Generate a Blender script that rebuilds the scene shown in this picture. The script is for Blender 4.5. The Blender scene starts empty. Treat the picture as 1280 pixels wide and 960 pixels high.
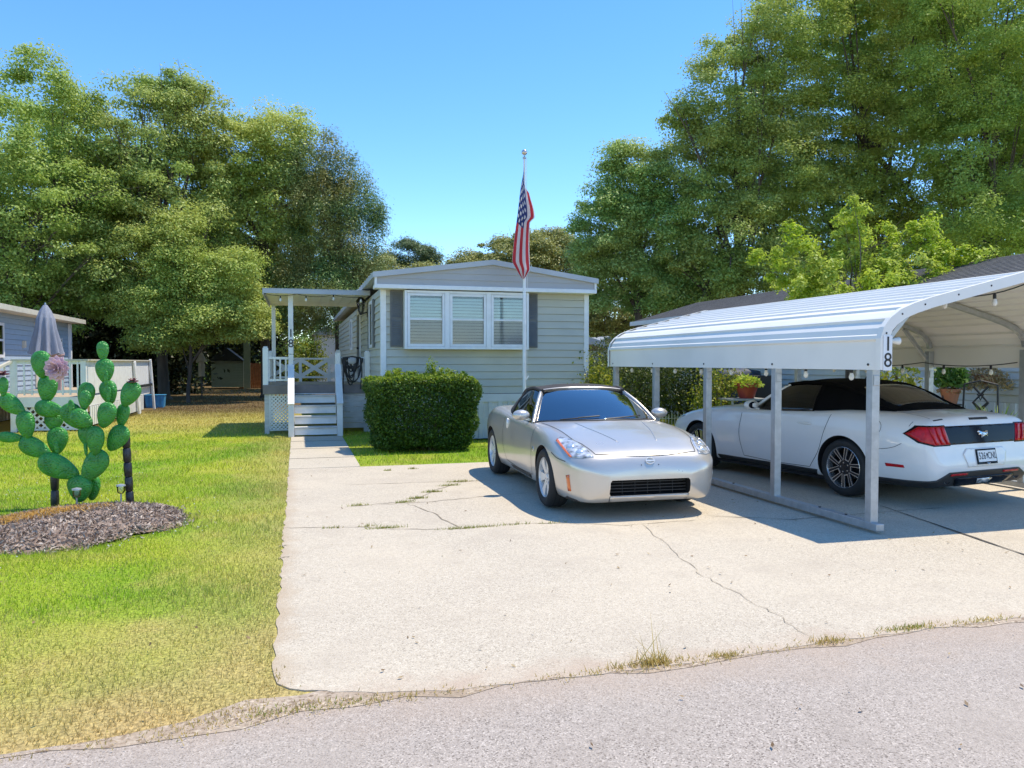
import bpy, bmesh, math, random
import numpy as np
from mathutils import Vector, Matrix
from mathutils.bvhtree import BVHTree
PI = math.pi
R = math.radians
rng = np.random.default_rng(7)
random.seed(7)
scene = bpy.context.scene
COL = scene.collection
# The lot's own axes: x runs along the road (right), y runs back from the road, z up.
TH = R(15.6)
CT, ST = math.cos(TH), math.sin(TH)
EYE = 1.62

def cam2lot(X, Z):
    """metres right of / in front of the standing photographer -> lot x, y"""
    return (X * CT + Z * ST, -X * ST + Z * CT)

def at(px, Z):
    return cam2lot((px - 640) / 961.0 * Z, Z)

# ------------------------------------------------------------------ materials
def nodes_of(m):
    m.use_nodes = True
    nt = m.node_tree
    nt.nodes.clear()
    return nt, nt.nodes, nt.links

def rgba(c):
    return (c[0], c[1], c[2], 1.0)

def pm(name, col, rough=0.5, metal=0.0, var=0.12, scale=6.0, col2=None, bump=0.0, bscale=60.0,
       coat=0.0, spec=0.5, detail=4.0, stretch=(1, 1, 1), emit=None, estr=0.0, dirt=None, dscale=1.5, damt=0.5):
    m = bpy.data.materials.new(name)
    nt, N, L = nodes_of(m)
    out = N.new('ShaderNodeOutputMaterial')
    b = N.new('ShaderNodeBsdfPrincipled')
    L.new(b.outputs[0], out.inputs[0])
    b.inputs['Roughness'].default_value = rough
    b.inputs['Metallic'].default_value = metal
    b.inputs['Specular IOR Level'].default_value = spec
    b.inputs['Coat Weight'].default_value = coat
    b.inputs['Coat Roughness'].default_value = 0.04
    tc = N.new('ShaderNodeTexCoord')
    mp = N.new('ShaderNodeMapping')
    mp.inputs['Scale'].default_value = stretch
    L.new(tc.outputs['Object'], mp.inputs[0])
    nz = N.new('ShaderNodeTexNoise')
    nz.inputs['Scale'].default_value = scale
    nz.inputs['Detail'].default_value = detail
    L.new(mp.outputs[0], nz.inputs[0])
    mix = N.new('ShaderNodeMix'); mix.data_type = 'RGBA'
    if col2 is None:
        mix.inputs[6].default_value = rgba([c * (1 - var) for c in col])
        mix.inputs[7].default_value = rgba([min(1, c * (1 + var)) for c in col])
    else:
        mix.inputs[6].default_value = rgba(col); mix.inputs[7].default_value = rgba(col2)
    mr = N.new('ShaderNodeMapRange')
    mr.inputs[1].default_value = 0.3; mr.inputs[2].default_value = 0.7
    L.new(nz.outputs[0], mr.inputs[0]); L.new(mr.outputs[0], mix.inputs[0])
    last = mix.outputs[2]
    if dirt is not None:
        n2 = N.new('ShaderNodeTexNoise'); n2.inputs['Scale'].default_value = dscale; n2.inputs['Detail'].default_value = 8
        L.new(tc.outputs['Object'], n2.inputs[0])
        m2 = N.new('ShaderNodeMapRange'); m2.inputs[1].default_value = 0.48; m2.inputs[2].default_value = 0.75
        m2.inputs[4].default_value = damt
        L.new(n2.outputs[0], m2.inputs[0])
        mx = N.new('ShaderNodeMix'); mx.data_type = 'RGBA'
        mx.inputs[7].default_value = rgba(dirt)
        L.new(last, mx.inputs[6]); L.new(m2.outputs[0], mx.inputs[0])
        last = mx.outputs[2]
    L.new(last, b.inputs['Base Color'])
    if bump > 0:
        nb = N.new('ShaderNodeTexNoise'); nb.inputs['Scale'].default_value = bscale; nb.inputs['Detail'].default_value = 5
        L.new(mp.outputs[0], nb.inputs[0])
        bp = N.new('ShaderNodeBump'); bp.inputs['Strength'].default_value = bump; bp.inputs['Distance'].default_value = 0.02
        L.new(nb.outputs[0], bp.inputs['Height']); L.new(bp.outputs[0], b.inputs['Normal'])
    if emit is not None:
        b.inputs['Emission Color'].default_value = rgba(emit); b.inputs['Emission Strength'].default_value = estr
    return m

def leaf_mat(name, cols, trans=0.35, patch=None, pscale=0.35, rough=0.5, spec=0.4):
    """foliage: each leaf takes its own colour from the list, with big patches of another tint"""
    m = bpy.data.materials.new(name)
    nt, N, L = nodes_of(m)
    out = N.new('ShaderNodeOutputMaterial')
    geo = N.new('ShaderNodeNewGeometry')
    cr = N.new('ShaderNodeValToRGB')
    els = cr.color_ramp.elements
    n = len(cols)
    els[0].position = 0; els[0].color = rgba(cols[0])
    els[1].position = 1; els[1].color = rgba(cols[-1])
    for i in range(1, n - 1):
        e = els.new(i / (n - 1)); e.color = rgba(cols[i])
    L.new(geo.outputs['Random Per Island'], cr.inputs[0])
    last = cr.outputs[0]
    if patch is not None:
        tc = N.new('ShaderNodeTexCoord')
        nz = N.new('ShaderNodeTexNoise'); nz.inputs['Scale'].default_value = pscale; nz.inputs['Detail'].default_value = 3
        L.new(tc.outputs['Object'], nz.inputs[0])
        mr = N.new('ShaderNodeMapRange'); mr.inputs[1].default_value = 0.42; mr.inputs[2].default_value = 0.62
        mr.inputs[4].default_value = 0.75
        L.new(nz.outputs[0], mr.inputs[0])
        mx = N.new('ShaderNodeMix'); mx.data_type = 'RGBA'; mx.inputs[7].default_value = rgba(patch)
        L.new(last, mx.inputs[6]); L.new(mr.outputs[0], mx.inputs[0])
        last = mx.outputs[2]
    b = N.new('ShaderNodeBsdfPrincipled')
    b.inputs['Roughness'].default_value = rough
    b.inputs['Specular IOR Level'].default_value = spec
    L.new(last, b.inputs['Base Color'])
    t = N.new('ShaderNodeBsdfTranslucent')
    L.new(last, t.inputs[0])
    ms = N.new('ShaderNodeMixShader'); ms.inputs[0].default_value = trans
    L.new(b.outputs[0], ms.inputs[1]); L.new(t.outputs[0], ms.inputs[2])
    L.new(ms.outputs[0], out.inputs[0])
    return m

def glass_mat(name, tint=(0.8, 0.9, 0.9), refl=0.12, rough=0.02):
    """thin pane: part see-through, part mirror"""
    m = bpy.data.materials.new(name)
    nt, N, L = nodes_of(m)
    out = N.new('ShaderNodeOutputMaterial')
    tr = N.new('ShaderNodeBsdfTransparent'); tr.inputs[0].default_value = rgba(tint)
    gl = N.new('ShaderNodeBsdfGlossy'); gl.inputs['Roughness'].default_value = rough
    fr = N.new('ShaderNodeFresnel'); fr.inputs[0].default_value = 1.5
    ad = N.new('ShaderNodeMath'); ad.operation = 'ADD'; ad.inputs[1].default_value = refl; ad.use_clamp = True
    L.new(fr.outputs[0], ad.inputs[0])
    ms = N.new('ShaderNodeMixShader')
    L.new(ad.outputs[0], ms.inputs[0]); L.new(tr.outputs[0], ms.inputs[1]); L.new(gl.outputs[0], ms.inputs[2])
    L.new(ms.outputs[0], out.inputs[0])
    return m

def attr_mat(name, attr, rough=0.8, trans=0.3):
    m = bpy.data.materials.new(name)
    nt, N, L = nodes_of(m)
    out = N.new('ShaderNodeOutputMaterial')
    at_ = N.new('ShaderNodeAttribute'); at_.attribute_name = attr
    b = N.new('ShaderNodeBsdfPrincipled'); b.inputs['Roughness'].default_value = rough
    L.new(at_.outputs['Color'], b.inputs['Base Color'])
    t = N.new('ShaderNodeBsdfTranslucent'); L.new(at_.outputs['Color'], t.inputs[0])
    ms = N.new('ShaderNodeMixShader'); ms.inputs[0].default_value = trans
    L.new(b.outputs[0], ms.inputs[1]); L.new(t.outputs[0], ms.inputs[2]); L.new(ms.outputs[0], out.inputs[0])
    return m

# ------------------------------------------------------------------ mesh builder
class MB:
    def __init__(s):
        s.v = []; s.f = []; s.mi = []
    def add(s, vs, fs, m=0):
        o = len(s.v)
        s.v += [tuple(p) for p in vs]
        for f in fs:
            s.f.append(tuple(i + o for i in f)); s.mi.append(m)
        return s
    def box(s, x0, x1, y0, y1, z0, z1, m=0):
        return s.add([(x0, y0, z0), (x1, y0, z0), (x1, y1, z0), (x0, y1, z0), (x0, y0, z1), (x1, y0, z1), (x1, y1, z1), (x0, y1, z1)],
              [(0, 3, 2, 1), (4, 5, 6, 7), (0, 1, 5, 4), (1, 2, 6, 5), (2, 3, 7, 6), (3, 0, 4, 7)], m)
    def bar(s, p, q, w, h, m=0, up=(0, 0, 1)):
        """square bar from p to q, w across, h along 'up'"""
        p = Vector(p); q = Vector(q); d = (q - p).normalized(); up = Vector(up)
        if abs(d.dot(up)) > 0.98: up = Vector((0, 1, 0))
        sx = d.cross(up).normalized(); uz = sx.cross(d).normalized()
        vs = []
        for c in (p, q):
            for a, b in ((-1, -1), (1, -1), (1, 1), (-1, 1)):
                vs.append(c + sx * a * w / 2 + uz * b * h / 2)
        return s.add(vs, [(0, 3, 2, 1), (4, 5, 6, 7), (0, 1, 5, 4), (1, 2, 6, 5), (2, 3, 7, 6), (3, 0, 4, 7)], m)
    def tube(s, pts, r, n=8, m=0, cap=True):
        pts = [Vector(p) for p in pts]
        if not hasattr(r, '__len__'): r = [r] * len(pts)
        vs = []; fs = []
        ref = Vector((0.3, 0.2, 1)).normalized()
        for i, p in enumerate(pts):
            d = (pts[min(i + 1, len(pts) - 1)] - pts[max(i - 1, 0)])
            if d.length < 1e-9: d = Vector((0, 0, 1))
            d.normalize()
            rr = ref if abs(d.dot(ref)) < 0.95 else Vector((1, 0, 0))
            a = d.cross(rr).normalized(); b = d.cross(a).normalized()
            ref = a.cross(d).normalized() if abs(d.dot(ref)) < 0.95 else ref
            for k in range(n):
                t = 2 * PI * k / n
                vs.append(p + (a * math.cos(t) + b * math.sin(t)) * r[i])
        for i in range(len(pts) - 1):
            for k in range(n):
                fs.append((i * n + k, i * n + (k + 1) % n, (i + 1) * n + (k + 1) % n, (i + 1) * n + k))
        if cap:
            fs.append(tuple(range(n - 1, -1, -1))); fs.append(tuple((len(pts) - 1) * n + k for k in range(n)))
        return s.add(vs, fs, m)
    def lathe(s, prof, c=(0, 0, 0), n=16, m=0, axis='z'):
        vs = []; fs = []
        for r, z in prof:
            for k in range(n):
                t = 2 * PI * k / n
                x, y = r * math.cos(t), r * math.sin(t)
                if axis == 'z': p = (c[0] + x, c[1] + y, c[2] + z)
                elif axis == 'x': p = (c[0] + z, c[1] + x, c[2] + y)
                else: p = (c[0] + x, c[1] + z, c[2] + y)
                vs.append(p)
        for i in range(len(prof) - 1):
            for k in range(n):
                fs.append((i * n + k, i * n + (k + 1) % n, (i + 1) * n + (k + 1) % n, (i + 1) * n + k))
        fs.append(tuple(range(n - 1, -1, -1))); fs.append(tuple((len(prof) - 1) * n + k for k in range(n)))
        return s.add(vs, fs, m)
    def prism(s, poly, axis, d0, d1, m=0):
        """polygon extruded along axis; poly holds the two other coordinates in order (xy, xz or yz)"""
        n = len(poly); vs = []
        for d in (d0, d1):
            for a, b in poly:
                vs.append({'z': (a, b, d), 'y': (a, d, b), 'x': (d, a, b)}[axis])
        fs = [tuple(range(n)), tuple(range(2 * n - 1, n - 1, -1))]
        for k in range(n):
            fs.append((k, k + n, (k + 1) % n + n, (k + 1) % n))
        return s.add(vs, fs, m)
    def grid(s, P, m=0, closed_u=False):
        """P[i][j] of points"""
        ni, nj = len(P), len(P[0])
        vs = [p for row in P for p in row]; fs = []
        for i in range(ni - 1):
            for j in range(nj - 1):
                fs.append((i * nj + j, i * nj + j + 1, (i + 1) * nj + j + 1, (i + 1) * nj + j))
        return s.add(vs, fs, m)
    def ell(s, c, rx, ry, rz, n=12, k=8, m=0, M=None):
        vs = []; fs = []
        for i in range(k + 1):
            ph = PI * i / k
            for j in range(n):
                t = 2 * PI * j / n
                v = Vector((rx * math.sin(ph) * math.cos(t), ry * math.sin(ph) * math.sin(t), rz * math.cos(ph)))
                if M is not None: v = M @ v
                vs.append(v + Vector(c))
        for i in range(k):
            for j in range(n):
                fs.append((i * n + j, (i + 1) * n + j, (i + 1) * n + (j + 1) % n, i * n + (j + 1) % n))
        return s.add(vs, fs, m)

def weld(me, dist=1e-5):
    bm = bmesh.new(); bm.from_mesh(me)
    bmesh.ops.remove_doubles(bm, verts=bm.verts, dist=dist)
    bad = [f for f in bm.faces if f.calc_area() < 1e-12]
    if bad: bmesh.ops.delete(bm, geom=bad, context='FACES')
    bmesh.ops.recalc_face_normals(bm, faces=bm.faces)
    bm.to_mesh(me); bm.free()

def obj(name, mb, mats, parent=None, smooth=None, bevel=0.0, fix=True, solid=0.0, soff=-1.0, off=None):
    """link the builder as one mesh object; with a parent the points are given in the parent's own space,
    or in lot space when off (the parent's place) is given"""
    me = bpy.data.meshes.new(name)
    v = mb.v
    if off is not None:
        v = [(p[0] - off[0], p[1] - off[1], p[2] - off[2]) for p in v]
    me.from_pydata(v, [], mb.f)
    if not isinstance(mats, (list, tuple)): mats = [mats]
    for m in mats: me.materials.append(m)
    me.polygons.foreach_set('material_index', mb.mi)
    if fix: weld(me)
    if smooth is not None:
        me.polygons.foreach_set('use_smooth', [True] * len(me.polygons))
        if smooth < 180: me.set_sharp_from_angle(angle=R(smooth))
    me.update()
    o = bpy.data.objects.new(name, me); COL.objects.link(o)
    if parent is not None: o.parent = parent
    if bevel > 0:
        bv = o.modifiers.new('bevel', 'BEVEL'); bv.width = bevel; bv.segments = 2; bv.limit_method = 'ANGLE'; bv.angle_limit = R(40)
    if solid > 0:
        sd = o.modifiers.new('solid', 'SOLIDIFY'); sd.thickness = solid; sd.offset = soff
    return o

def thing(name, label, cat, loc=(0, 0, 0), rz=0.0, group=None):
    o = bpy.data.objects.new(name, None); COL.objects.link(o)
    o.empty_display_size = 0.2
    o.location = loc; o.rotation_euler = (0, 0, rz)
    tag(o, label, cat, group)
    return o

def tag(o, label=None, cat=None, group=None, kind=None):
    if label: o['label'] = label
    if cat: o['category'] = cat
    if group: o['group'] = group
    if kind: o['kind'] = kind
    return o

def move(o, loc, rz=0.0):
    o.location = loc; o.rotation_euler = (0, 0, rz); return o

def copy_tree(o, parent=None):
    c = o.copy(); COL.objects.link(c)
    if parent is not None: c.parent = parent
    for ch in list(o.children): copy_tree(ch, c)
    return c

def np_mesh(name, V, F, mat, parent=None, smooth=False):
    """V (n,3), F (m,k) arrays -> object, fast"""
    me = bpy.data.meshes.new(name)
    nv = len(V); nf, k = F.shape
    me.vertices.add(nv); me.vertices.foreach_set('co', np.ascontiguousarray(V, dtype=np.float32).ravel())
    me.loops.add(nf * k); me.loops.foreach_set('vertex_index', np.ascontiguousarray(F, dtype=np.int32).ravel())
    me.polygons.add(nf)
    me.polygons.foreach_set('loop_start', np.arange(0, nf * k, k, dtype=np.int32))
    if isinstance(mat, (list, tuple)):
        for m in mat: me.materials.append(m)
    else: me.materials.append(mat)
    me.update(calc_edges=True)
    if smooth: me.polygons.foreach_set('use_smooth', [True] * nf)
    o = bpy.data.objects.new(name, me); COL.objects.link(o)
    if parent is not None: o.parent = parent
    return o

def text_obj(name, s, size, mat, parent, M, depth=0.002, sx=1.0):
    cu = bpy.data.curves.new(name, 'FONT'); cu.body = s; cu.size = size; cu.align_x = 'CENTER'; cu.align_y = 'CENTER'
    cu.extrude = depth; cu.resolution_u = 3; cu.offset = 0.0
    tmp = bpy.data.objects.new(name, cu); COL.objects.link(tmp)
    bpy.context.view_layer.update()
    me = bpy.data.meshes.new_from_object(tmp.evaluated_get(bpy.context.evaluated_depsgraph_get()))
    bpy.data.objects.remove(tmp); bpy.data.curves.remove(cu)
    S = Matrix.Diagonal((sx, 1, 1, 1))
    me.transform(M @ S)
    me.materials.clear(); me.materials.append(mat); me.name = name
    o = bpy.data.objects.new(name, me); COL.objects.link(o); o.parent = parent
    return o

def interp(tab):
    """smooth monotone interpolation through (s, value) pairs"""
    xs = np.array([t[0] for t in tab], float); ys = np.array([t[1] for t in tab], float)
    h = np.diff(xs); d = np.diff(ys) / h
    m = np.zeros(len(xs)); m[0] = d[0]; m[-1] = d[-1]
    for i in range(1, len(xs) - 1):
        if d[i - 1] * d[i] > 0:
            w1 = 2 * h[i] + h[i - 1]; w2 = h[i] + 2 * h[i - 1]
            m[i] = (w1 + w2) / (w1 / d[i - 1] + w2 / d[i])
    def f(x):
        x = min(max(x, xs[0]), xs[-1])
        i = min(max(int(np.searchsorted(xs, x) - 1), 0), len(h) - 1)
        t = (x - xs[i]) / h[i]
        return float((1 + 2 * t) * (1 - t) ** 2 * ys[i] + t * (1 - t) ** 2 * h[i] * m[i] + t * t * (3 - 2 * t) * ys[i + 1] + t * t * (t - 1) * h[i] * m[i + 1])
    return f

def catmull(P, k):
    P = [Vector(p) for p in P]; out = []
    Q = [P[0] * 2 - P[1]] + P + [P[-1] * 2 - P[-2]]
    for i in range(1, len(Q) - 2):
        for j in range(k):
            t = j / k
            a, b, c, d = Q[i - 1], Q[i], Q[i + 1], Q[i + 2]
            out.append(0.5 * ((2 * b) + (c - a) * t + (2 * a - 5 * b + 4 * c - d) * t * t + (3 * b - a - 3 * c + d) * t ** 3))
    out.append(P[-1]); return out

# ------------------------------------------------------------------ palette
M = {}
M['white_trim'] = pm('white_painted_trim', (0.78, 0.79, 0.80), 0.45, var=0.05, scale=9, dirt=(0.5, 0.48, 0.43), damt=0.25)
M['white_wood'] = pm('white_painted_wood', (0.80, 0.795, 0.77), 0.6, var=0.05, scale=7, dirt=(0.5, 0.47, 0.41), dscale=2.5, damt=0.3, bump=0.15)
M['siding_grey'] = pm('grey_green_vinyl_siding', (0.51, 0.505, 0.435), 0.5, var=0.05, scale=1.3, stretch=(1, 1, 4), dirt=(0.30, 0.31, 0.29), damt=0.25)
M['gable_grey'] = pm('blue_grey_gable_siding', (0.42, 0.405, 0.39), 0.5, var=0.05, scale=1.3)
M['roof_grey'] = pm('grey_metal_roof', (0.44, 0.46, 0.49), 0.45, var=0.08, scale=2)
M['shutter'] = pm('dark_grey_shutter', (0.13, 0.135, 0.135), 0.5, var=0.1)
M['skirt'] = pm('white_vinyl_skirting', (0.66, 0.67, 0.70), 0.5, var=0.05, scale=3, dirt=(0.40, 0.42, 0.36), damt=0.45, dscale=2.2)
M['brown_fascia'] = pm('grey_brown_painted_fascia', (0.19, 0.165, 0.16), 0.6, var=0.12)
M['deck_tan'] = pm('tan_deck_boards', (0.46, 0.36, 0.25), 0.7, var=0.15, stretch=(8, 1, 1))
M['grey_wood'] = pm('weathered_grey_boards', (0.60, 0.59, 0.56), 0.7, var=0.12, scale=4, stretch=(1, 1, 6), dirt=(0.25, 0.25, 0.26), dscale=3)
M['blind'] = pm('pale_window_blind', (0.80, 0.83, 0.80), 0.6, var=0.03)
M['dark_room'] = pm('dark_room_interior', (0.03, 0.032, 0.03), 0.9, var=0.2)
M['pane'] = glass_mat('window_pane', (0.88, 0.94, 0.93), 0.05)
M['screen_pane'] = glass_mat('screened_window_pane', (0.74, 0.76, 0.76), 0.03, 0.12)
M['dark_pane'] = glass_mat('dark_window_pane', (0.3, 0.33, 0.34), 0.06)
M['black_metal'] = pm('black_metal', (0.018, 0.018, 0.018), 0.45, var=0.2)
M['black_plastic'] = pm('black_plastic', (0.02, 0.02, 0.021), 0.5, var=0.15)
M['steel'] = pm('galvanised_steel_tube', (0.42, 0.44, 0.455), 0.42, metal=0.55, var=0.12, scale=14)
M['carport_sheet'] = pm('white_carport_sheet', (0.82, 0.79, 0.73), 0.42, metal=0.0, var=0.03, scale=1.4, dirt=(0.60, 0.58, 0.53), dscale=1.2, damt=0.25)
M['bulb'] = pm('milky_bulb_glass', (0.75, 0.74, 0.68), 0.15, var=0.03)
M['bark'] = pm('grey_brown_bark', (0.11, 0.085, 0.065), 0.9, var=0.35, scale=5, stretch=(1, 1, 0.25), bump=0.8, bscale=14)
M['terracotta'] = pm('terracotta_pot', (0.42, 0.17, 0.09), 0.75, var=0.15)
M['red_pot'] = pm('red_plastic_pot', (0.36, 0.05, 0.03), 0.45, var=0.1)

# ------------------------------------------------------------------ world, sun, camera
w = bpy.data.worlds.new('World'); scene.world = w; w.use_nodes = True
SUN_TO = cam2lot(0.36, 0.15)                       # horizontal direction to the sun per metre of height
sun_az = math.atan2(SUN_TO[0], SUN_TO[1])          # clockwise from lot +y
sun_el = math.atan2(1.0, math.hypot(*SUN_TO))
nt = w.node_tree; nt.nodes.clear()
sk = nt.nodes.new('ShaderNodeTexSky'); sk.sky_type = 'NISHITA'; sk.sun_disc = False
sk.sun_elevation = sun_el; sk.sun_rotation = sun_az
sk.air_density = 1.0; sk.dust_density = 0.0; sk.ozone_density = 1.5; sk.altitude = 1800
hs = nt.nodes.new('ShaderNodeHueSaturation'); hs.inputs['Saturation'].default_value = 1.26; hs.inputs['Hue'].default_value = 0.501
bg = nt.nodes.new('ShaderNodeBackground'); bg.inputs[1].default_value = 0.15
wo = nt.nodes.new('ShaderNodeOutputWorld')
nt.links.new(sk.outputs[0], hs.inputs['Color']); nt.links.new(hs.outputs[0], bg.inputs[0]); nt.links.new(bg.outputs[0], wo.inputs[0])
sl = bpy.data.lights.new('sun', 'SUN'); sl.energy = 2.6; sl.angle = R(0.53); sl.color = (1.0, 0.905, 0.745)
so = bpy.data.objects.new('sun', sl); COL.objects.link(so)
so.rotation_euler = Vector((SUN_TO[0], SUN_TO[1], 1.0)).to_track_quat('Z', 'Y').to_euler()
so.location = (20, 20, 40)
cd = bpy.data.cameras.new('camera'); cam = bpy.data.objects.new('camera', cd); COL.objects.link(cam)
cd.sensor_width = 36; cd.lens = 961 / 1280 * 36; cd.clip_end = 2000; cd.clip_start = 0.05
cam.location = (0, 0, EYE); cam.rotation_euler = (R(90) - math.atan(27 / 961), 0, -TH)
scene.camera = cam
scene.view_settings.view_transform = 'Standard'; scene.view_settings.look = 'None'
scene.view_settings.exposure = 1.06; scene.view_settings.gamma = 1.0
scene.cycles.max_bounces = 6; scene.cycles.diffuse_bounces = 3; scene.cycles.transparent_max_bounces = 12
scene.cycles.use_denoising = True
scene.cycles.sample_clamp_indirect = 6
# ================================================================== SETTING
def grd(px, py):
    v = (py - 480) / 961.0; p = math.atan(27 / 961); cp, sp_ = math.cos(p), math.sin(p)
    Z = EYE * (cp - v * sp_) / (v * cp + sp_)
    return cam2lot((px - 640) / 961.0 * (Z * cp + EYE * sp_), Z)

def lawn_colour(nt):
    """colour of the lawn by place: green and yellow-green patches, straw by the road, leaf litter under the far trees"""
    N, L = nt.nodes, nt.links
    geo = N.new('ShaderNodeNewGeometry')
    sep = N.new('ShaderNodeSeparateXYZ'); L.new(geo.outputs['Position'], sep.inputs[0])
    def noise(scale, det=4):
        n = N.new('ShaderNodeTexNoise'); n.inputs['Scale'].default_value = scale; n.inputs['Detail'].default_value = det
        L.new(geo.outputs['Position'], n.inputs[0]); return n.outputs[0]
    def rangef(src, a, b, c=0.0, d=1.0):
        m = N.new('ShaderNodeMapRange'); m.inputs[1].default_value = a; m.inputs[2].default_value = b
        m.inputs[3].default_value = c; m.inputs[4].default_value = d
        L.new(src, m.inputs[0]); return m.outputs[0]
    def mixc(f, a, b):
        m = N.new('ShaderNodeMix'); m.data_type = 'RGBA'; L.new(f, m.inputs[0])
        for k, s in ((6, a), (7, b)):
            if hasattr(s, 'links'): L.new(s, m.inputs[k])
            else: m.inputs[k].default_value = rgba(s)
        return m.outputs[2]
    def madd(a, b, mul):
        m = N.new('ShaderNodeMath'); m.operation = 'MULTIPLY_ADD'; L.new(b, m.inputs[0]); m.inputs[1].default_value = mul; L.new(a, m.inputs[2])
        return m.outputs[0]
    g = mixc(rangef(noise(0.55), 0.38, 0.62), (0.25, 0.42, 0.014), (0.48, 0.54, 0.04))
    g = mixc(rangef(noise(1.6, 6), 0.56, 0.75, 0, 0.75), g, (0.60, 0.53, 0.13))
    yy = madd(sep.outputs[1], noise(0.9, 5), 2.4)
    g = mixc(rangef(yy, 6.7, 4.7, 0, 0.92), g, (0.66, 0.46, 0.20))
    # worn strip beside the drive
    xx = madd(sep.outputs[0], noise(2.0, 5), 0.9)
    near = N.new('ShaderNodeMath'); near.operation = 'LESS_THAN'; near.inputs[1].default_value = -0.05; L.new(sep.outputs[0], near.inputs[0])
    strip = rangef(xx, -0.75, 0.35, 0, 0.55)
    mm = N.new('ShaderNodeMath'); mm.operation = 'MULTIPLY'; L.new(strip, mm.inputs[0]); L.new(near.outputs[0], mm.inputs[1])
    g = mixc(mm.outputs[0], g, (0.62, 0.47, 0.19))
    far = madd(sep.outputs[1], noise(0.5, 4), 5.0)
    g = mixc(rangef(far, 20, 24, 0, 0.75), g, (0.56, 0.44, 0.13))
    g = mixc(rangef(far, 26, 31, 0, 0.9), g, (0.16, 0.095, 0.05))
    return g

def make_lawn_mats():
    out = []
    for nm in ('lawn_soil', 'grass_blade'):
        m = bpy.data.materials.new(nm); nt, N, L = nodes_of(m)
        o = N.new('ShaderNodeOutputMaterial'); c = lawn_colour(nt)
        b = N.new('ShaderNodeBsdfPrincipled'); b.inputs['Roughness'].default_value = 0.75; b.inputs['Specular IOR Level'].default_value = 0.25
        if nm == 'lawn_soil':
            geo = N.new('ShaderNodeNewGeometry')
            n = N.new('ShaderNodeTexNoise'); n.inputs['Scale'].default_value = 45; n.inputs['Detail'].default_value = 6
            L.new(geo.outputs['Position'], n.inputs[0])
            mr = N.new('ShaderNodeMapRange'); mr.inputs[1].default_value = 0.35; mr.inputs[2].default_value = 0.62; mr.inputs[3].default_value = 0.45; mr.inputs[4].default_value = 0.98
            L.new(n.outputs[0], mr.inputs[0])
            mx = N.new('ShaderNodeMix'); mx.data_type = 'RGBA'; mx.blend_type = 'MULTIPLY'; mx.inputs[0].default_value = 1
            L.new(c, mx.inputs[6]); L.new(mr.outputs[0], mx.inputs[7])
            L.new(mx.outputs[2], b.inputs['Base Color'])
            bp = N.new('ShaderNodeBump'); bp.inputs['Strength'].default_value = 0.7; bp.inputs['Distance'].default_value = 0.03
            L.new(n.outputs[0], bp.inputs['Height']); L.new(bp.outputs[0], b.inputs['Normal'])
            L.new(b.outputs[0], o.inputs[0])
        else:
            geo = N.new('ShaderNodeNewGeometry')
            hsv = N.new('ShaderNodeHueSaturation')
            mr = N.new('ShaderNodeMapRange'); mr.inputs[3].default_value = 0.7; mr.inputs[4].default_value = 1.4
            L.new(geo.outputs['Random Per Island'], mr.inputs[0]); L.new(mr.outputs[0], hsv.inputs['Value'])
            st = N.new('ShaderNodeMath'); st.operation = 'MULTIPLY'; st.inputs[1].default_value = 7.31; L.new(geo.outputs['Random Per Island'], st.inputs[0])
            fr = N.new('ShaderNodeMath'); fr.operation = 'FRACT'; L.new(st.outputs[0], fr.inputs[0])
            gt = N.new('ShaderNodeMapRange'); gt.inputs[1].default_value = 0.58; gt.inputs[2].default_value = 0.92; gt.inputs[4].default_value = 0.75; L.new(fr.outputs[0], gt.inputs[0])
            mxs = N.new('ShaderNodeMix'); mxs.data_type = 'RGBA'; mxs.inputs[7].default_value = (0.60, 0.47, 0.20, 1); L.new(gt.outputs[0], mxs.inputs[0]); L.new(c, mxs.inputs[6])
            L.new(mxs.outputs[2], hsv.inputs['Color'])
            L.new(hsv.outputs[0], b.inputs['Base Color'])
            t = N.new('ShaderNodeBsdfTranslucent'); L.new(hsv.outputs[0], t.inputs[0])
            ms = N.new('ShaderNodeMixShader'); ms.inputs[0].default_value = 0.4
            L.new(b.outputs[0], ms.inputs[1]); L.new(t.outputs[0], ms.inputs[2]); L.new(ms.outputs[0], o.inputs[0])
        out.append(m)
    return out
M['lawn'], M['blade'] = make_lawn_mats()

g = MB()
g.box(-300, 300, -300, 500, -1.0, 0.0)
tag(obj('lawn_ground', g, M['lawn'], fix=False), kind='structure')

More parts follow.
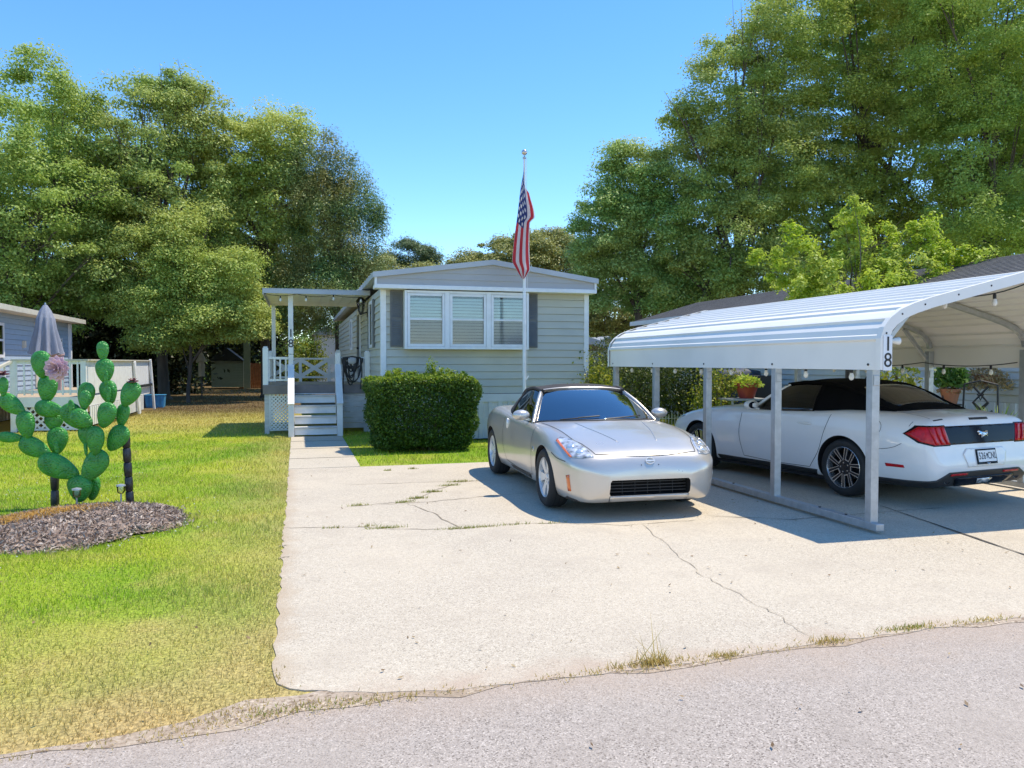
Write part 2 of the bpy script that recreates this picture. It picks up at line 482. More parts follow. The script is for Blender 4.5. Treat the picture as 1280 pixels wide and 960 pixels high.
def stone_mat(name, base, light, dark, spk, bump, tint=None, tscale=0.5, stain=None, edge=None):
    """concrete or asphalt: coloured grains over broad tone changes"""
    m = bpy.data.materials.new(name); nt, N, L = nodes_of(m)
    o = N.new('ShaderNodeOutputMaterial'); b = N.new('ShaderNodeBsdfPrincipled')
    b.inputs['Roughness'].default_value = 0.85; b.inputs['Specular IOR Level'].default_value = 0.25
    geo = N.new('ShaderNodeNewGeometry')
    v = N.new('ShaderNodeTexVoronoi'); v.inputs['Scale'].default_value = spk
    L.new(geo.outputs['Position'], v.inputs['Vector'])
    sepc = N.new('ShaderNodeSeparateColor'); L.new(v.outputs['Color'], sepc.inputs[0])
    cr = N.new('ShaderNodeValToRGB')
    e = cr.color_ramp.elements
    e[0].position = 0; e[0].color = rgba(dark); e[1].position = 1; e[1].color = rgba(light)
    k = e.new(0.28); k.color = rgba(base); k = e.new(0.78); k.color = rgba(base)
    L.new(sepc.outputs[0], cr.inputs[0])
    last = cr.outputs[0]
    for sc, lo, hi, col, amt, det in ((tscale, 0.40, 0.68, tint, 0.55, 5), (tscale * 4.1, 0.5, 0.75, stain, 0.5, 9), (26.0, 0.45, 0.7, dark, 0.20, 5)):
        if col is None: continue
        n = N.new('ShaderNodeTexNoise'); n.inputs['Scale'].default_value = sc; n.inputs['Detail'].default_value = det
        L.new(geo.outputs['Position'], n.inputs[0])
        mr = N.new('ShaderNodeMapRange'); mr.inputs[1].default_value = lo; mr.inputs[2].default_value = hi; mr.inputs[4].default_value = amt
        L.new(n.outputs[0], mr.inputs[0])
        mx = N.new('ShaderNodeMix'); mx.data_type = 'RGBA'; mx.inputs[7].default_value = rgba(col)
        L.new(last, mx.inputs[6]); L.new(mr.outputs[0], mx.inputs[0]); last = mx.outputs[2]
    if edge is not None:      # washed-in dirt along the joint between road and drive
        sep = N.new('ShaderNodeSeparateXYZ'); L.new(geo.outputs['Position'], sep.inputs[0])
        n4 = N.new('ShaderNodeTexNoise'); n4.inputs['Scale'].default_value = 3.5; n4.inputs['Detail'].default_value = 9; n4.inputs['Roughness'].default_value = 0.7; L.new(geo.outputs['Position'], n4.inputs[0])
        ma = N.new('ShaderNodeMath'); ma.operation = 'MULTIPLY_ADD'; ma.inputs[1].default_value = edge[3]; L.new(n4.outputs[0], ma.inputs[0]); L.new(sep.outputs[1], ma.inputs[2])
        me_ = N.new('ShaderNodeMapRange'); me_.inputs[1].default_value = edge[0]; me_.inputs[2].default_value = edge[1]; me_.inputs[4].default_value = edge[2]; L.new(ma.outputs[0], me_.inputs[0])
        mx2 = N.new('ShaderNodeMix'); mx2.data_type = 'RGBA'; mx2.inputs[7].default_value = (0.46, 0.35, 0.26, 1); L.new(last, mx2.inputs[6]); L.new(me_.outputs[0], mx2.inputs[0]); last = mx2.outputs[2]
        if len(edge) > 4:
            mb_ = N.new('ShaderNodeMath'); mb_.operation = 'MULTIPLY_ADD'; mb_.inputs[1].default_value = 0.5; L.new(n4.outputs[0], mb_.inputs[0]); L.new(sep.outputs[0], mb_.inputs[2])
            mc_ = N.new('ShaderNodeMapRange'); mc_.inputs[1].default_value = 0.26; mc_.inputs[2].default_value = 0.10; mc_.inputs[4].default_value = 0.7; L.new(mb_.outputs[0], mc_.inputs[0])
            mx3 = N.new('ShaderNodeMix'); mx3.data_type = 'RGBA'; mx3.inputs[7].default_value = (0.44, 0.34, 0.23, 1); L.new(last, mx3.inputs[6]); L.new(mc_.outputs[0], mx3.inputs[0]); last = mx3.outputs[2]
    L.new(last, b.inputs['Base Color'])
    bp = N.new('ShaderNodeBump'); bp.inputs['Strength'].default_value = bump; bp.inputs['Distance'].default_value = 0.012
    n3 = N.new('ShaderNodeTexNoise'); n3.inputs['Scale'].default_value = spk * 0.8; n3.inputs['Detail'].default_value = 4
    L.new(geo.outputs['Position'], n3.inputs[0])
    L.new(n3.outputs[0], bp.inputs['Height']); L.new(bp.outputs[0], b.inputs['Normal']); L.new(b.outputs[0], o.inputs[0])
    return m
M['concrete'] = stone_mat('old_pale_concrete', (0.54, 0.47, 0.365), (0.68, 0.605, 0.485), (0.32, 0.27, 0.205), 125, 0.5, tint=(0.635, 0.545, 0.41), tscale=0.45, stain=(0.43, 0.365, 0.285), edge=(4.40, 4.05, 0.8, 0.9, 1))
M['walk'] = stone_mat('pale_walk_concrete', (0.53, 0.465, 0.36), (0.64, 0.57, 0.46), (0.36, 0.31, 0.235), 100, 0.4, tint=(0.60, 0.52, 0.40), tscale=0.9)
M['asphalt'] = stone_mat('worn_pale_asphalt', (0.43, 0.37, 0.315), (0.64, 0.56, 0.48), (0.17, 0.14, 0.115), 150, 0.7, tint=(0.49, 0.42, 0.345), tscale=0.6, stain=(0.36, 0.305, 0.255), edge=(3.7, 4.25, 0.55, 0.9))
M['crack'] = pm('dirt_in_cracks', (0.23, 0.185, 0.13), 0.95, var=0.35, scale=8, col2=(0.42, 0.35, 0.25))
M['joint'] = pm('dark_joint_filler', (0.09, 0.075, 0.06), 0.95, var=0.3)
M['sand'] = stone_mat('sandy_edge_dirt', (0.44, 0.35, 0.26), (0.60, 0.50, 0.38), (0.20, 0.14, 0.09), 60, 0.8, tint=(0.36, 0.27, 0.18), tscale=1.5, stain=(0.28, 0.21, 0.14))

road = MB()
xs = [-220] + [i * 0.25 - 14 for i in range(113)] + [220]
def wob(x, k=1.0):
    return k * (0.035 * math.sin(x * 2.1) + 0.025 * math.sin(x * 5.3 + 1) + 0.02 * math.sin(x * 11.7 + 2))
row0 = [(x, -6.5, 0.006) for x in xs]
road_edge = interp([(-220, 3.3), (-6, 3.3), (-2.3, 3.46), (-1.0, 3.60), (-.15, 3.67), (.2, 3.69), (.6, 3.72), (1.8, 3.76), (3, 3.80), (9, 3.9), (220, 3.9)])
row1 = [(x, road_edge(x) + wob(x, .8), 0.003) for x in xs]
row1b = [(p[0], p[1] + 0.02, -0.05) for p in row1]
road.grid([row0, row1, row1b])
tag(obj('road', road, M['asphalt']), kind='structure')

# strip of washed-in dirt where the road meets the drive and the lawn
dirt = MB()
r0 = [(x, road_edge(x) - (.06 if x < .7 else .10) + wob(x, 1.3) + 0.025 * math.sin(x * 1.7 + 4), 0.0055) for x in xs[1:-1]]
r1 = [(x, road_edge(x) + (.06 if x > .7 else .03 if x < -.7 else .05 if x < -.3 else .19) + wob(x + 3, 1.2), 0.0055) for x in xs[1:-1]]
dirt.grid([r0, r1])
tag(obj('road_edge_dirt', dirt, M['sand']), kind='structure')

def ragged(p, q, n, amp, seed):
    rr = random.Random(seed); out = []
    for i in range(n + 1):
        t = i / n
        out.append((p[0] + (q[0] - p[0]) * t + rr.uniform(-amp, amp), p[1] + (q[1] - p[1]) * t + rr.uniform(-amp, amp)))
    return out
# the drive: one concrete sheet with a broken outer edge and cracks
poly = ragged((0.02, 3.87), (.22, 3.80), 4, .012, 5) + ragged((.30, 3.77), (.62, 3.70), 5, .012, 6) + ragged((.7, 3.69), (1.8, 3.67), 16, .013, 7) + ragged((1.87, 3.67), (3, 3.74), 16, .012, 8) + ragged((3.1, 3.745), (9.35, 3.95), 80, .012, 1) + [(9.35, 13.4), (5.1, 13.4), (5.1, 12.05)] + [(0.95, 12.05)] + ragged((-0.14, 12.05), (-0.13, 4.12), 90, 0.016, 2) + [(-.11, 4.0), (-.05, 3.92)]
dr = MB()
n = len(poly)
dr.add([(x, y, 0.008) for x, y in poly] + [(x, y, -0.05) for x, y in poly], [tuple(range(n))] + [(k, k + n, (k + 1) % n + n, (k + 1) % n) for k in range(n)])
def strip(mb, pts, w, z, m, seed=0, jit=0.02, sub=7):
    rr = random.Random(seed); P = []
    for i in range(len(pts) - 1):
        for j in range(sub):
            t = j / sub
            P.append((pts[i][0] + (pts[i + 1][0] - pts[i][0]) * t + rr.uniform(-jit, jit), pts[i][1] + (pts[i + 1][1] - pts[i][1]) * t + rr.uniform(-jit, jit)))
    P.append(pts[-1])
    rows = [[], []]
    for i, p in enumerate(P):
        a = P[max(i - 1, 0)]; b = P[min(i + 1, len(P) - 1)]
        d = Vector((b[0] - a[0], b[1] - a[1])).normalized(); nn = Vector((-d.y, d.x))
        ww = w * rr.uniform(0.25, 1.0)
        if i in (0, len(P) - 1): ww = w * 0.1
        rows[0].append((p[0] + nn.x * ww, p[1] + nn.y * ww, z)); rows[1].append((p[0] - nn.x * ww, p[1] - nn.y * ww, z))
    mb.grid(rows, m)
CR = [[(352, 661), (440, 660), (500, 663), (575, 662), (640, 656), (700, 655), (780, 658), (872, 651)],
      [(425, 636), (470, 631), (515, 627), (545, 613), (575, 604), (612, 600)], [(508, 630), (540, 642), (575, 661)],
      [(470, 632), (540, 628), (600, 622), (660, 617)], [(430, 607), (520, 604), (640, 601)],
      [(802, 656), (846, 694), (880, 722), (930, 748), (968, 769), (1012, 797)], [(348, 700), (362, 697)], [(346, 684), (360, 683)]]
for i, c in enumerate(CR):
    strip(dr, [grd(*p) for p in c], 0.009 if i != 5 else 0.0038, 0.0115 + 0.0003 * i, 1, seed=i)
strip(dr, [grd(1097, 632), grd(1190, 664), grd(1280, 695), grd(1500, 770)], 0.017, 0.0145, 2, seed=31, jit=0.004)
strip(dr, [grd(880, 646), grd(990, 651), grd(1120, 640), grd(1180, 636)], 0.010, 0.0150, 2, seed=32, jit=0.008)
tag(obj('driveway', dr, [M['concrete'], M['crack'], M['joint']], fix=False), kind='structure')

wk = MB()
wk.box(-0.14, 0.93, 12.06, 17.36, -0.05, 0.012)
for y in (13.3, 14.8, 16.2): wk.box(-0.14, 0.93, y - 0.006, y + 0.006, 0.0125, 0.016, 1)
tag(obj('front_path', wk, [M['walk'], M['joint']]), kind='structure')

# ------------------------------------------------------------------ grass
def to_cam(x, y):
    return x * CT - y * ST, x * ST + y * CT
def in_view(x, y, k=1.15, z0=2.0):
    X, Z = to_cam(x, y)
    return (Z > z0) & (np.abs(X) < k * Z + 1.0)
MUL = (-2.10, 8.40)             # mulch bed centre
def mulch_r(x, y):
    X, Z = to_cam(x - MUL[0], y - MUL[1])
    return np.sqrt((X / 0.95) ** 2 + (Z / 1.06) ** 2)
def lawn_mask(x, y):
    ok = in_view(x, y)
    drive = (x > -0.13) & (x < 9.35) & (y < 12.06)
    drive |= (x > -0.14) & (x < 0.94) & (y < 17.4)
    drive |= (x > 5.1) & (x < 9.35) & (y < 13.4)
    house = (x > 1.64) & (x < 6.05) & (y > 15.5)
    deck = (x > -0.7) & (x < 1.7) & (y > 18.25)
    ndeck = (x < -4.75) & (y > 20.15)
    road = y < np.interp(x, [-6, -2.3, -1.0, -.5, -.2, -.1], [3.28, 3.42, 3.55, 3.61, 3.66, 3.78]) + 0.03 * np.sin(x * 6.1) + 0.025 * np.sin(x * 17.3) + 0.02 * np.sin(x * 41)
    return ok & ~drive & ~house & ~deck & ~ndeck & ~road & (mulch_r(x, y) > 0.97) & ~((x > 11.1) & (y > 8))
def grass(x0, x1, y0, y1, dens, h, wd, seed):
    r = np.random.default_rng(seed)
    n = int((x1 - x0) * (y1 - y0) * dens)
    x = r.uniform(x0, x1, n); y = r.uniform(y0, y1, n)
    k = lawn_mask(x, y); x = x[k]; y = y[k]
    n = len(x)
    # short and thin where the lawn is dry by the road and the drive
    dry = np.clip((5.6 - y) / 2.0, 0, 1) * (x < -0.1)
    keep = r.uniform(0, 1, n) > 0.12 * dry
    x = x[keep]; y = y[keep]; dry = dry[keep]; n = len(x)
    clump = 0.75 + 0.5 * np.sin(x * 2.3 + np.sin(y * 1.7)) * np.sin(y * 2.9 + np.cos(x * 2.1)) * 0.6
    hh = h * r.uniform(0.55, 1.3, n) * (1 - 0.4 * dry) * clump
    a = r.uniform(0, 2 * PI, n); ww = wd * r.uniform(0.6, 1.3, n) / 2
    l = hh * r.uniform(0.1, 0.85, n); la = r.uniform(0, 2 * PI, n)
    V = np.zeros((n, 3, 3))
    V[:, 0] = np.stack([x - np.cos(a) * ww, y - np.sin(a) * ww, np.full(n, -0.004)], 1)
    V[:, 1] = np.stack([x + np.cos(a) * ww, y + np.sin(a) * ww, np.full(n, -0.004)], 1)
    V[:, 2] = np.stack([x + np.cos(la) * l, y + np.sin(la) * l, hh], 1)
    return V.reshape(-1, 3)
GV = [grass(-9, -0.1, 3.2, 7.5, 3400, 0.042, 0.007, 1), grass(-13, 0, 7.5, 12, 1500, 0.055, 0.009, 2),
      grass(-16, 0, 12, 18, 620, 0.06, 0.013, 3), grass(-16, 0, 18, 30, 230, 0.065, 0.02, 4), grass(0.9, 12, 12, 20, 560, 0.06, 0.012, 5),
      grass(-22, 2, 30, 48, 50, 0.07, 0.03, 6)]
GV = np.concatenate(GV)
tag(np_mesh('grass', GV, np.arange(len(GV)).reshape(-1, 3), M['blade']), kind='stuff')

# clover heads among the grass
r = np.random.default_rng(22)
n = 900
x = r.uniform(-6, -0.8, n); y = r.uniform(5.2, 12, n)
k = lawn_mask(x, y) & (np.sin(x * 1.9 + 1) * np.sin(y * 1.3) > -0.1); x = x[k]; y = y[k]
cl = MB()
for i in range(len(x)):
    s = r.uniform(0.004, 0.008); z = r.uniform(0.035, 0.06)
    cl.ell((x[i], y[i], z), s, s, s * 0.9, 5, 3)
M['clover'] = pm('white_clover', (0.62, 0.62, 0.50), 0.8)
tag(obj('clover_flowers', cl, M['clover'], fix=False), kind='stuff')

# weeds in the cracks and along the road edge
def tufts(spots, seed):
    r = np.random.default_rng(seed); V = []
    for (cx, cy, rad, n, h, z) in spots:
        x = cx + r.normal(0, 1, n) * rad[0]; y = cy + r.normal(0, 1, n) * rad[1]
        hh = h * r.uniform(0.3, 1.2, n); a = r.uniform(0, 2 * PI, n); la = r.uniform(0, 2 * PI, n); l = hh * r.uniform(0.2, 1.0, n); ww = 0.0035
        v = np.zeros((n, 3, 3))
        v[:, 0] = np.stack([x - np.cos(a) * ww, y - np.sin(a) * ww, np.full(n, z)], 1)
        v[:, 1] = np.stack([x + np.cos(a) * ww, y + np.sin(a) * ww, np.full(n, z)], 1)
        v[:, 2] = np.stack([x + np.cos(la) * l, y + np.sin(la) * l, z + hh], 1)
        V.append(v.reshape(-1, 3))
    return np.concatenate(V)
def sp(px, py, rx, ry, n, h, z=0.01):
    p = grd(px, py); return (p[0], p[1], (rx, ry), n, h, z)
M['straw'] = leaf_mat('dry_weed', [(0.42, 0.31, 0.10), (0.62, 0.45, 0.16), (0.45, 0.40, 0.09)], 0.45)
M['weed'] = leaf_mat('green_weed', [(0.20, 0.27, 0.04), (0.34, 0.36, 0.06), (0.42, 0.34, 0.12)], 0.4)
TS = [sp(300, 902, .22, .04, 150, .02), sp(360, 888, .2, .05, 80, .02), sp(200, 925, .25, .04, 120, .02), sp(338, 860, .05, .12, 120, .02), sp(450, 878, .2, .03, 60, .02), sp(1130, 788, .12, .02, 80, .025), sp(818, 832, 0.05, 0.03, 130, 0.07), sp(800, 834, 0.16, 0.02, 170, 0.03), sp(905, 823, 0.05, 0.02, 90, 0.03), sp(1037, 804, 0.06, 0.02, 110, 0.035),
      sp(880, 828, 0.25, 0.03, 120, 0.02), sp(1000, 808, 0.3, 0.03, 90, 0.02), sp(1225, 778, 0.12, 0.02, 90, 0.03), sp(1180, 784, 0.25, 0.03, 90, 0.02), sp(640, 858, 0.4, 0.03, 90, 0.016),
      sp(500, 876, 0.16, 0.025, 90, 0.022), sp(720, 846, 0.2, 0.02, 60, 0.02)]
V = tufts(TS, 3)
r = np.random.default_rng(77)
stalk = tufts([sp(818, 831, 0.04, 0.02, 16, 0.2)], 6)
V = np.concatenate([V, stalk])
tag(np_mesh('dry_weeds', V, np.arange(len(V)).reshape(-1, 3), M['straw']), kind='stuff')
TS = [sp(420, 884, 0.12, 0.03, 70, 0.02), sp(345, 893, 0.08, 0.03, 60, 0.02), sp(1130, 788, 0.09, 0.02, 60, 0.03), sp(1148, 786, 0.05, 0.02, 40, 0.03)]
for (px, py, n, rx) in ((448, 633, 40, 0.07), (485, 661, 70, 0.1), (575, 662, 60, 0.1), (605, 660, 30, 0.08), (640, 657, 30, 0.1), (522, 624, 90, 0.06), (540, 616, 80, 0.06), (560, 608, 60, 0.08),
                        (575, 603, 90, 0.09), (515, 587, 40, 0.03), (485, 589, 30, 0.03), (505, 629, 50, 0.06), (460, 659, 25, 0.06), (418, 661, 20, 0.05), (690, 655, 20, 0.1)):
    TS.append(sp(px, py, rx, 0.012, n * 2, 0.036, 0.008))
V = tufts(TS, 4)
tag(np_mesh('crack_weeds', V, np.arange(len(V)).reshape(-1, 3), M['weed']), kind='stuff')

# ------------------------------------------------------------------ trees
def leaves(C, size, r, up=0.5, aspect=0.5, face=None):
    """one rhombic leaf at each centre"""
    n = len(C)
    nrm = r.normal(0, 1, (n, 3)); nrm[:, 2] += up * 1.6
    if face is not None: nrm = r.normal(0, 1, (n, 3)) * 0.5 + face * 0.85 + np.array([0.25, 0.1, 0.95])
    nrm /= np.linalg.norm(nrm, axis=1)[:, None]
    t = r.normal(0, 1, (n, 3)); t -= nrm * np.sum(t * nrm, 1)[:, None]; t /= np.linalg.norm(t, axis=1)[:, None]
    b = np.cross(nrm, t)
    s = (size * r.uniform(0.6, 1.4, n))[:, None]
    V = np.stack([C - t * s * 0.5, C + b * s * 0.5 * aspect - nrm * s * 0.06, C + t * s * 0.5, C - b * s * 0.5 * aspect - nrm * s * 0.06], 1)
    return V.reshape(-1, 3)

def clump_centres(lobes, n, r, shell=0.45):
    L = np.array(lobes, float)
    wgt = L[:, 3] * L[:, 5] + L[:, 4] * L[:, 5] + L[:, 3] * L[:, 4]; wgt /= wgt.sum()
    k = r.choice(len(L), n, p=wgt)
    d = r.normal(0, 1, (n, 3)); d /= np.linalg.norm(d, axis=1)[:, None]
    rad = 1 - shell * r.uniform(0, 1, n) ** 1.5
    rad += r.normal(0, 0.07, n) + 0.13 * (r.uniform(0, 1, n) > 0.92)
    return L[k, :3] + d * L[k, 3:6] * rad[:, None]

def tree(name, label, cat, base, lobes, mat, n_clump, per, csize, lsize, trunk_r, trunk_top, group=None, seed=1, flat=0.6, limbs=9, aspect=0.55, up=0.75, lean=(0, 0), wood=None, zmin=0.15):
    r = np.random.default_rng(seed)
    rr = random.Random(seed)
    t = thing(name, label, cat, (base[0], base[1], 0), 0, group)
    C = clump_centres(lobes, int(n_clump * 1.75), r)
    C = C[C[:, 2] > zmin + 0.3]
    n = len(C)
    cr = 0.82 * csize * r.uniform(0.5, 1.25, n)
    per = int(per * 1.25); lsize *= .80; flat *= .85
    P = np.repeat(C, per, 0); S = np.repeat(cr, per)[:, None]
    g = r.normal(0, 1, P.shape); g /= np.linalg.norm(g, axis=1)[:, None]
    out = g.copy(); g *= (r.uniform(0, 1, len(P)) ** 0.38 * (1 + 0.18 * r.normal(0, 1, len(P))))[:, None]
    g[:, 2] *= flat
    # twigs droop away from the clump centre
    P = P + g * S; P[:, 2] -= 0.15 * S[:, 0] * (g[:, 0] ** 2 + g[:, 1] ** 2)
    k = P[:, 2] > zmin; P = P[k]
    V = leaves(P, lsize, r, up, aspect, out[k])
    np_mesh('crown', V, np.arange(len(V)).reshape(-1, 4), mat, t)
    tk = MB()
    top = Vector((lean[0], lean[1], trunk_top))
    pts = [Vector((0, 0, -0.1)), Vector((lean[0] * 0.1, lean[1] * 0.1, trunk_top * 0.12)), Vector((lean[0] * 0.4 + rr.uniform(-.12, .12), lean[1] * 0.4, trunk_top * 0.5)), top]
    pts = catmull(pts, 4)
    tk.tube(pts, [0.8 * trunk_r * (1.5 if i == 0 else 1.0) * (1 - 0.5 * i / len(pts)) for i in range(len(pts))], 10)
    order = sorted(range(n), key=lambda i: rr.random())[:limbs]
    for i in order:
        c = Vector(C[i]); s = pts[rr.randint(max(1, len(pts) // 2), len(pts) - 1)]
        mid = s.lerp(c, 0.5) + Vector((rr.uniform(-.4, .4), rr.uniform(-.4, .4), 0.35))
        lp = catmull([s, mid, c], 5); r0 = trunk_r * rr.uniform(0.18, 0.34)
        tk.tube(lp, [r0 * (1 - 0.85 * j / (len(lp) - 1)) for j in range(len(lp))], 6)
        for q in range(2):
            s2 = lp[rr.randint(3, 7)]; c2 = c + Vector((rr.uniform(-1, 1), rr.uniform(-1, 1), rr.uniform(-.3, .9))) * csize * 1.3
            tk.tube(catmull([s2, s2.lerp(c2, .5) + Vector((0, 0, .15)), c2], 3), [r0 * .35, r0 * .3, r0 * .25, r0 * .2, r0 * .15, r0 * .1, r0 * .05], 5)
    obj('trunk', tk, wood or M['bark'], t, smooth=60, fix=False)
    return t

M['oak'] = leaf_mat('oak_leaves', [(0.325, 0.424, 0.081), (0.424, 0.522, 0.106), (0.520, 0.600, 0.144)], 0.38, patch=(0.586, 0.611, 0.165), pscale=0.28)
M['oak_yellow'] = leaf_mat('yellow_green_oak_leaves', [(0.302, 0.397, 0.077), (0.385, 0.484, 0.101), (0.465, 0.558, 0.137)], 0.46, patch=(0.422, 0.564, 0.130), pscale=0.3)
M['oak_dark'] = leaf_mat('dark_oak_leaves', [(0.242, 0.385, 0.095), (0.323, 0.486, 0.125), (0.416, 0.577, 0.160)], 0.36, patch=(0.531, 0.597, 0.190), pscale=0.3)
M['oak_olive'] = leaf_mat('olive_oak_leaves', [(0.343, 0.406, 0.103), (0.438, 0.496, 0.130), (0.542, 0.586, 0.180)], 0.38, patch=(0.352, 0.478, 0.112), pscale=0.35)
M['cedar'] = leaf_mat('cedar_sprays', [(0.116, 0.215, 0.067), (0.168, 0.286, 0.084), (0.235, 0.337, 0.097)], 0.2, patch=(0.386, 0.318, 0.097), pscale=0.5)
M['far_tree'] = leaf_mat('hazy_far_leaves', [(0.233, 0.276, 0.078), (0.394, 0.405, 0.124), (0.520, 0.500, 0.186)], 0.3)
M['far_pine'] = leaf_mat('far_pine_needles', [(0.105, 0.165, 0.068), (0.180, 0.240, 0.090)], 0.2)
M['lime_leaf'] = leaf_mat('bright_young_leaves', [(0.265, 0.398, 0.015), (0.420, 0.557, 0.037), (0.588, 0.657, 0.088)], 0.45, patch=(0.504, 0.583, 0.125), pscale=0.9)
M['wood_dark'] = leaf_mat('shaded_understorey', [(0.018, 0.026, 0.010), (0.035, 0.047, 0.016), (0.06, 0.07, 0.025)], 0.15)  # near-black leaves: the deep shade under the trees is put into the colour

def px_lobe(base, px, py, Z, hw, hh, depth=None):
    """lobe round the point seen at (px, py) at distance Z, half sizes in photograph pixels"""
    x, y = at(px, Z); k = Z / 961.0
    return (x - base[0], y - base[1], EYE + (453 - py) * k, hw * k, (depth if depth else hw * k), hh * k)

def photo_tree(name, label, cat, px, Z, blobs, mat, **kw):
    base = at(px, Z)
    lob = [px_lobe(base, b[0], b[1], Z + (b[4] if len(b) > 4 else 0), b[2], b[3], b[5] if len(b) > 5 else None) for b in blobs]
    return tree(name, label, cat, base, lob, mat, **kw)
GRP_L = 'big trees behind the left lawn'
GRP_R = 'big trees behind the carport'
photo_tree('oak_tree', 'tall yellow-green oak behind the blue house, with a bare forked top, at the left edge', 'tree', 20, 31,
           [(10, 200, 110, 95), (-60, 250, 90, 90), (60, 300, 95, 85), (-20, 350, 110, 60), (90, 370, 60, 45), (58, 78, 24, 14), (30, 100, 20, 14), (85, 125, 40, 26), (100, 250, 55, 70)], M['oak_yellow'], n_clump=260, per=260, csize=1.0, lsize=0.15, trunk_r=0.32, trunk_top=7.5, group=GRP_L, seed=11, limbs=22)
photo_tree('oak_tree', 'broad olive-green oak with an open branchy crown, second of the tall trees from the left', 'tree', 205, 34,
           [(195, 175, 78, 72), (215, 250, 95, 75), (135, 240, 75, 80), (180, 330, 115, 70), (250, 160, 45, 55), (225, 120, 35, 30)], M['oak_olive'], n_clump=260, per=260, csize=1.0, lsize=0.15, trunk_r=0.34, trunk_top=9.0, group=GRP_L, seed=12, limbs=24, lean=(-0.4, 0))
photo_tree('oak_tree', 'oak with its trunk beside the porch and lighter green crown left of the dark cedar', 'tree', 333, 36,
           [(315, 205, 60, 55), (345, 180, 50, 45), (300, 290, 70, 75), (350, 270, 55, 70), (320, 370, 60, 50)], M['oak'], n_clump=210, per=250, csize=0.95, lsize=0.15, trunk_r=0.36, trunk_top=8.0, group=GRP_L, seed=13, limbs=16)
photo_tree('cedar_tree', 'dark pointed cedar rising above the porch roof', 'tree', 425, 35,
           [(400, 290, 45, 90), (440, 290, 38, 80), (436, 222, 13, 42), (412, 205, 12, 36), (390, 212, 18, 40), (460, 262, 13, 48), (474, 290, 9, 40), (425, 250, 26, 50), (405, 370, 70, 50), (370, 240, 25, 50)], M['cedar'], n_clump=320, per=200, csize=0.75, lsize=0.13, trunk_r=0.25, trunk_top=8.5, group=GRP_L, seed=14, flat=1.35, up=0.1, aspect=0.35, limbs=10)
photo_tree('young_oak_tree', 'low bushy oak with bright outer leaves standing in front of the shaded trunks', 'tree', 235, 31,
           [(180, 310, 34, 28), (235, 335, 40, 30), (292, 345, 38, 34), (200, 378, 45, 30), (272, 402, 50, 27), (318, 395, 28, 30), (230, 285, 28, 24), (205, 420, 40, 16), (160, 385, 24, 22)], M['oak'], n_clump=250, per=230, csize=0.75, lsize=0.12, trunk_r=0.11, trunk_top=4.0, group=GRP_L, seed=15, limbs=10)
photo_tree('oak_tree', 'dark oak rising behind and between the front oaks on the left', 'tree', 120, 45,
           [(110, 200, 90, 75), (30, 250, 110, 90), (200, 300, 120, 100), (320, 320, 100, 90), (60, 380, 160, 60), (400, 380, 70, 70)], M['oak_dark'], n_clump=300, per=160, csize=1.5, lsize=0.24, trunk_r=0.3, trunk_top=8, group=GRP_L, seed=16, limbs=8)

photo_tree('oak_tree', 'dark green oak at the left end of the row behind the carport', 'tree', 800, 37,
           [(795, 235, 42, 50), (760, 290, 45, 60), (820, 300, 65, 75), (745, 340, 26, 50), (835, 370, 55, 35), (770, 200, 22, 22)], M['oak_dark'], n_clump=260, per=260, csize=0.95, lsize=0.15, trunk_r=0.3, trunk_top=8, group=GRP_R, seed=21, limbs=14)
photo_tree('oak_tree', 'tall oak with open upper branches, second behind the carport from the left', 'tree', 920, 36,
           [(915, 120, 58, 62), (880, 190, 62, 60), (950, 210, 75, 75), (900, 290, 85, 70), (965, 50, 48, 45), (935, 350, 90, 40), (850, 340, 70, 45), (862, 150, 26, 30)], M['oak_olive'], n_clump=330, per=260, csize=1.0, lsize=0.15, trunk_r=0.4, trunk_top=11, group=GRP_R, seed=22, limbs=26)
photo_tree('oak_tree', 'tallest oak behind the bright green young tree', 'tree', 1085, 38,
           [(1060, 60, 90, 80), (1050, 160, 85, 75), (1120, 220, 95, 80), (1030, 270, 85, 70), (1120, 320, 90, 60), (1000, 0, 60, 50), (1120, -20, 90, 70)], M['oak'], n_clump=380, per=260, csize=1.05, lsize=0.155, trunk_r=0.45, trunk_top=12, group=GRP_R, seed=23, limbs=26)
photo_tree('oak_tree', 'yellow-green oak above the grey shingle roof at the right edge', 'tree', 1240, 33,
           [(1230, 60, 95, 95), (1220, 180, 80, 75), (1270, 240, 60, 50), (1245, 290, 65, 45), (1290, 270, 45, 55, -3), (1205, 262, 45, 45, -3), (1300, 120, 90, 110), (1200, -40, 90, 70), (1160, 120, 50, 60)], M['oak_yellow'], n_clump=340, per=260, csize=0.95, lsize=0.14, trunk_r=0.4, trunk_top=9, group=GRP_R, seed=24, limbs=18)
photo_tree('oak_tree', 'dark shaded oak low behind the grey shingle roof, at the right edge', 'tree', 1330, 40,
           [(1290, 230, 80, 90), (1230, 280, 70, 70), (1360, 150, 120, 130), (1180, 330, 80, 60), (1130, 70, 120, 100), (970, 160, 60, 80), (1020, 250, 100, 90), (1250, 0, 120, 80)], M['oak_dark'], n_clump=420, per=200, csize=1.2, lsize=0.21, trunk_r=0.4, trunk_top=7, group=GRP_R, seed=25, limbs=10)
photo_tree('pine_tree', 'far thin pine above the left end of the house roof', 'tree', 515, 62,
           [(520, 318, 26, 14), (490, 330, 22, 14), (540, 325, 14, 8), (505, 305, 12, 6)], M['far_pine'], n_clump=80, per=120, csize=0.9, lsize=0.24, trunk_r=0.2, trunk_top=9, seed=31, limbs=16, aspect=0.25)
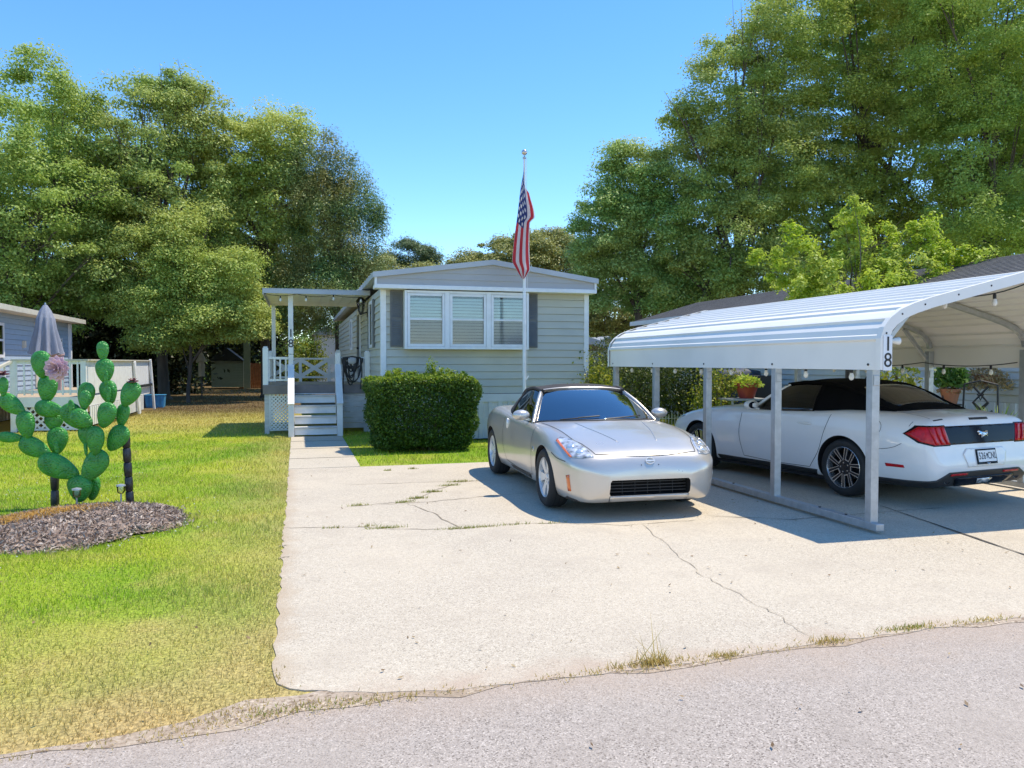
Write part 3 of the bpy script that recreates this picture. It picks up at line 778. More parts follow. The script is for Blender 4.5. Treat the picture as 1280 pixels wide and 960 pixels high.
photo_tree('far_tree', 'pale hazy tree behind the flag and the house roof', 'tree', 650, 58,
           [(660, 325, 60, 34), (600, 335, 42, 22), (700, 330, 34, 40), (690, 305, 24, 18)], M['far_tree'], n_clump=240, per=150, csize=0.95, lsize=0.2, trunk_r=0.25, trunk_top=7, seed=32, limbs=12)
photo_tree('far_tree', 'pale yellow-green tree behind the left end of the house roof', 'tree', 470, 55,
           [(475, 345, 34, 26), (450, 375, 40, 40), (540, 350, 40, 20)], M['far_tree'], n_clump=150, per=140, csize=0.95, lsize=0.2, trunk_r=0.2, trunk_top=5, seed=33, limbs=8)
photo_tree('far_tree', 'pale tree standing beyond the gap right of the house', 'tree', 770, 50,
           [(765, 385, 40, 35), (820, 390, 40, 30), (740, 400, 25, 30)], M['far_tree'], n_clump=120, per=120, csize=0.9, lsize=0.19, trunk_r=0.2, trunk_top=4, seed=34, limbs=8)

r = np.random.default_rng(123); n = 420
x = r.uniform(-5, 6, n); y = 2.2 + 11 * r.uniform(0, 1, n) ** 1.3
C = np.stack([x, y, np.where((x < -.13) & (y > 3.6), .035, .016) + r.uniform(0, .008, n)], 1)
M['fallen'] = leaf_mat('fallen_leaves', [(0.10, 0.06, 0.03), (0.26, 0.16, 0.07), (0.40, 0.30, 0.15)], 0.1)
V = leaves(C, 0.030, r, 2.2, 0.42)
tag(np_mesh('fallen_leaves', V, np.arange(len(V)).reshape(-1, 4), M['fallen']), kind='stuff')

# young bright tree between the carport and the white house
photo_tree('young_tree', 'young tree with bright lime-green leaves just behind the carport roof', 'tree', 1060, 15.8,
           [(985, 300, 18, 28), (965, 325, 24, 22), (1045, 285, 14, 42), (1065, 270, 10, 30), (1010, 330, 34, 30), (1090, 310, 30, 34), (1130, 300, 20, 22), (1160, 305, 24, 32), (1185, 320, 18, 22), (1215, 325, 18, 16), (1065, 355, 90, 26), (1130, 345, 60, 24)], M['lime_leaf'], n_clump=150, per=90, csize=0.24, lsize=0.105, trunk_r=0.06, trunk_top=2.6, seed=41, limbs=30, flat=0.9, aspect=0.42)

# far wood closing the horizon on every side
r = np.random.default_rng(5)
n = 2300
ang = r.uniform(R(-75), R(75), n); rad = r.uniform(64, 90, n)
hgt = 3.2 + 1.8 * np.sin(ang * 9) + 1.0 * np.sin(ang * 23 + 1)
mid = (ang > R(-12)) & (ang < R(6)); hgt[mid] += 1.0
X = np.sin(ang) * rad; Z = np.cos(ang) * rad
C = np.stack([X * CT + Z * ST, -X * ST + Z * CT, r.uniform(0, 1, n) ** 0.7 * hgt], 1)
P = np.repeat(C, 45, 0); P = P + r.normal(0, 1, P.shape) * np.array([1.3, 1.3, 0.9]); P = P[P[:, 2] > 0]
V = leaves(P, 0.6, r)
tag(np_mesh('far_woodland', V, np.arange(len(V)).reshape(-1, 4), M['oak_dark']), kind='stuff')
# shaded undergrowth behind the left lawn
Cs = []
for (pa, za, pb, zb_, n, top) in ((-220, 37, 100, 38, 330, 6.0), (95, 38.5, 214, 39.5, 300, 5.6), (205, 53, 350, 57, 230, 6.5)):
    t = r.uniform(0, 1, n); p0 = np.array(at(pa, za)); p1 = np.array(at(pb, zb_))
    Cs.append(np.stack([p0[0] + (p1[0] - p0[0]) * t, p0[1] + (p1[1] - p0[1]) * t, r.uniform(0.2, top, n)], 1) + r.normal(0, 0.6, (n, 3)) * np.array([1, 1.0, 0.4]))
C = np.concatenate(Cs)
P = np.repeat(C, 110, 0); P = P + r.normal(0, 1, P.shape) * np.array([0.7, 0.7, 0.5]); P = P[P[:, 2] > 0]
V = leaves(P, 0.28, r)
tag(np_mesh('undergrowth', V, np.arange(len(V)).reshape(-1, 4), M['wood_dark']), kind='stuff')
# ================================================================== BUILDINGS
def siding(mb, axis, fixed, u0, u1, z0, z1, course, out, m=0, lap=0.022):
    """overlapping horizontal boards on a wall; axis 'x': wall runs along x at y=fixed, out = -1/+1 facing"""
    n = max(1, round((z1 - z0) / course)); h = (z1 - z0) / n
    for i in range(n):
        a = z0 + i * h; b = a + h
        P = [(lap, a + 0.004), (lap * 0.95, a + 0.016), (0.0, b - 0.002), (-0.012, b + 0.004), (-0.03, b + 0.004), (-0.03, a + 0.004), (-0.012, a + 0.004)]
        vs = []
        for u in (u0, u1):
            for d, z in P:
                q = fixed + out * d
                vs.append((u, q, z) if axis == 'x' else (q, u, z))
        k = len(P)
        fs = [(j, (j + 1) % k, (j + 1) % k + k, j + k) for j in range(k)] + [tuple(range(k)), tuple(range(2 * k - 1, k - 1, -1))]
        mb.add(vs, fs, m)

def ribbed(mb, axis, fixed, u0, u1, z0, z1, pitch, depth, out, m=0):
    """upright ribbed sheet"""
    n = max(1, int((u1 - u0) / pitch)); P = []
    for i in range(n):
        a = u0 + (u1 - u0) * i / n; w_ = (u1 - u0) / n
        P += [(a, 0), (a + w_ * 0.42, 0), (a + w_ * 0.5, depth), (a + w_ * 0.9, depth)]
    P.append((u1, 0))
    for zz in [(z0, z1)]:
        g0 = []; g1 = []
        for u, d in P:
            q = fixed + out * d
            g0.append((u, q, zz[0]) if axis == 'x' else (q, u, zz[0])); g1.append((u, q, zz[1]) if axis == 'x' else (q, u, zz[1]))
        mb.grid([g0, g1], m)

HX0, HX1, HY0, HY1 = 1.644, 6.02, 15.55, 32.0
HL = (HX0, HY0, 0)
house = thing('mobile_home', 'grey-sided mobile home with a triple white front window, behind the silver car', 'house', HL)
def part(name, mb, mats, t, **kw):
    return obj(name, mb, mats, t, off=tuple(t.location), **kw)
# walls (front is a lapped sheet; the core behind stops light)
b = MB(); b.box(HX0 + 0.03, HX1 - 0.03, HY0 + 0.03, HY1 - 0.03, 0.12, 3.05, 1)
siding(b, 'x', HY0, HX0 + 0.02, HX1 - 0.02, 0.97, 3.10, 0.152, -1)
siding(b, 'y', HX0, HY0, HY1, 0.97, 3.13, 0.152, -1)
siding(b, 'y', HX1, HY0, HY1, 0.97, 3.13, 0.152, 1)
part('wall', b, [M['siding_grey'], M['dark_room']], house, fix=False)
b = MB()
ribbed(b, 'x', HY0 - 0.005, HX0, HX1, 0.04, 0.82, 0.20, 0.02, -1)
ribbed(b, 'y', HX0 - 0.005, HY0, HY1, 0.04, 0.82, 0.20, 0.02, -1)
b.box(HX0 - 0.03, HX1 + 0.03, HY0 - 0.035, HY0 - 0.004, 0.80, 0.965)
b.box(HX0 - 0.034, HX0 - 0.004, HY0, HY1, 0.80, 0.965)
part('skirting', b, M['skirt'], house, fix=False)
# gable end over the window, standing forward of the wall
gx0, gx1, gy = HX0 - 0.16, HX1 + 0.07, HY0 - 0.30
pk = (HX0 + HX1) / 2 + 0.02
b = MB()
zl, zr, zp, zb = 3.36, 3.36, 3.66, 3.15
siding_rows = 4
for i in range(siding_rows):
    a0 = zb + (zp - zb) * i / siding_rows; a1 = zb + (zp - zb) * (i + 1) / siding_rows
    def xs_at(z):
        if z <= zl: return gx0, gx1
        t = (z - zl) / (zp - zl); return gx0 + (pk - gx0) * t, gx1 + (pk - gx1) * t
    l0, r0 = xs_at(a0); l1, r1 = xs_at(a1)
    ring0 = [(l0, gy - 0.012, a0), (r0, gy - 0.012, a0)]; ring1 = [(l1, gy, a1), (r1, gy, a1)]
    if a0 < zl < a1:
        b.add([(l0, gy - 0.012, a0), (r0, gy - 0.012, a0), (gx1, gy - 0.003, zl), (r1, gy, a1), (l1, gy, a1), (gx0, gy - 0.003, zl)], [(0, 1, 2, 3, 4, 5)])
    else:
        b.add(ring0 + ring1, [(0, 1, 3, 2)])
    b.add([ring0[0], ring0[1], (r0, gy, a0), (l0, gy, a0)], [(0, 1, 2, 3)])
b.box(gx0, gx1, gy + 0.004, HY0 + 0.02, zb, zl)
part('gable', b, M['gable_grey'], house, fix=False)
b = MB()
b.box(gx0 - 0.02, gx1 + 0.02, gy - 0.035, gy - 0.014, zb - 0.075, zb + 0.005)
b.box(gx0 - 0.02, gx1 + 0.02, gy - 0.013, HY0 - 0.002, zb - 0.075, zb - 0.005)
b.box(gx0 - 0.018, gx0 + 0.03, gy - 0.03, gy - 0.014, zb + 0.006, zl)
b.box(gx1 - 0.03, gx1 + 0.018, gy - 0.03, gy - 0.014, zb + 0.006, zl)
part('gable_trim', b, M['white_trim'], house, bevel=0.004)
for x0, x1 in ((HX0 - 0.03, HX0 + 0.075), (HX1 - 0.075, HX1 + 0.03)):
    b = MB(); b.box(x0, x1, HY0 - 0.028, HY0 - 0.012, 0.97, zb - 0.078)
    if x0 < 3: b.box(x0 - 0.004, x0 + 0.012, HY0 - 0.011, HY0 + 0.09, 0.97, zb - 0.078)
    part('corner_trim', b, M['white_trim'], house, bevel=0.003)
# roof: two low slopes of standing-seam sheet with a turned-down edge
b = MB()
ry0, ry1 = gy - 0.06, HY1 + 0.2
for (xe, s) in ((gx0 - 0.05, 1), (gx1 + 0.05, -1)):
    ze = zl + 0.025; zr_ = zp + 0.045
    b.grid([[(xe, ry0, ze), (xe, ry1, ze)], [(pk, ry0, zr_), (pk, ry1, zr_)]])
    b.grid([[(xe, ry0, ze - 0.105), (xe, ry0, ze)], [(pk, ry0, zr_ - 0.105), (pk, ry0, zr_)]])
    b.grid([[(xe, ry0, ze - 0.105), (xe, ry1, ze - 0.105)], [(xe, ry0, ze), (xe, ry1, ze)]])
    b.grid([[(xe, ry0, ze - 0.105), (xe, ry1, ze - 0.105)], [(pk, ry0, zr_ - 0.105), (pk, ry1, zr_ - 0.105)]])
    for k in range(1, 34):
        y = ry0 + k * 0.5
        b.bar((xe, y, ze + 0.01), (pk, y, zr_ + 0.01), 0.03, 0.025)
part('roof', b, M['roof_grey'], house, fix=False)
b = MB(); b.prism([(HX0 + 0.0, 3.42), (HX0 + 0.85, 3.42), (HX0 + 0.85, 3.80), (HX0 + 0.42, 3.92), (HX0 + 0.0, 3.80)], 'y', 24.0, 27.5)
part('roof_dormer', b, M['white_trim'], house)

# triple window box
bx0, bx1, by, bz0, bz1 = 2.06, 4.63, HY0 - 0.27, 1.885, 3.055
bay = MB()
bay.box(bx0, bx1, by + 0.02, HY0 - 0.015, bz0, bz0 + 0.03); bay.box(bx0, bx1, by + 0.02, HY0 - 0.015, bz1 - 0.03, bz1)
bay.box(bx0, bx0 + 0.03, by + 0.02, HY0 - 0.015, bz0 + 0.03, bz1 - 0.03); bay.box(bx1 - 0.03, bx1, by + 0.02, HY0 - 0.015, bz0 + 0.03, bz1 - 0.03)
W3 = (bx1 - bx0) / 3
for i in range(4):
    x = bx0 + i * W3
    bay.box(max(bx0, x - 0.05), min(bx1, x + 0.05), by - 0.002, by + 0.018, bz0, bz1)
for i in range(3):
    bay.box(bx0 + i * W3 + 0.051, bx0 + (i + 1) * W3 - 0.051, by - 0.002, by + 0.018, bz0, bz0 + 0.05)
    bay.box(bx0 + i * W3 + 0.051, bx0 + (i + 1) * W3 - 0.051, by - 0.002, by + 0.018, bz1 - 0.05, bz1)
bay_o = part('bay_window', bay, M['white_trim'], house, bevel=0.004)
def blind(x0, x1, y, z0, z1, pitch=0.062):
    m = MB(); n = int((z1 - z0) / pitch)
    for k in range(n):
        z = z0 + k * pitch
        m.add([(x0, y - 0.012, z), (x1, y - 0.012, z), (x1, y + 0.004, z + pitch * 0.88), (x0, y + 0.004, z + pitch * 0.88)], [(0, 1, 2, 3)])
    m.box(x0, x1, y + 0.05, y + 0.06, z0, z1, 1)
    return m
for i in range(3):
    x0 = bx0 + i * W3 + 0.055; x1 = bx0 + (i + 1) * W3 - 0.055; z0 = bz0 + 0.055; z1 = bz1 - 0.055
    f = MB(); t_ = 0.05; zm = (z0 + z1) / 2 + 0.015
    f.box(x0, x0 + t_, by + 0.002, by + 0.03, z0, z1); f.box(x1 - t_, x1, by + 0.002, by + 0.03, z0, z1)
    f.box(x0 + t_, x1 - t_, by + 0.002, by + 0.03, z0, z0 + t_); f.box(x0 + t_, x1 - t_, by + 0.002, by + 0.03, z1 - t_, z1)
    f.box(x0 + t_, x1 - t_, by + 0.006, by + 0.03, zm - 0.02, zm + 0.02)
    s = part('window_sash', f, M['white_trim'], house, bevel=0.003)
    p = MB(); p.box(x0 + t_, x1 - t_, by + 0.018, by + 0.021, zm + 0.02, z1 - t_)
    part('pane', p, M['pane'], house).parent = s
    p = MB(); p.box(x0 + t_, x1 - t_, by + 0.014, by + 0.017, z0 + t_, zm - 0.02)
    q = part('pane', p, M['screen_pane'], house); q.parent = s; q['label'] = 'lower pane behind a grey insect screen'
    part('blind', blind(x0 + t_, x1 - t_, by + 0.075, z0 + t_, z1 - t_), [M['blind'], M['dark_room']], house, fix=False).parent = s
for x0, x1 in ((1.80, 2.045), (4.65, 4.89)):
    s = MB(); s.box(x0, x1, HY0 - 0.045, HY0 - 0.016, 1.93, 3.06)
    for z in (1.97, 2.53):
        for k in range(12):
            zz = z + k * 0.042
            s.add([(x0 + 0.03, HY0 - 0.058, zz), (x1 - 0.03, HY0 - 0.058, zz), (x1 - 0.03, HY0 - 0.044, zz + 0.036), (x0 + 0.03, HY0 - 0.044, zz + 0.036), (x0 + 0.03, HY0 - 0.044, zz), (x1 - 0.03, HY0 - 0.044, zz)],
                  [(0, 1, 2, 3), (4, 5, 1, 0)])
    part('shutter', s, M['shutter'], house, fix=False)
# left side: two windows, a door, the lantern
def side_window(y0, y1, z0, z1, shut=True):
    f = MB(); x = HX0 - 0.05; t_ = 0.07
    f.box(x, x + 0.04, y0, y0 + t_, z0, z1); f.box(x, x + 0.04, y1 - t_, y1, z0, z1)
    f.box(x, x + 0.04, y0 + t_, y1 - t_, z0, z0 + t_); f.box(x, x + 0.04, y0 + t_, y1 - t_, z1 - t_, z1)
    o = part('window', f, M['white_trim'], house)
    p = MB(); p.box(x + 0.018, x + 0.022, y0 + t_, y1 - t_, z0 + t_, z1 - t_)
    part('pane', p, M['dark_pane'], house).parent = o
    if shut:
        for a in (y0 - 0.32, y1 + 0.02):
            s = MB(); s.box(x + 0.006, x + 0.034, a, a + 0.30, z0, z1); part('shutter', s, M['shutter'], house)
side_window(17.25, 18.05, 1.95, 3.0)
side_window(24.0, 24.7, 2.0, 2.95, False)
d = MB(); d.box(HX0 - 0.05, HX0 - 0.016, 20.7, 21.7, 1.06, 3.02); d.box(HX0 - 0.062, HX0 - 0.051, 20.85, 21.55, 1.2, 2.9, 1)
do = part('door', d, [M['white_trim'], M['shutter']], house)
k = MB(); k.ell((HX0 - 0.09, 20.92, 2.0), 0.03, 0.03, 0.03, 8, 6); part('door_knob', k, M['black_metal'], house).parent = do
l = MB(); lx, ly, lz = HX0 - 0.17, 18.7, 2.80
l.bar((HX0 - 0.02, ly, lz + 0.02), (lx, ly, lz - 0.02), 0.03, 0.03)
l.box(HX0 - 0.03, HX0 - 0.012, ly - 0.05, ly + 0.05, lz - 0.1, lz + 0.1)
l.lathe([(0.02, -0.05), (0.05, -0.02), (0.055, 0.02)], (lx, ly, lz), 6)
l.lathe([(0.13, 0.27), (0.10, 0.31), (0.04, 0.38), (0.012, 0.44)], (lx, ly, lz), 6)
for k in range(6):
    t = 2 * PI * k / 6
    l.bar((lx + 0.055 * math.cos(t), ly + 0.055 * math.sin(t), lz + 0.02), (lx + 0.105 * math.cos(t), ly + 0.105 * math.sin(t), lz + 0.27), 0.012, 0.012)
lo = part('wall_lantern', l, M['black_metal'], house, fix=False)
l = MB(); l.lathe([(0.048, 0.025), (0.096, 0.265)], (lx, ly, lz), 6)
part('lantern_glass', l, M['pane'], house).parent = lo

# ------------------------------------------------------------------ porch
PX0, PX1, PY0, PY1, PZ = -0.72, 1.60, 18.2, 21.6, 1.10
porch = thing('porch', 'white railed wooden porch with steps and flat roof beside the grey mobile home', 'porch', (0.4, 18.2, 0))
b = MB()
nb = 17
for k in range(nb):
    y = PY0 + (PY1 - PY0) * k / nb
    b.box(PX0, PX1, y + 0.004, y + (PY1 - PY0) / nb - 0.004, PZ - 0.03, PZ)
part('deck_floor', b, M['deck_tan'], porch)
b = MB(); b.box(PX0 - 0.03, PX1, PY0 - 0.04, PY0 - 0.002, PZ - 0.20, PZ + 0.012); b.box(PX0 - 0.034, PX0 - 0.004, PY0 - 0.002, PY1, PZ - 0.20, PZ + 0.012)
part('fascia', b, M['brown_fascia'], porch, bevel=0.004)
for x in (PX0 + 0.05, PX1 - 0.06):
    for y in (PY0 + 0.06, PY1 - 0.06):
        b = MB(); b.box(x - 0.05, x + 0.05, y - 0.05, y + 0.05, -0.05, PZ - 0.032); part('deck_post', b, M['grey_wood'], porch)
def lattice(x0, x1, y, z0, z1, p=0.085, w_=0.032, axis='x'):
    m = MB(); n = int((x1 - x0 + z1 - z0) / p) + 2
    for s in (1, -1):
        for k in range(n):
            c = x0 + k * p if s == 1 else x1 - k * p
            # line u = c - s*(z-z0)
            pts = []
            ua, za = c, z0; ub, zb_ = c - s * (z1 - z0), z1
            lo, hi = x0, x1
            def clip(ua, za, ub, zb_):
                t0, t1 = 0.0, 1.0; du = ub - ua
                for bound, sign in ((lo, 1), (hi, -1)):
                    fa = (ua - bound) * sign; fb = (ub - bound) * sign
                    if fa < 0 and fb < 0: return None
                    if fa < 0: t0 = max(t0, fa / (fa - fb))
                    elif fb < 0: t1 = min(t1, fa / (fa - fb))
                if t1 - t0 < 1e-3: return None
                return (ua + du * t0, za + (zb_ - za) * t0, ua + du * t1, za + (zb_ - za) * t1)
            q = clip(ua, za, ub, zb_)
            if q is None: continue
            yy = y + 0.006 * s
            if axis == 'x': m.bar((q[0], yy, q[1]), (q[2], yy, q[3]), 0.010, w_, up=(0, 0, 1))
            else: m.bar((yy, q[0], q[1]), (yy, q[2], q[3]), 0.010, w_, up=(0, 0, 1))
    return m
b = lattice(PX0 + 0.12, -0.10, PY0 + 0.03, 0.10, PZ - 0.205)
b.box(PX0 + 0.09, PX0 + 0.12, PY0 + 0.015, PY0 + 0.045, 0.08, PZ - 0.205); b.box(PX0 + 0.09, -0.1, PY0 + 0.015, PY0 + 0.045, 0.07, 0.10)
part('lattice', b, M['white_wood'], porch, fix=False)
b = MB()
for k in range(7):
    b.box(0.90, PX1 - 0.01, PY0 + 0.005 + 0.003 * (k % 2), PY0 + 0.03, 0.10 + k * 0.125, 0.10 + k * 0.125 + 0.116)
part('deck_skirt', b, M['grey_wood'], porch)
b = MB(); b.box(PX1 - 0.02, PX1 + 0.06, PY0 - 0.06, PY0 - 0.042, 0.0, 0.62); part('corner_board', b, M['white_wood'], porch)
# steps
sx0, sx1 = -0.07, 0.83
NS = 5; rise = PZ / NS; run = 0.235
for k in range(1, NS):
    y = PY0 - 0.045 - (NS - k) * run
    b = MB(); b.box(sx0, sx1, y, y + run + 0.03, k * rise - 0.035, k * rise)
    b.box(sx0, sx1, y + 0.03, y + 0.05, k * rise - rise * 0.80, k * rise - 0.036, 1)
    part('step', b, [M['grey_wood'], M['white_wood']], porch, bevel=0.004)
b = MB(); b.box(sx0, sx1, PY0 - 0.06, PY0 - 0.042, PZ - rise * 0.99 + 0.03, PZ - 0.205); part('riser', b, M['white_wood'], porch)
ybot = PY0 - 0.045 - (NS - 1) * run
for x in (sx0 - 0.065, sx1 + 0.065):
    b = MB(); b.box(x - 0.06, x + 0.06, ybot - 0.02, ybot + 0.10, -0.02, 0.70); part('newel_post', b, M['white_wood'], porch, bevel=0.006)
    b = MB(); b.box(x - 0.055, x + 0.055, PY0 - 0.16, PY0 - 0.05, 0.3, 1.80 if x < 0 else 1.84); part('newel_post', b, M['white_wood'], porch, bevel=0.006)
    b = MB(); b.bar((x, ybot - 0.05, 0.715), (x, PY0 - 0.16, 1.56), 0.14, 0.035); part('handrail', b, M['white_wood'], porch, bevel=0.004)
    b = MB(); b.prism([(ybot + 0.1, 0.02), (ybot + 0.1, 0.20), (PY0 - 0.16, PZ - 0.02), (PY0 - 0.16, PZ - 0.32)], 'x', x - 0.03, x + 0.03); part('stringer', b, M['white_wood'], porch)
def rail_run(p, q, nbal, xs_=0, top=1.72, low=1.22):
    b = MB()
    b.bar((p[0], p[1], top), (q[0], q[1], top), 0.05, 0.05); b.bar((p[0], p[1], low), (q[0], q[1], low), 0.04, 0.05)
    for k in range(nbal):
        t = (k + 0.5) / nbal; x = p[0] + (q[0] - p[0]) * t; y = p[1] + (q[1] - p[1]) * t
        b.bar((x, y, low), (x, y, top), 0.035, 0.035)
    for k in range(xs_):
        t0 = k / xs_ + 0.01; t1 = (k + 1) / xs_ - 0.01
        a = (p[0] + (q[0] - p[0]) * t0, p[1] + (q[1] - p[1]) * t0); c = (p[0] + (q[0] - p[0]) * t1, p[1] + (q[1] - p[1]) * t1)
        b.bar((a[0], a[1] + .01, low + .03), (c[0], c[1] + .01, top - .03), 0.022, 0.10, up=(0, 0, 1)); b.bar((a[0], a[1] - .012, top - .03), (c[0], c[1] - .012, low + .03), 0.022, 0.10, up=(0, 0, 1))
        if k: b.box(a[0] - 0.05, a[0] + 0.03, a[1] - 0.026, a[1] + 0.024, PZ, top - 0.026)
    part('railing', b, M['white_wood'], porch, fix=False)
rail_run((PX0 + 0.04, PY0 + 0.03), (-0.19, PY0 + 0.03), 4)
rail_run((0.95, PY0 + 0.03), (1.56, PY0 + 0.03), 4)
rail_run((PX0 + 0.03, PY1 - 0.05), (1.58, PY1 - 0.05), 0, 3)
rail_run((PX0 + 0.03, PY0 + 0.08), (PX0 + 0.03, PY1 - 0.1), 18)
for x, y, h in ((PX0 + 0.03, PY0 + 0.03, 1.95), (1.57, PY0 + 0.0, 1.86), (PX0 + 0.03, PY1 - 0.05, 1.90), (0.98, PY0 + 1.4, 1.9)):
    b = MB(); b.box(x - 0.06, x + 0.06, y - 0.06, y + 0.06, PZ - 0.0, h); b.box(x - 0.045, x + 0.045, y - 0.045, y + 0.045, h, h + 0.03)
    part('rail_post', b, M['white_wood'], porch, bevel=0.008)
# roof
rx0, rx1, ryf, ryb, rz = -0.70, HX0 - 0.03, 17.85, 21.9, 3.17
b = MB(); b.box(rx0, rx1, ryf, ryb, rz, rz + 0.03); 
for k in range(1, 10): b.box(rx0 + k * 0.25 - 0.006, rx0 + k * 0.25 + 0.006, ryf + 0.02, ryb - 0.02, rz - 0.008, rz - 0.0005)
part('porch_roof', b, M['white_wood'], porch)
b = MB(); b.box(rx0 - 0.02, rx1, ryf - 0.03, ryf - 0.002, rz - 0.02, rz + 0.075); b.box(rx0 - 0.03, rx0 - 0.002, ryf - 0.002, ryb, rz - 0.05, rz + 0.075); b.box(rx0 - 0.035, rx1, ryf - 0.035, ryb, rz + 0.077, rz + 0.09)
part('roof_edge', b, M['roof_grey'], porch)
b = MB(); b.box(-0.19, -0.08, 18.045, 18.145, 1.81, rz - 0.002)
rp = part('roof_post', b, M['white_wood'], porch, bevel=0.006)
b = MB(); b.box(rx0 + 0.05, rx0 + 0.15, PY1 - 0.11, PY1 - 0.01, PZ, rz - 0.002); part('roof_post', b, M['white_wood'], porch, bevel=0.006)
M['num_black'] = pm('black_number_paint', (0.012, 0.012, 0.013), 0.5)
for s, z in (('1', 2.27), ('8', 2.04)):
    o = text_obj('house_number', s, 0.26, M['num_black'], porch, Matrix.Translation((-0.135 - 0.4, 18.042 - 18.2, z)) @ Matrix.Rotation(PI / 2, 4, 'X'), 0.003)
    o['label'] = 'black figure ' + s + ' on the porch post'

def string_lights(label, pts, every, loc, drop=0.09, ball=0.035, sag=0.05):
    t = thing('string_lights', label, 'string lights', loc)
    c = MB(); P = []
    for i in range(len(pts) - 1):
        a = Vector(pts[i]); d_ = Vector(pts[i + 1])
        for j in range(8):
            u = j / 8; q = a.lerp(d_, u); q.z -= sag * 4 * u * (1 - u); P.append(q)
    P.append(Vector(pts[-1])); P = [p - Vector(loc) for p in P]
    c.tube(P, 0.007, 5)
    obj('cable', c, M['black_plastic'], t, fix=False)
    bulbs = []
    acc = every * 0.5
    for i in range(len(P) - 1):
        seg = (P[i + 1] - P[i]).length
        acc += seg
        if acc >= every:
            acc = 0; q = P[i + 1]
            m = MB(); m.lathe([(0.012, 0.0), (0.016, -0.02), (0.016, -0.055)], q, 8, 0)
            m.lathe([(0.015, -0.055), (ball * 0.8, -0.055 - ball * 0.8), (ball, -0.055 - ball * 1.5), (ball * 0.75, -0.055 - ball * 2.3), (0.006, -0.055 - ball * 2.7)], q, 10, 1)
            obj('bulb', m, [M['black_plastic'], M['bulb']], t, smooth=40)
    return t
string_lights('dark cable of small bulbs along the front edge of the porch roof', [(rx0, ryf + 0.04, rz - 0.02), (0.0, ryf + 0.04, rz - 0.02), (0.8, ryf + 0.04, rz - 0.02), (rx1, ryf + 0.04, rz - 0.02)], 0.55, (rx0, ryf, rz), ball=0.028)

# bundle of straps on the railing
t = thing('strap_bundle', 'bundle of black straps hanging on the white porch railing right of the steps', 'straps', (1.22, PY0 - 0.02, 1.1))
b = MB()
rr = random.Random(4)
for k in range(13):
    w_ = 0.07 + 0.13 * rr.random(); dp = 0.2 + 0.42 * rr.random(); x0 = rr.uniform(-0.05, 0.05)
    P = [(x0 + w_ * math.cos(PI * j / 12), -0.03 - 0.05 * rr.random(), 0.62 - dp * math.sin(PI * j / 12) ** 0.8) for j in range(13)]
    b.tube(P, 0.016, 5)
for x, l in ((-0.21, 0.75), (0.2, 0.70)):
    b.tube([(x, -0.05, 0.60), (x + 0.02, -0.06, 0.3), (x - 0.01, -0.05, 0.6 - l)], 0.016, 5)
b.tube([(-0.21, -0.04, 0.62), (0, -0.06, 0.65), (0.2, -0.04, 0.62)], 0.022, 6)
obj('strap', b, M['black_plastic'], t, smooth=60, fix=False)
b = MB(); b.ell((0, -0.05, 0.56), 0.13, 0.05, 0.09, 12, 8)
M['grey_cloth'] = pm('grey_cloth', (0.42, 0.42, 0.43), 0.8, bump=0.3)
obj('pouch', b, M['grey_cloth'], t, smooth=60)

# ------------------------------------------------------------------ box bush, flagpole
bush = thing('clipped_bush', 'boxy clipped bush with yellow-green top in front of the grey mobile home', 'bush', (2.23, 14.2, 0))
r = np.random.default_rng(51)
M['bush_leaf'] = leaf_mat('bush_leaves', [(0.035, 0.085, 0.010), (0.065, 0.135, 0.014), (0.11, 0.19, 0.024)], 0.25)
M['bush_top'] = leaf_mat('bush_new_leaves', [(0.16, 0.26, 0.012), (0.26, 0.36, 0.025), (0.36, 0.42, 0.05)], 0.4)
def box_shell(n, hx, hy, z0, z1, r, p=9.0):
    d = r.normal(0, 1, (n * 3, 3)); 
    u = r.uniform(-1, 1, (n, 3)); s = (np.abs(u) ** p).sum(1) ** (1 / p)
    u = u / s[:, None]
    dep = 1 - 0.22 * r.uniform(0, 1, n) ** 2
    lump = 1 + 0.045 * np.sin(u[:, 0] * 6 + 1) * np.sin(u[:, 1] * 5 + 2) + 0.04 * np.sin(u[:, 2] * 7 + u[:, 0] * 4) + r.normal(0, 0.015, n)
    u *= (dep * lump)[:, None]
    tap = 0.90 + 0.10 * np.clip((u[:, 2] + 1) / 1.4, 0, 1)
    return np.stack([u[:, 0] * hx * tap, u[:, 1] * hy * tap, (z0 + z1) / 2 + u[:, 2] * (z1 - z0) / 2], 1)
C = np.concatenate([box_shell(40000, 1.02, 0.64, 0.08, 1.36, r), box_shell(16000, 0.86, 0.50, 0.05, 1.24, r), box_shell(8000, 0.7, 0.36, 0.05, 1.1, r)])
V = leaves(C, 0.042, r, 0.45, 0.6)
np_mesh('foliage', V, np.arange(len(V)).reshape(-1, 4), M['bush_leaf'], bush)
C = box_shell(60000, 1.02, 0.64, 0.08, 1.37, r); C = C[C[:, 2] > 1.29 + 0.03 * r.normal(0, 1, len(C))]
sp_ = []
for (sx, sy, n, h) in ((0.15, -0.1, 14, 0.36), (0.28, -0.3, 6, 0.2), (-0.45, 0.1, 12, 0.14), (-0.6, -0.1, 7, 0.12), (0.55, 0.2, 7, 0.14), (-0.2, 0.3, 8, 0.12), (0.8, 0.1, 5, 0.1)):
    for k in range(n):
        bx_, by_ = sx + r.normal(0, 0.07), sy + r.normal(0, 0.07); hh = h * r.uniform(0.5, 1.1)
        for q in range(26):
            u = r.uniform(0, 1); sp_.append((bx_ + r.normal(0, 0.02), by_ + r.normal(0, 0.02), 1.36 + hh * u))
C = np.concatenate([C, np.array(sp_)])
V = leaves(C, 0.042, r, 0.5, 0.6)
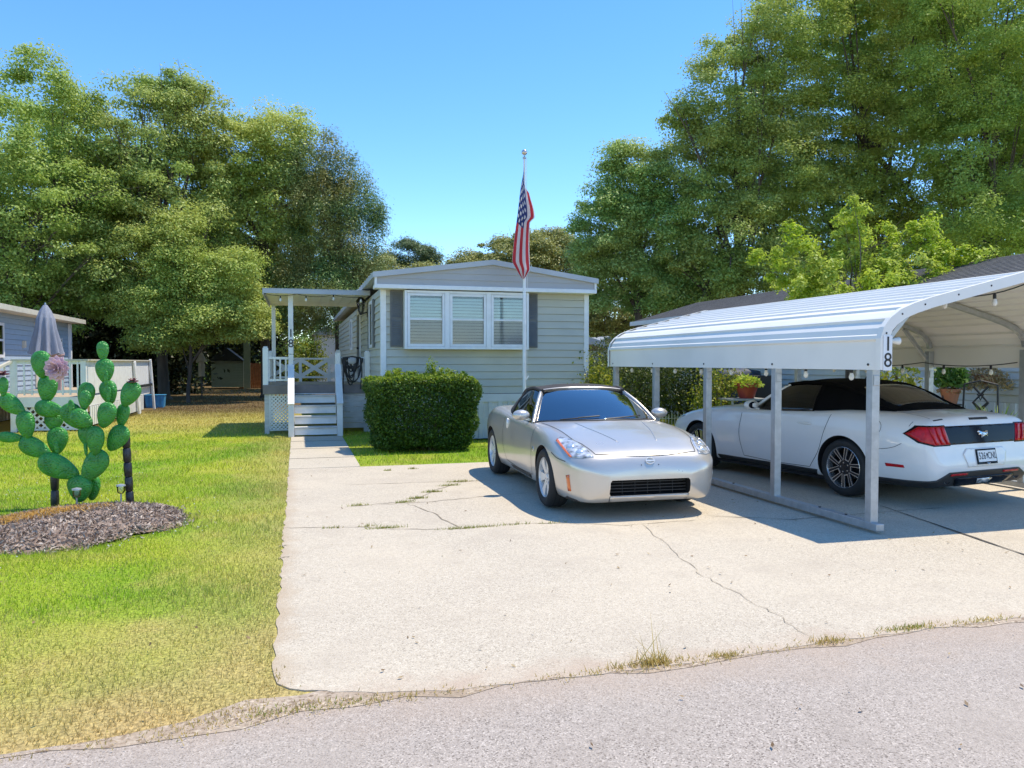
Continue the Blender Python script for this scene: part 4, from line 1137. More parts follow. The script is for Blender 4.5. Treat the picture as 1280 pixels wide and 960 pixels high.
np_mesh('new_growth', V, np.arange(len(V)).reshape(-1, 4), M['bush_top'], bush)
b = MB()
for k in range(9):
    x, y = rr.uniform(-0.35, 0.35), rr.uniform(-0.25, 0.25)
    b.tube([(x * 0.5, y * 0.5, -0.05), (x, y, 0.4), (x * 1.6, y * 1.5, 0.9)], [0.03, 0.022, 0.01], 6)
obj('stem', b, M['bark'], bush, fix=False)

FP = cam2lot(0.24, 15.05)
pole = thing('flagpole', 'tall white flagpole standing between the silver car and the house', 'flagpole', (FP[0], FP[1], 0))
ZT = EYE + 252 * 15.05 / 961
b = MB(); b.tube([(0, 0, -0.1), (0, 0, 2.2), (0, 0, 4.0), (0, 0, ZT)], [0.034, 0.034, 0.028, 0.02], 14)
for z in (2.35, 4.05): b.lathe([(0.036, z), (0.037, z + 0.01), (0.037, z + 0.07), (0.034, z + 0.08)], (0, 0, 0), 14)
obj('pole', b, M['white_trim'], pole, smooth=40, fix=False)
b = MB(); b.lathe([(0.012, 0), (0.035, 0.01), (0.035, 0.035), (0.012, 0.05), (0.012, 0.085)], (0, 0, ZT), 12); obj('truck', b, M['steel'], pole, smooth=40)
M['ball'] = pm('pale_bronze_ball', (0.62, 0.55, 0.52), 0.2, metal=0.8)
b = MB(); b.ell((0, 0, ZT + 0.13), 0.055, 0.055, 0.055, 16, 10); obj('finial_ball', b, M['ball'], pole, smooth=180)
b = MB(); b.tube([(0.04, -0.01, ZT + 0.02), (0.055, -0.02, 3.0), (0.045, -0.02, 1.3)], 0.004, 5); b.bar((0.03, -0.03, 1.28), (0.08, -0.03, 1.36), 0.02, 0.02)
obj('halyard', b, M['white_trim'], pole, fix=False)

# the flag hangs limp: stripes run down its fly, the star field is bunched at the hoist
nu, nv = 150, 91
zt = EYE + (453 - 213) * 15.0 / 961
pxm = 15.0 / 961.0 / 4.8           # metres per pixel of the enlarged view the outline was measured in
Lx = interp([(200, 243), (300, 236), (420, 222), (500, 213), (600, 199), (700, 187), (780, 181), (830, 203), (890, 240)])
Rx = interp([(200, 250), (290, 262), (400, 287), (490, 312), (520, 315), (560, 286), (700, 283), (830, 288), (862, 272), (890, 250)])
V = np.zeros((nu, nv, 3)); Cc = np.zeros((nu, nv, 3))
blue = (0.035, 0.055, 0.20); red = (0.60, 0.045, 0.06); white = (0.80, 0.79, 0.78)
for i in range(nu):
    u = i / (nu - 1)
    for j in range(nv):
        v = j / (nv - 1)
        # hoist runs down the pole, then the cloth falls: a bundle of folds across the width
        top = 205 + 250 * v * (1 - u) ** 0.6 * (1 - 0.1 * u)
        drop = (640 + 120 * (v ** 0.7) + 70 * math.sin(PI * v) - 250 * v * 0.1) * u ** 0.95
        yy = top + drop * (1 - 0.18 * v)
        yy = min(yy, 889)
        fold = 0.5 - 0.5 * math.cos(2 * PI * (v * 1.5))          # left edge, over to the right, back and out
        wgt = max(0.0, min(1.0, (yy - 212) / 120))
        f = (.3 - v) / .3 * .5 if v < .3 else (v - .3) / .42 if v < .72 else 1 - (v - .72) / .28 * .5
        l, r_ = Lx(yy), Rx(yy)
        xx = (l + (r_ - l) * f) * wgt + (250 + 8 * f) * (1 - wgt)
        dep = wgt * (.05 * min(1, (.3 - v) / .08) if v < .3 else -.05 * math.sin(PI * (v - .3) / .42) if v < .72 else .05 * min(1, (v - .72) / .08)) + 0.025 * math.sin(v * 24 + u * 5) * wgt
        V[i, j] = ((xx - 253) * pxm, -0.02 + dep - 0.05, 0)
        V[i, j, 2] = -(yy - 205) * pxm
        s = int(v * 13 * 0.9999)
        c = red if s % 2 == 0 else white
        if u < 0.40 and v < 7 / 13:
            c = blue
            gu = u / 0.40 * 12; gv = v / (7 / 13) * 10
            ku, kv = round(gu), round(gv)
            if 1 <= ku <= 11 and 1 <= kv <= 9 and (ku + kv) % 2 == 0 and math.hypot((gu - ku) * 0.66, (gv - kv)) < 0.34: c = white
        Cc[i, j] = c
idx = np.arange(nu * nv).reshape(nu, nv)
F = np.stack([idx[:-1, :-1], idx[1:, :-1], idx[1:, 1:], idx[:-1, 1:]], -1).reshape(-1, 4)
M['flag'] = attr_mat('flag_cloth', 'cloth_colour', 0.75, 0.5)
fl = np_mesh('flag', V.reshape(-1, 3), F, M['flag'], smooth=True)
a = fl.data.color_attributes.new('cloth_colour', 'FLOAT_COLOR', 'POINT')
a.data.foreach_set('color', np.concatenate([Cc.reshape(-1, 3), np.ones((nu * nv, 1))], 1).astype(np.float32).ravel())
fl.location = (FP[0], FP[1], zt + 0.1); fl.rotation_euler = (0, 0, -TH)
tag(fl, 'limp red, white and blue striped flag with white stars hanging on the white pole', 'flag')

# ------------------------------------------------------------------ carport
KX, KY, KW = 5.25, 6.09, 3.60
PIT = 1.524
car_p = thing('carport', 'white metal carport with an arched ribbed roof over the white car', 'carport', (KX, KY, 0))
prof = [(-0.055, 1.55), (-0.055, 1.84), (-0.02, 1.94), (0.05, 2.02), (0.16, 2.095), (0.30, 2.15), (0.50, 2.21), (1.8, 2.53)]
prof = prof + [(3.6 - x, z) for x, z in prof[-2::-1]]
# walk along the profile and raise ribs
Lp = [0.0]
for i in range(1, len(prof)): Lp.append(Lp[-1] + math.hypot(prof[i][0] - prof[i - 1][0], prof[i][1] - prof[i - 1][1]))
def along(s):
    for i in range(1, len(Lp)):
        if s <= Lp[i] or i == len(Lp) - 1:
            t = (s - Lp[i - 1]) / (Lp[i] - Lp[i - 1])
            dx, dz = prof[i][0] - prof[i - 1][0], prof[i][1] - prof[i - 1][1]; l = math.hypot(dx, dz)
            return prof[i - 1][0] + dx * t, prof[i - 1][1] + dz * t, -dz / l, dx / l
ss = set(Lp); c = 0.30
while c < Lp[-1] - 0.28:
    ss |= {c - 0.035, c - 0.016, c + 0.016, c + 0.035}; c += 0.215
ss = sorted(ss)
def rib(s):
    k = (s - 0.30) / 0.215
    if s > Lp[-1] - 0.28 or s < 0.2: return 0
    return 0.020 if abs(k - round(k)) * 0.215 < 0.02 else 0.0
outer = []; inner = []
for s in ss:
    x, z, nx, nz = along(s); h = rib(s)
    outer.append((KX + x + nx * h, z + nz * h)); inner.append((KX + x + nx * (h - 0.004), z + nz * (h - 0.004)))
ya, yb = KY - 0.17, KY + 4 * PIT + 0.17
b = MB(); ring = outer + inner[::-1]
n = len(outer)
b.grid([[(x, ya, z) for x, z in outer], [(x, yb, z) for x, z in outer]])
b.grid([[(x, ya, z) for x, z in inner], [(x, yb, z) for x, z in inner]])
b.grid([[(x, ya, z) for x, z in outer], [(x, ya, z) for x, z in inner]])
b.grid([[(x, yb, z) for x, z in outer], [(x, yb, z) for x, z in inner]])
b.grid([[(outer[0][0], ya, outer[0][1]), (outer[0][0], yb, outer[0][1])], [(inner[0][0], ya, inner[0][1]), (inner[0][0], yb, inner[0][1])]])
part('roof_sheet', b, M['carport_sheet'], car_p)
# folded trim on both open ends
for yy, s in ((ya, -1), (yb, 1)):
    b = MB(); A = []; B = []; Cn = []
    for s_ in Lp:
        x, z, nx, nz = along(s_)
        A.append((KX + x + nx * 0.024, yy + s * 0.012, z + nz * 0.024)); B.append((KX + x - nx * 0.075, yy + s * 0.012, z - nz * 0.075)); Cn.append((KX + x + nx * 0.024, yy - s * 0.05, z + nz * 0.024))
    b.grid([B, A, Cn]); part('end_trim', b, M['carport_sheet'], car_p, solid=0.003)
for k in range(5):
    y = KY + k * PIT
    for side, x in ((0, KX), (1, KX + KW)):
        b = MB(); b.box(x - 0.042, x + 0.042, y - 0.042, y + 0.042, 0.10, 1.78)
        b.box(x - 0.034, x + 0.034, y - 0.052, y - 0.0425, 1.40, 1.5); 
        part('post', b, M['steel'], car_p, bevel=0.006)
    b = MB(); cp = []
    for s_ in Lp:
        x, z, nx, nz = along(s_); cp.append((KX + x - nx * 0.052, y, z - nz * 0.052))
    for i in range(1, len(cp) - 2): b.bar(cp[i], cp[i + 1], 0.055, 0.055, up=(0, 1, 0))
    part('roof_bow', b, M['steel'], car_p, fix=False)
    for side in (0, 1):
        x0 = KX + (0.02 if side == 0 else KW - 0.02); x1 = KX + (0.42 if side == 0 else KW - 0.42)
        if k in (0, 2, 4):
            b = MB(); b.bar((x0, y + 0.03, 1.66), (x1, y + 0.03, 2.10), 0.045, 0.045); part('knee_brace', b, M['steel'], car_p)
for x in (KX, KX + KW):
    b = MB(); b.box(x - 0.045, x + 0.045, KY - 0.12, KY + 4 * PIT + 0.12, 0.036, 0.105)
    part('base_rail', b, M['steel'], car_p, bevel=0.006)
    for y in (KY - 0.02,):
        p = MB(); p.box(x - 0.11, x + 0.09, y - 0.13, y + 0.08, 0.031, 0.052); part('footing_block', p, M['walk'], car_p, bevel=0.006) if False else None
M['screw'] = pm('dark_screw', (0.03, 0.03, 0.035), 0.4)
for k in range(5):
    b = MB(); b.lathe([(0.012, 0.0), (0.012, 0.006), (0.006, 0.009)], (KX - 0.056 - 0.008, KY + k * PIT, 1.60), 8, axis='x'); part('screw', b, M['screw'], car_p)
for s_ in (0.35, 0.62, 0.9, 1.3, 1.7):
    x, z, nx, nz = along(s_); b = MB(); b.ell((KX + x - nx * 0.02, ya - 0.014, z - nz * 0.02), 0.010, 0.006, 0.010, 8, 4); part('screw', b, M['screw'], car_p)
for y in (KY + 0.35, KY + 0.75, KY + 1.6, KY + 2.4):
    b = MB(); b.lathe([(0.014, 0.0), (0.014, 0.01)], (KX, y, 0.104), 8); part('bolt', b, M['screw'], car_p)
b = MB(); b.box(KX - 0.052, KX + 0.045, ya - 0.020, ya - 0.0135, 1.545, 1.87)
np_ = part('number_plate', b, M['white_trim'], car_p, bevel=0.003)
for s, z in (('1', 1.785), ('8', 1.635)):
    o = text_obj('house_number', s, 0.19, M['num_black'], car_p, Matrix.Translation((-0.004, ya - 0.021 - KY, z)) @ Matrix.Rotation(PI / 2, 4, 'X'), 0.002, 1.0)
    o['label'] = 'black figure ' + s + ' on the carport corner'
b = MB(); b.lathe([(0.018, 0), (0.022, 0.03), (0.04, 0.11), (0.038, 0.115)], (KX + 0.06, ya + 0.05, 1.82), 10, axis='x')
part('spot_lamp', b, M['bulb'], car_p, smooth=40)
string_lights('cable of round bulbs hanging along the left eave inside the carport', [(KX + 0.12, ya + 0.25, 1.60)] + [(KX + 0.12, KY + k * PIT, 1.62) for k in range(1, 5)], 0.72, (KX, KY, 1.6), ball=0.027)
string_lights('short cable of bulbs under the front edge of the carport roof', [(KX + 1.75, ya + 0.12, 2.40), (KX + 0.95, ya + 0.30, 2.28)], 0.5, (KX + 1.7, KY, 2.3), ball=0.027)
string_lights('cable of round bulbs along the right eave inside the carport', [(KX + KW - 0.12, KY + k * PIT, 1.62) for k in range(1, 5)], 0.72, (KX + KW, KY + 2, 1.6), ball=0.027)

# ------------------------------------------------------------------ white house on the right
M['white_siding'] = pm('off_white_siding', (0.60, 0.585, 0.53), 0.55, var=0.05, dirt=(0.42, 0.40, 0.35), damt=0.3)
M['shingle'] = pm('weathered_grey_shingles', (0.12, 0.115, 0.112), 0.9, var=0.4, scale=3, stretch=(1, 8, 1), bump=0.6, bscale=20)
RX, RY0, RY1 = 11.35, 8.6, 24.0
rh = thing('mobile_home', 'off-white mobile home with a dark shingle roof behind the carport', 'house', (RX, RY0, 0))
b = MB(); b.box(RX + 0.03, RX + 4.4, RY0 + 0.03, RY1 - 0.03, 0.1, 3.0, 1)
siding(b, 'y', RX, RY0, RY1, 0.95, 3.0, 0.13, -1); siding(b, 'x', RY0, RX, RX + 4.4, 0.95, 3.0, 0.13, -1)
part('wall', b, [M['white_siding'], M['dark_room']], rh, fix=False)
b = MB(); ribbed(b, 'y', RX - 0.006, RY0, RY1, 0.03, 0.95, 0.2, 0.02, -1); ribbed(b, 'x', RY0 - 0.006, RX, RX + 4.4, 0.03, 0.95, 0.2, 0.02, -1)
part('skirting', b, M['skirt'], rh, fix=False)
b = MB()
for (x0, x1, z0, z1) in ((RX - 0.35, RX + 2.2, 2.98, 3.72), (RX + 4.75, RX + 2.2, 2.98, 3.72)):
    n = 16
    for k in range(n):
        t0, t1 = k / n, (k + 1) / n
        xa, xb = x0 + (x1 - x0) * t0, x0 + (x1 - x0) * t1; za, zb_ = z0 + (z1 - z0) * t0, z0 + (z1 - z0) * t1
        b.add([(xa, RY0 - 0.3, za + 0.015), (xa, RY1 + 0.3, za + 0.015), (xb, RY1 + 0.3, zb_ + 0.002), (xb, RY0 - 0.3, zb_ + 0.002), (xa, RY0 - 0.3, za - 0.0), (xa, RY1 + 0.3, za - 0.0)], [(0, 1, 2, 3), (4, 5, 1, 0)])
    b.add([(x0, RY0 - 0.3, z0 - .1), (x1, RY0 - 0.3, z1 - .1), (x1, RY0 - 0.3, z1), (x0, RY0 - 0.3, z0)], [(0, 1, 2, 3)])
    b.add([(x0, RY1 + 0.3, z0 - .1), (x1, RY1 + 0.3, z1 - .1), (x1, RY1 + 0.3, z1), (x0, RY1 + 0.3, z0)], [(0, 1, 2, 3)])
part('roof', b, M['shingle'], rh, fix=False)
b = MB(); b.box(RX - 0.38, RX - 0.352, RY0 - 0.3, RY1 + 0.3, 2.86, 3.0); b.box(RX - 0.36, RX, RY0 - 0.25, RY1 + 0.25, 2.90, 2.915); part('fascia', b, M['white_trim'], rh)
for (y0, y1, z0, z1) in ((16.2, 17.3, 1.75, 2.65), (21, 22.2, 1.75, 2.65)):
    f = MB(); x = RX - 0.05; t_ = 0.07
    f.box(x, x + 0.04, y0, y0 + t_, z0, z1); f.box(x, x + 0.04, y1 - t_, y1, z0, z1); f.box(x, x + 0.04, y0 + t_, y1 - t_, z0, z0 + t_); f.box(x, x + 0.04, y0 + t_, y1 - t_, z1 - t_, z1)
    o = part('window', f, M['white_trim'], rh); p = MB(); p.box(x + 0.02, x + 0.024, y0 + t_, y1 - t_, z0 + t_, z1 - t_); q = part('pane', p, M['dark_pane'], rh); q.parent = o
# white gate panel and trellis by the wall
gt = thing('gate', 'white boarded garden gate against the off-white house wall, right of the potted plants', 'gate', (RX - 0.15, 11.9, 0))
b = MB()
for k in range(7): b.box(-0.02, 0.02, -0.5 + k * 0.15, -0.5 + k * 0.15 + 0.14, 0.1, 1.35)
obj('boards', b, M['white_wood'], gt)
b = MB(); b.box(-0.05, -0.021, -0.52, 0.56, 0.25, 0.33); b.box(-0.05, -0.021, -0.52, 0.56, 1.1, 1.18); b.box(-0.05, 0.03, -0.60, -0.52, 0, 1.5); b.box(-0.05, 0.03, 0.56, 0.64, 0, 1.5); obj('gate_frame', b, M['white_wood'], gt)

# ------------------------------------------------------------------ blue house and deck on the left
M['blue_siding'] = pm('blue_grey_siding', (0.36, 0.45, 0.55), 0.55, var=0.05)
M['cream'] = pm('cream_trim', (0.62, 0.57, 0.46), 0.6, var=0.08)
BX, BY0, BY1 = -7.75, 12.0, 30.3
bh = thing('mobile_home', 'blue-grey mobile home with a cream eave behind the cactus at the left edge', 'house', (BX, BY0, 0))
b = MB(); b.box(BX - 4.2, BX - 0.03, BY0 + 0.03, BY1 - 0.03, 0.1, 3.0, 1); siding(b, 'y', BX, BY0, BY1, 0.8, 3.0, 0.15, 1); siding(b, 'x', BY1, BX - 4.2, BX, 0.8, 3.0, 0.15, 1); siding(b, 'x', BY0, BX - 4.2, BX, 0.8, 3.0, 0.15, -1)
part('wall', b, [M['blue_siding'], M['dark_room']], bh, fix=False)
b = MB(); b.prism([(BX - 4.6, 3.02), (BX + 0.42, 3.02), (BX + 0.42, 3.12), (BX - 2.1, 3.60), (BX - 4.6, 3.12)], 'y', BY0 - 0.3, BY1 + 0.35)
part('roof', b, M['roof_grey'], bh)
b = MB(); b.box(BX + 0.425, BX + 0.47, BY0 - 0.3, BY1 + 0.37, 2.99, 3.135); b.box(BX + 0.002, BX + 0.42, BY0 - 0.3, BY1 + 0.3, 2.985, 3.015); part('fascia', b, M['cream'], bh)
b = MB(); b.box(BX + 0.02, BX + 0.10, BY1 - 0.12, BY1 + 0.04, 0.1, 2.98); part('corner_trim', b, M['white_trim'], bh)
b = MB(); ribbed(b, 'y', BX + 0.006, BY0, BY1, 0.03, 0.80, 0.2, 0.02, 1); part('skirting', b, M['skirt'], bh, fix=False)
def bwin(y0, y1, z0, z1, sash=True):
    f = MB(); x = BX + 0.012; t_ = 0.08
    f.box(x, x + 0.04, y0, y0 + t_, z0, z1); f.box(x, x + 0.04, y1 - t_, y1, z0, z1); f.box(x, x + 0.04, y0 + t_, y1 - t_, z0, z0 + t_); f.box(x, x + 0.04, y0 + t_, y1 - t_, z1 - t_, z1)
    if sash: f.box(x, x + 0.04, y0 + t_, y1 - t_, (z0 + z1) / 2 - .03, (z0 + z1) / 2 + .03)
    o = part('window', f, M['white_trim'], bh); p = MB(); p.box(x + 0.015, x + 0.02, y0 + t_, y1 - t_, z0 + t_, z1 - t_); q = part('pane', p, M['dark_pane'], bh); q.parent = o
bwin(22.9, 24.0, 1.75, 2.70); bwin(21.2, 22.2, 2.42, 2.68, False); bwin(28.2, 29.4, 2.05, 2.45, False)
d = MB(); d.box(BX + 0.012, BX + 0.05, 26.6, 27.6, 0.85, 2.85); d.box(BX + 0.051, BX + 0.06, 26.75, 27.45, 1.7, 2.7, 1); part('door', d, [M['cream'], M['dark_room']], bh)
d = MB(); d.box(BX + 0.012, BX + 0.09, 25.5, 25.62, 2.05, 2.25); part('porch_lamp', d, M['cream'], bh)

DX0, DX1, DY0, DY1, DZ = -6.35, -4.80, 20.2, 28.2, 0.80
dk = thing('deck', 'white railed wooden deck with lattice base behind the cactus, beside the blue-grey house', 'deck', (DX1, DY0, 0))
b = MB()
for k in range(26):
    y = DY0 + (DY1 - DY0) * k / 26; b.box(BX + 0.1, DX1, y + .004, y + (DY1 - DY0) / 26 - .004, DZ - .04, DZ)
part('deck_floor', b, M['deck_tan'], dk)
b = MB(); b.box(DX0, DX1 + .02, DY0 - .04, DY0 - .002, DZ - .22, DZ + .01); b.box(DX1 + .002, DX1 + .03, DY0, DY1, DZ - .22, DZ + .01); part('fascia', b, M['white_wood'], dk)
RT = 1.66
b = MB(); b.box(DX0, DX1 + .05, DY0 - .07, DY0 + .09, RT, RT + .035); b.box(DX1 - .09, DX1 + .07, DY0 + .09, DY1, RT, RT + .035); part('rail_cap', b, M['cream'], dk)
b = MB(); b.box(DX0, DX1 - .05, DY0 - .01, DY0 + .03, DZ + .10, DZ + .17); b.box(DX0, DX1 - .05, DY0 - .01, DY0 + .03, RT - .08, RT - .002)
for k in range(9):
    x = DX0 + .10 + k * (DX1 - DX0 - .2) / 8.5; b.box(x - .018, x + .018, DY0 - .04, DY0 - .0105, DZ + .06, RT - .002)
part('railing', b, M['white_wood'], dk, fix=False)
for x, y in ((DX0 + .03, DY0), (DX1 - .06, DY0 + .01)):
    b = MB(); b.box(x - .06, x + .06, y - .05, y + .07, 0, RT - .002); part('rail_post', b, M['white_wood'], dk, bevel=.006)
b = MB(); nb = 40
for k in range(nb):
    y = DY0 + .1 + (DY1 - DY0 - .1) * k / nb; b.box(DX1 - .012, DX1 + .012, y + .003, y + (DY1 - DY0 - .1) / nb - .003, DZ + .06, RT - .003)
part('board_panel', b, M['white_wood'], dk)
b = MB()
for k in range(34):
    y = DY0 + .1 + (DY1 - DY0 - 1.4) * k / 34; b.box(DX1 + .034, DX1 + .05, y + .01, y + .16, .12, DZ - .23)
part('skirt_boards', b, M['white_wood'], dk)
b = MB(); b.bar((DX1 + .12, DY1 - 2.4, .05), (DX1 + .06, DY1 - 2.8, RT - .02), .06, .14); part('leaning_board', b, M['white_wood'], dk)
b = MB(); b.bar((DX1 + .14, DY1 + .02, .05), (DX1 + .06, DY1 - .15, RT + .06), .06, .14); part('leaning_board', b, M['white_wood'], dk)
b = MB(); b.box(DX1 + .06, DX1 + .12, DY1 - 2.6, DY1, .85, .92); part('side_beam', b, M['black_plastic'], dk)
b = lattice(DX0 + .1, DX1 - .02, DY0 + .02, .06, DZ - .225, p=.16, w_=.045); b.box(DX0 + .1, DX1, DY0 - .0, DY0 + .04, .03, .075); part('lattice', b, M['white_wood'], dk, fix=False)
# steps and sloped rail on its left
b = MB(); 
for s_ in (0,):
    b.bar((DX0 + .0, DY0 - .03, RT - .02), (DX0 - .75, DY0 - 1.5, .98), .09, .05)
part('handrail', b, M['cream'], dk)
b = MB(); x2, y2 = DX0 - .75, DY0 - 1.5
b.box(x2 - .06, x2 + .06, y2 - .06, y2 + .06, 0, .98); part('newel_post', b, M['white_wood'], dk)
b = MB()
for k in range(1, 9):
    t = k / 9; x = DX0 + (x2 - DX0) * t; y = DY0 - .03 + (y2 - DY0) * t; zt_ = RT - .05 + (.95 - RT) * t; b.box(x - .018, x + .018, y - .018, y + .018, zt_ - .78, zt_)
b.bar((DX0, DY0 - .03, RT - .80), (x2, y2, .18), .04, .07)
part('stair_railing', b, M['white_wood'], dk, fix=False)
for k in range(1, 4):
    z = DZ * k / 4; t = 1 - k / 4
    b = MB(); c = Vector((DX0 - .75 * t - .55, DY0 - 1.5 * t - .1, z)); b.bar(c + Vector((-.55, .25, 0)), c + Vector((.50, -.25, 0)), .30, .04); part('step', b, M['deck_tan'], dk)

# closed umbrella, tub and other things about the deck
M['umb'] = pm('grey_umbrella_cloth', (0.27, 0.28, 0.325), 0.8, var=0.12, scale=5, stretch=(6, 6, 1), bump=0.2)
ux, uy = at(58, 20.6)
um = thing('patio_umbrella', 'closed grey patio umbrella standing on the white deck of the blue-grey house', 'umbrella', (ux, uy, DZ))
b = MB(); prf = []
nf = 16; rows = []
for (rad, z) in ((0.05, 2.35), (0.14, 2.2), (0.20, 2.02), (0.21, 2.0), (0.24, 1.7), (0.30, 1.35), (0.34, 1.12), (0.36, 1.04)):
    rows.append([(rad * (1 + .22 * math.sin(t * 2 * PI * 9 / 72 * 1) * min(1, (2.3 - z))) * math.cos(2 * PI * t / 72), rad * (1 + .22 * math.sin(t * 2 * PI * 9 / 72) * min(1, (2.3 - z))) * math.sin(2 * PI * t / 72), z + (0.03 * math.sin(t * 2 * PI * 9 / 72) if z < 1.1 else 0)) for t in range(73)])
b.grid(rows); obj('canopy', b, M['umb'], um, smooth=70)
b = MB(); b.tube([(0, 0, 0), (0, 0, 2.3)], .022, 8); b.lathe([(.012, 2.33), (.03, 2.36), (.012, 2.42)], (0, 0, 0), 8); obj('pole', b, M['steel'], um)
b = MB(); b.lathe([(.24, 0.0), (.24, .05), (.05, .09), (.04, .25)], (0, 0, 0), 16); obj('base', b, M['black_plastic'], um)
M['pink_plastic'] = pm('faded_pink_plastic', (0.55, 0.38, 0.35), 0.6)
bk = at(67, 20.9)
o = thing('storage_box', 'faded pink box on the white deck under the grey umbrella', 'box', (bk[0], bk[1], DZ))
b = MB(); b.box(-.22, .22, -.15, .15, 0.0, 1.0); obj('body', b, M['pink_plastic'], o, bevel=.02)
b = MB(); b.box(-.24, .24, -.17, .17, 1.001, 1.08); obj('lid', b, M['pink_plastic'], o, bevel=.02)
M['blue_tub'] = pm('bright_blue_plastic', (0.055, 0.26, 0.46), 0.5, var=0.2)
tx, ty = at(194, 27.5)
tub = thing('storage_tub', 'bright blue plastic tub on the grass at the back end of the white deck', 'tub', (tx, ty, 0))
b = MB(); b.prism([(-.29, 0), (.29, 0), (.32, .44), (-.32, .44)], 'y', -.2, .2)
for k in range(5): b.box(-.28 + k * .12, -.22 + k * .12, -.225, -.201, .04, .41)
obj('body', b, M['blue_tub'], tub, bevel=.02)
b = MB(); b.box(-.34, .34, -.23, .23, .441, .47); obj('rim', b, M['blue_tub'], tub, bevel=.01)
M['tarp_blue'] = pm('dark_blue_tarp', (0.035, 0.05, 0.085), 0.6, var=0.3, bump=0.4, bscale=9)
tpx = at(181, 27.6)
o = thing('folded_tarp', 'dark blue folded tarp leaning on the deck beside the blue tub', 'tarp', (tpx[0], tpx[1], 0))
b = MB(); b.add([(-.25, -.15, 0), (.25, -.2, 0), (.3, .2, 0), (-.2, .25, 0), (-.05, -.02, .9), (.25, .05, 1.0), (.22, .2, .95), (0, .2, .85)], [(0, 1, 5, 4), (1, 2, 6, 5), (2, 3, 7, 6), (3, 0, 4, 7), (4, 5, 6, 7), (3, 2, 1, 0)])
obj('cloth', b, M['tarp_blue'], o, bevel=.05, smooth=60)

# far things at the back of the left lawn
M['shed'] = pm('pale_green_shed_siding', (0.36, 0.37, 0.28), 0.7, var=0.08)
sx, sy = at(286, 47)
sh = thing('garden_shed', 'pale shed in the shade under the trees at the back of the left lawn', 'shed', (sx, sy, 0))
b = MB(); b.box(-1.0, 0.85, 0.03, 2.2, 0.1, 1.7); siding(b, 'x', 0, -1.0, .85, .1, 1.7, .16, -1); obj('wall', b, M['shed'], sh, fix=False)
b = MB(); b.box(.87, 1.25, -.06, .05, .0, 3.2); obj('corner_panel', b, M['shed'], sh)
b = MB(); b.prism([(-1.2, 1.72), (.86, 1.72), (-.1, 2.5)], 'y', -.2, 2.3); obj('roof', b, M['black_plastic'], sh)
M['rust'] = pm('red_brown_fence_boards', (0.40, 0.14, 0.06), 0.8, var=0.25)
fx, fy = at(317, 48)
fe = thing('board_fence', 'short red-brown board fence between the shed and the oak trunk', 'fence', (fx, fy, 0))
b = MB()
for k in range(13): b.box(-.85 + k * .13, -.85 + k * .13 + .12, 0, .03, 0, 1.55 + .02 * (k % 3))
obj('boards', b, M['rust'], fe); b = MB(); b.box(-.85, .84, .031, .08, .4, .5); b.box(-.85, .84, .031, .08, 1.2, 1.3); obj('rails', b, M['rust'], fe)
fx, fy = at(252, 34)
bf = thing('bird_feeder', 'bird feeder on a thin post in the shade on the left lawn', 'bird feeder', (fx, fy, 0))
M['feeder'] = pm('tan_feeder_wood', (0.42, 0.32, 0.20), 0.7)
b = MB(); b.tube([(0, 0, -.05), (0, 0, 1.6)], .03, 8); obj('post', b, M['bark'], bf)
b = MB(); b.lathe([(.13, 1.0), (.14, 1.5), (.11, 1.62)], (0, 0, 0), 8); b.lathe([(.24, 1.68), (.2, 1.74), (.02, 2.1)], (0, 0, 0), 8); b.box(-.2, .2, -.2, .2, 1.62, 1.67); obj('hopper', b, M['feeder'], bf)
wx, wy = at(402, 42)
wb = thing('white_shed', 'plain white outbuilding with a dark door seen past the porch', 'shed', (wx, wy, 0))
b = MB(); b.box(-.35, .75, 0, 3, 0, 3.1); obj('wall', b, M['white_trim'], wb); b = MB(); b.box(.76, 1.4, -.05, .4, .2, 2.6); obj('door', b, M['shutter'], wb)
b = MB(); b.prism([(-.5, 3.1), (1.0, 3.1), (.2, 3.6)], 'y', -.2, 3.2); obj('roof', b, M['roof_grey'], wb)
hx, hy = at(752, 40)
fh = thing('far_house', 'small far house with pale gable and grey-blue roof right of the grey home', 'house', (hx, hy, 0))
b = MB(); b.box(-1.3, 1.9, 0, 6, 0, 2.2); b.prism([(-1.3, 2.2), (1.9, 2.2), (.3, 2.9)], 'y', 0, 6); obj('wall', b, M['cream'], fh, fix=False)
b = MB(); b.bar((-1.6, 3, 2.16), (.3, 3, 3.0), 6.6, .1, up=(0, 0, 1)) if False else b.grid([[(-1.6, -.3, 2.12), (-1.6, 6.3, 2.12)], [(.3, -.3, 2.98), (.3, 6.3, 2.98)], [(2.2, -.3, 2.12), (2.2, 6.3, 2.12)]])
obj('roof', b, M['roof_grey'], fh, solid=.1)
hx, hy = at(742, 31)
lt = thing('lean_to', 'blue-grey sloped awning roof beyond the right end of the grey mobile home', 'awning', (hx, hy, 0))
b = MB(); b.add([(-1.4, 0, 2.98), (.85, 0, 2.35), (.85, 2.5, 2.35), (-1.4, 2.5, 2.98), (-1.4, 0, 2.62), (.85, 0, 2.12), (.85, 2.5, 2.12), (-1.4, 2.5, 2.62)], [(0, 1, 2, 3), (7, 6, 5, 4), (0, 4, 5, 1), (1, 5, 6, 2), (2, 6, 7, 3), (3, 7, 4, 0)])
obj('roof', b, M['gable_grey'], lt)
for x in (-1.2, .75):
    b = MB(); b.box(x - .04, x + .04, .05, .13, 0, 2.12); obj('post', b, M['white_trim'], lt)

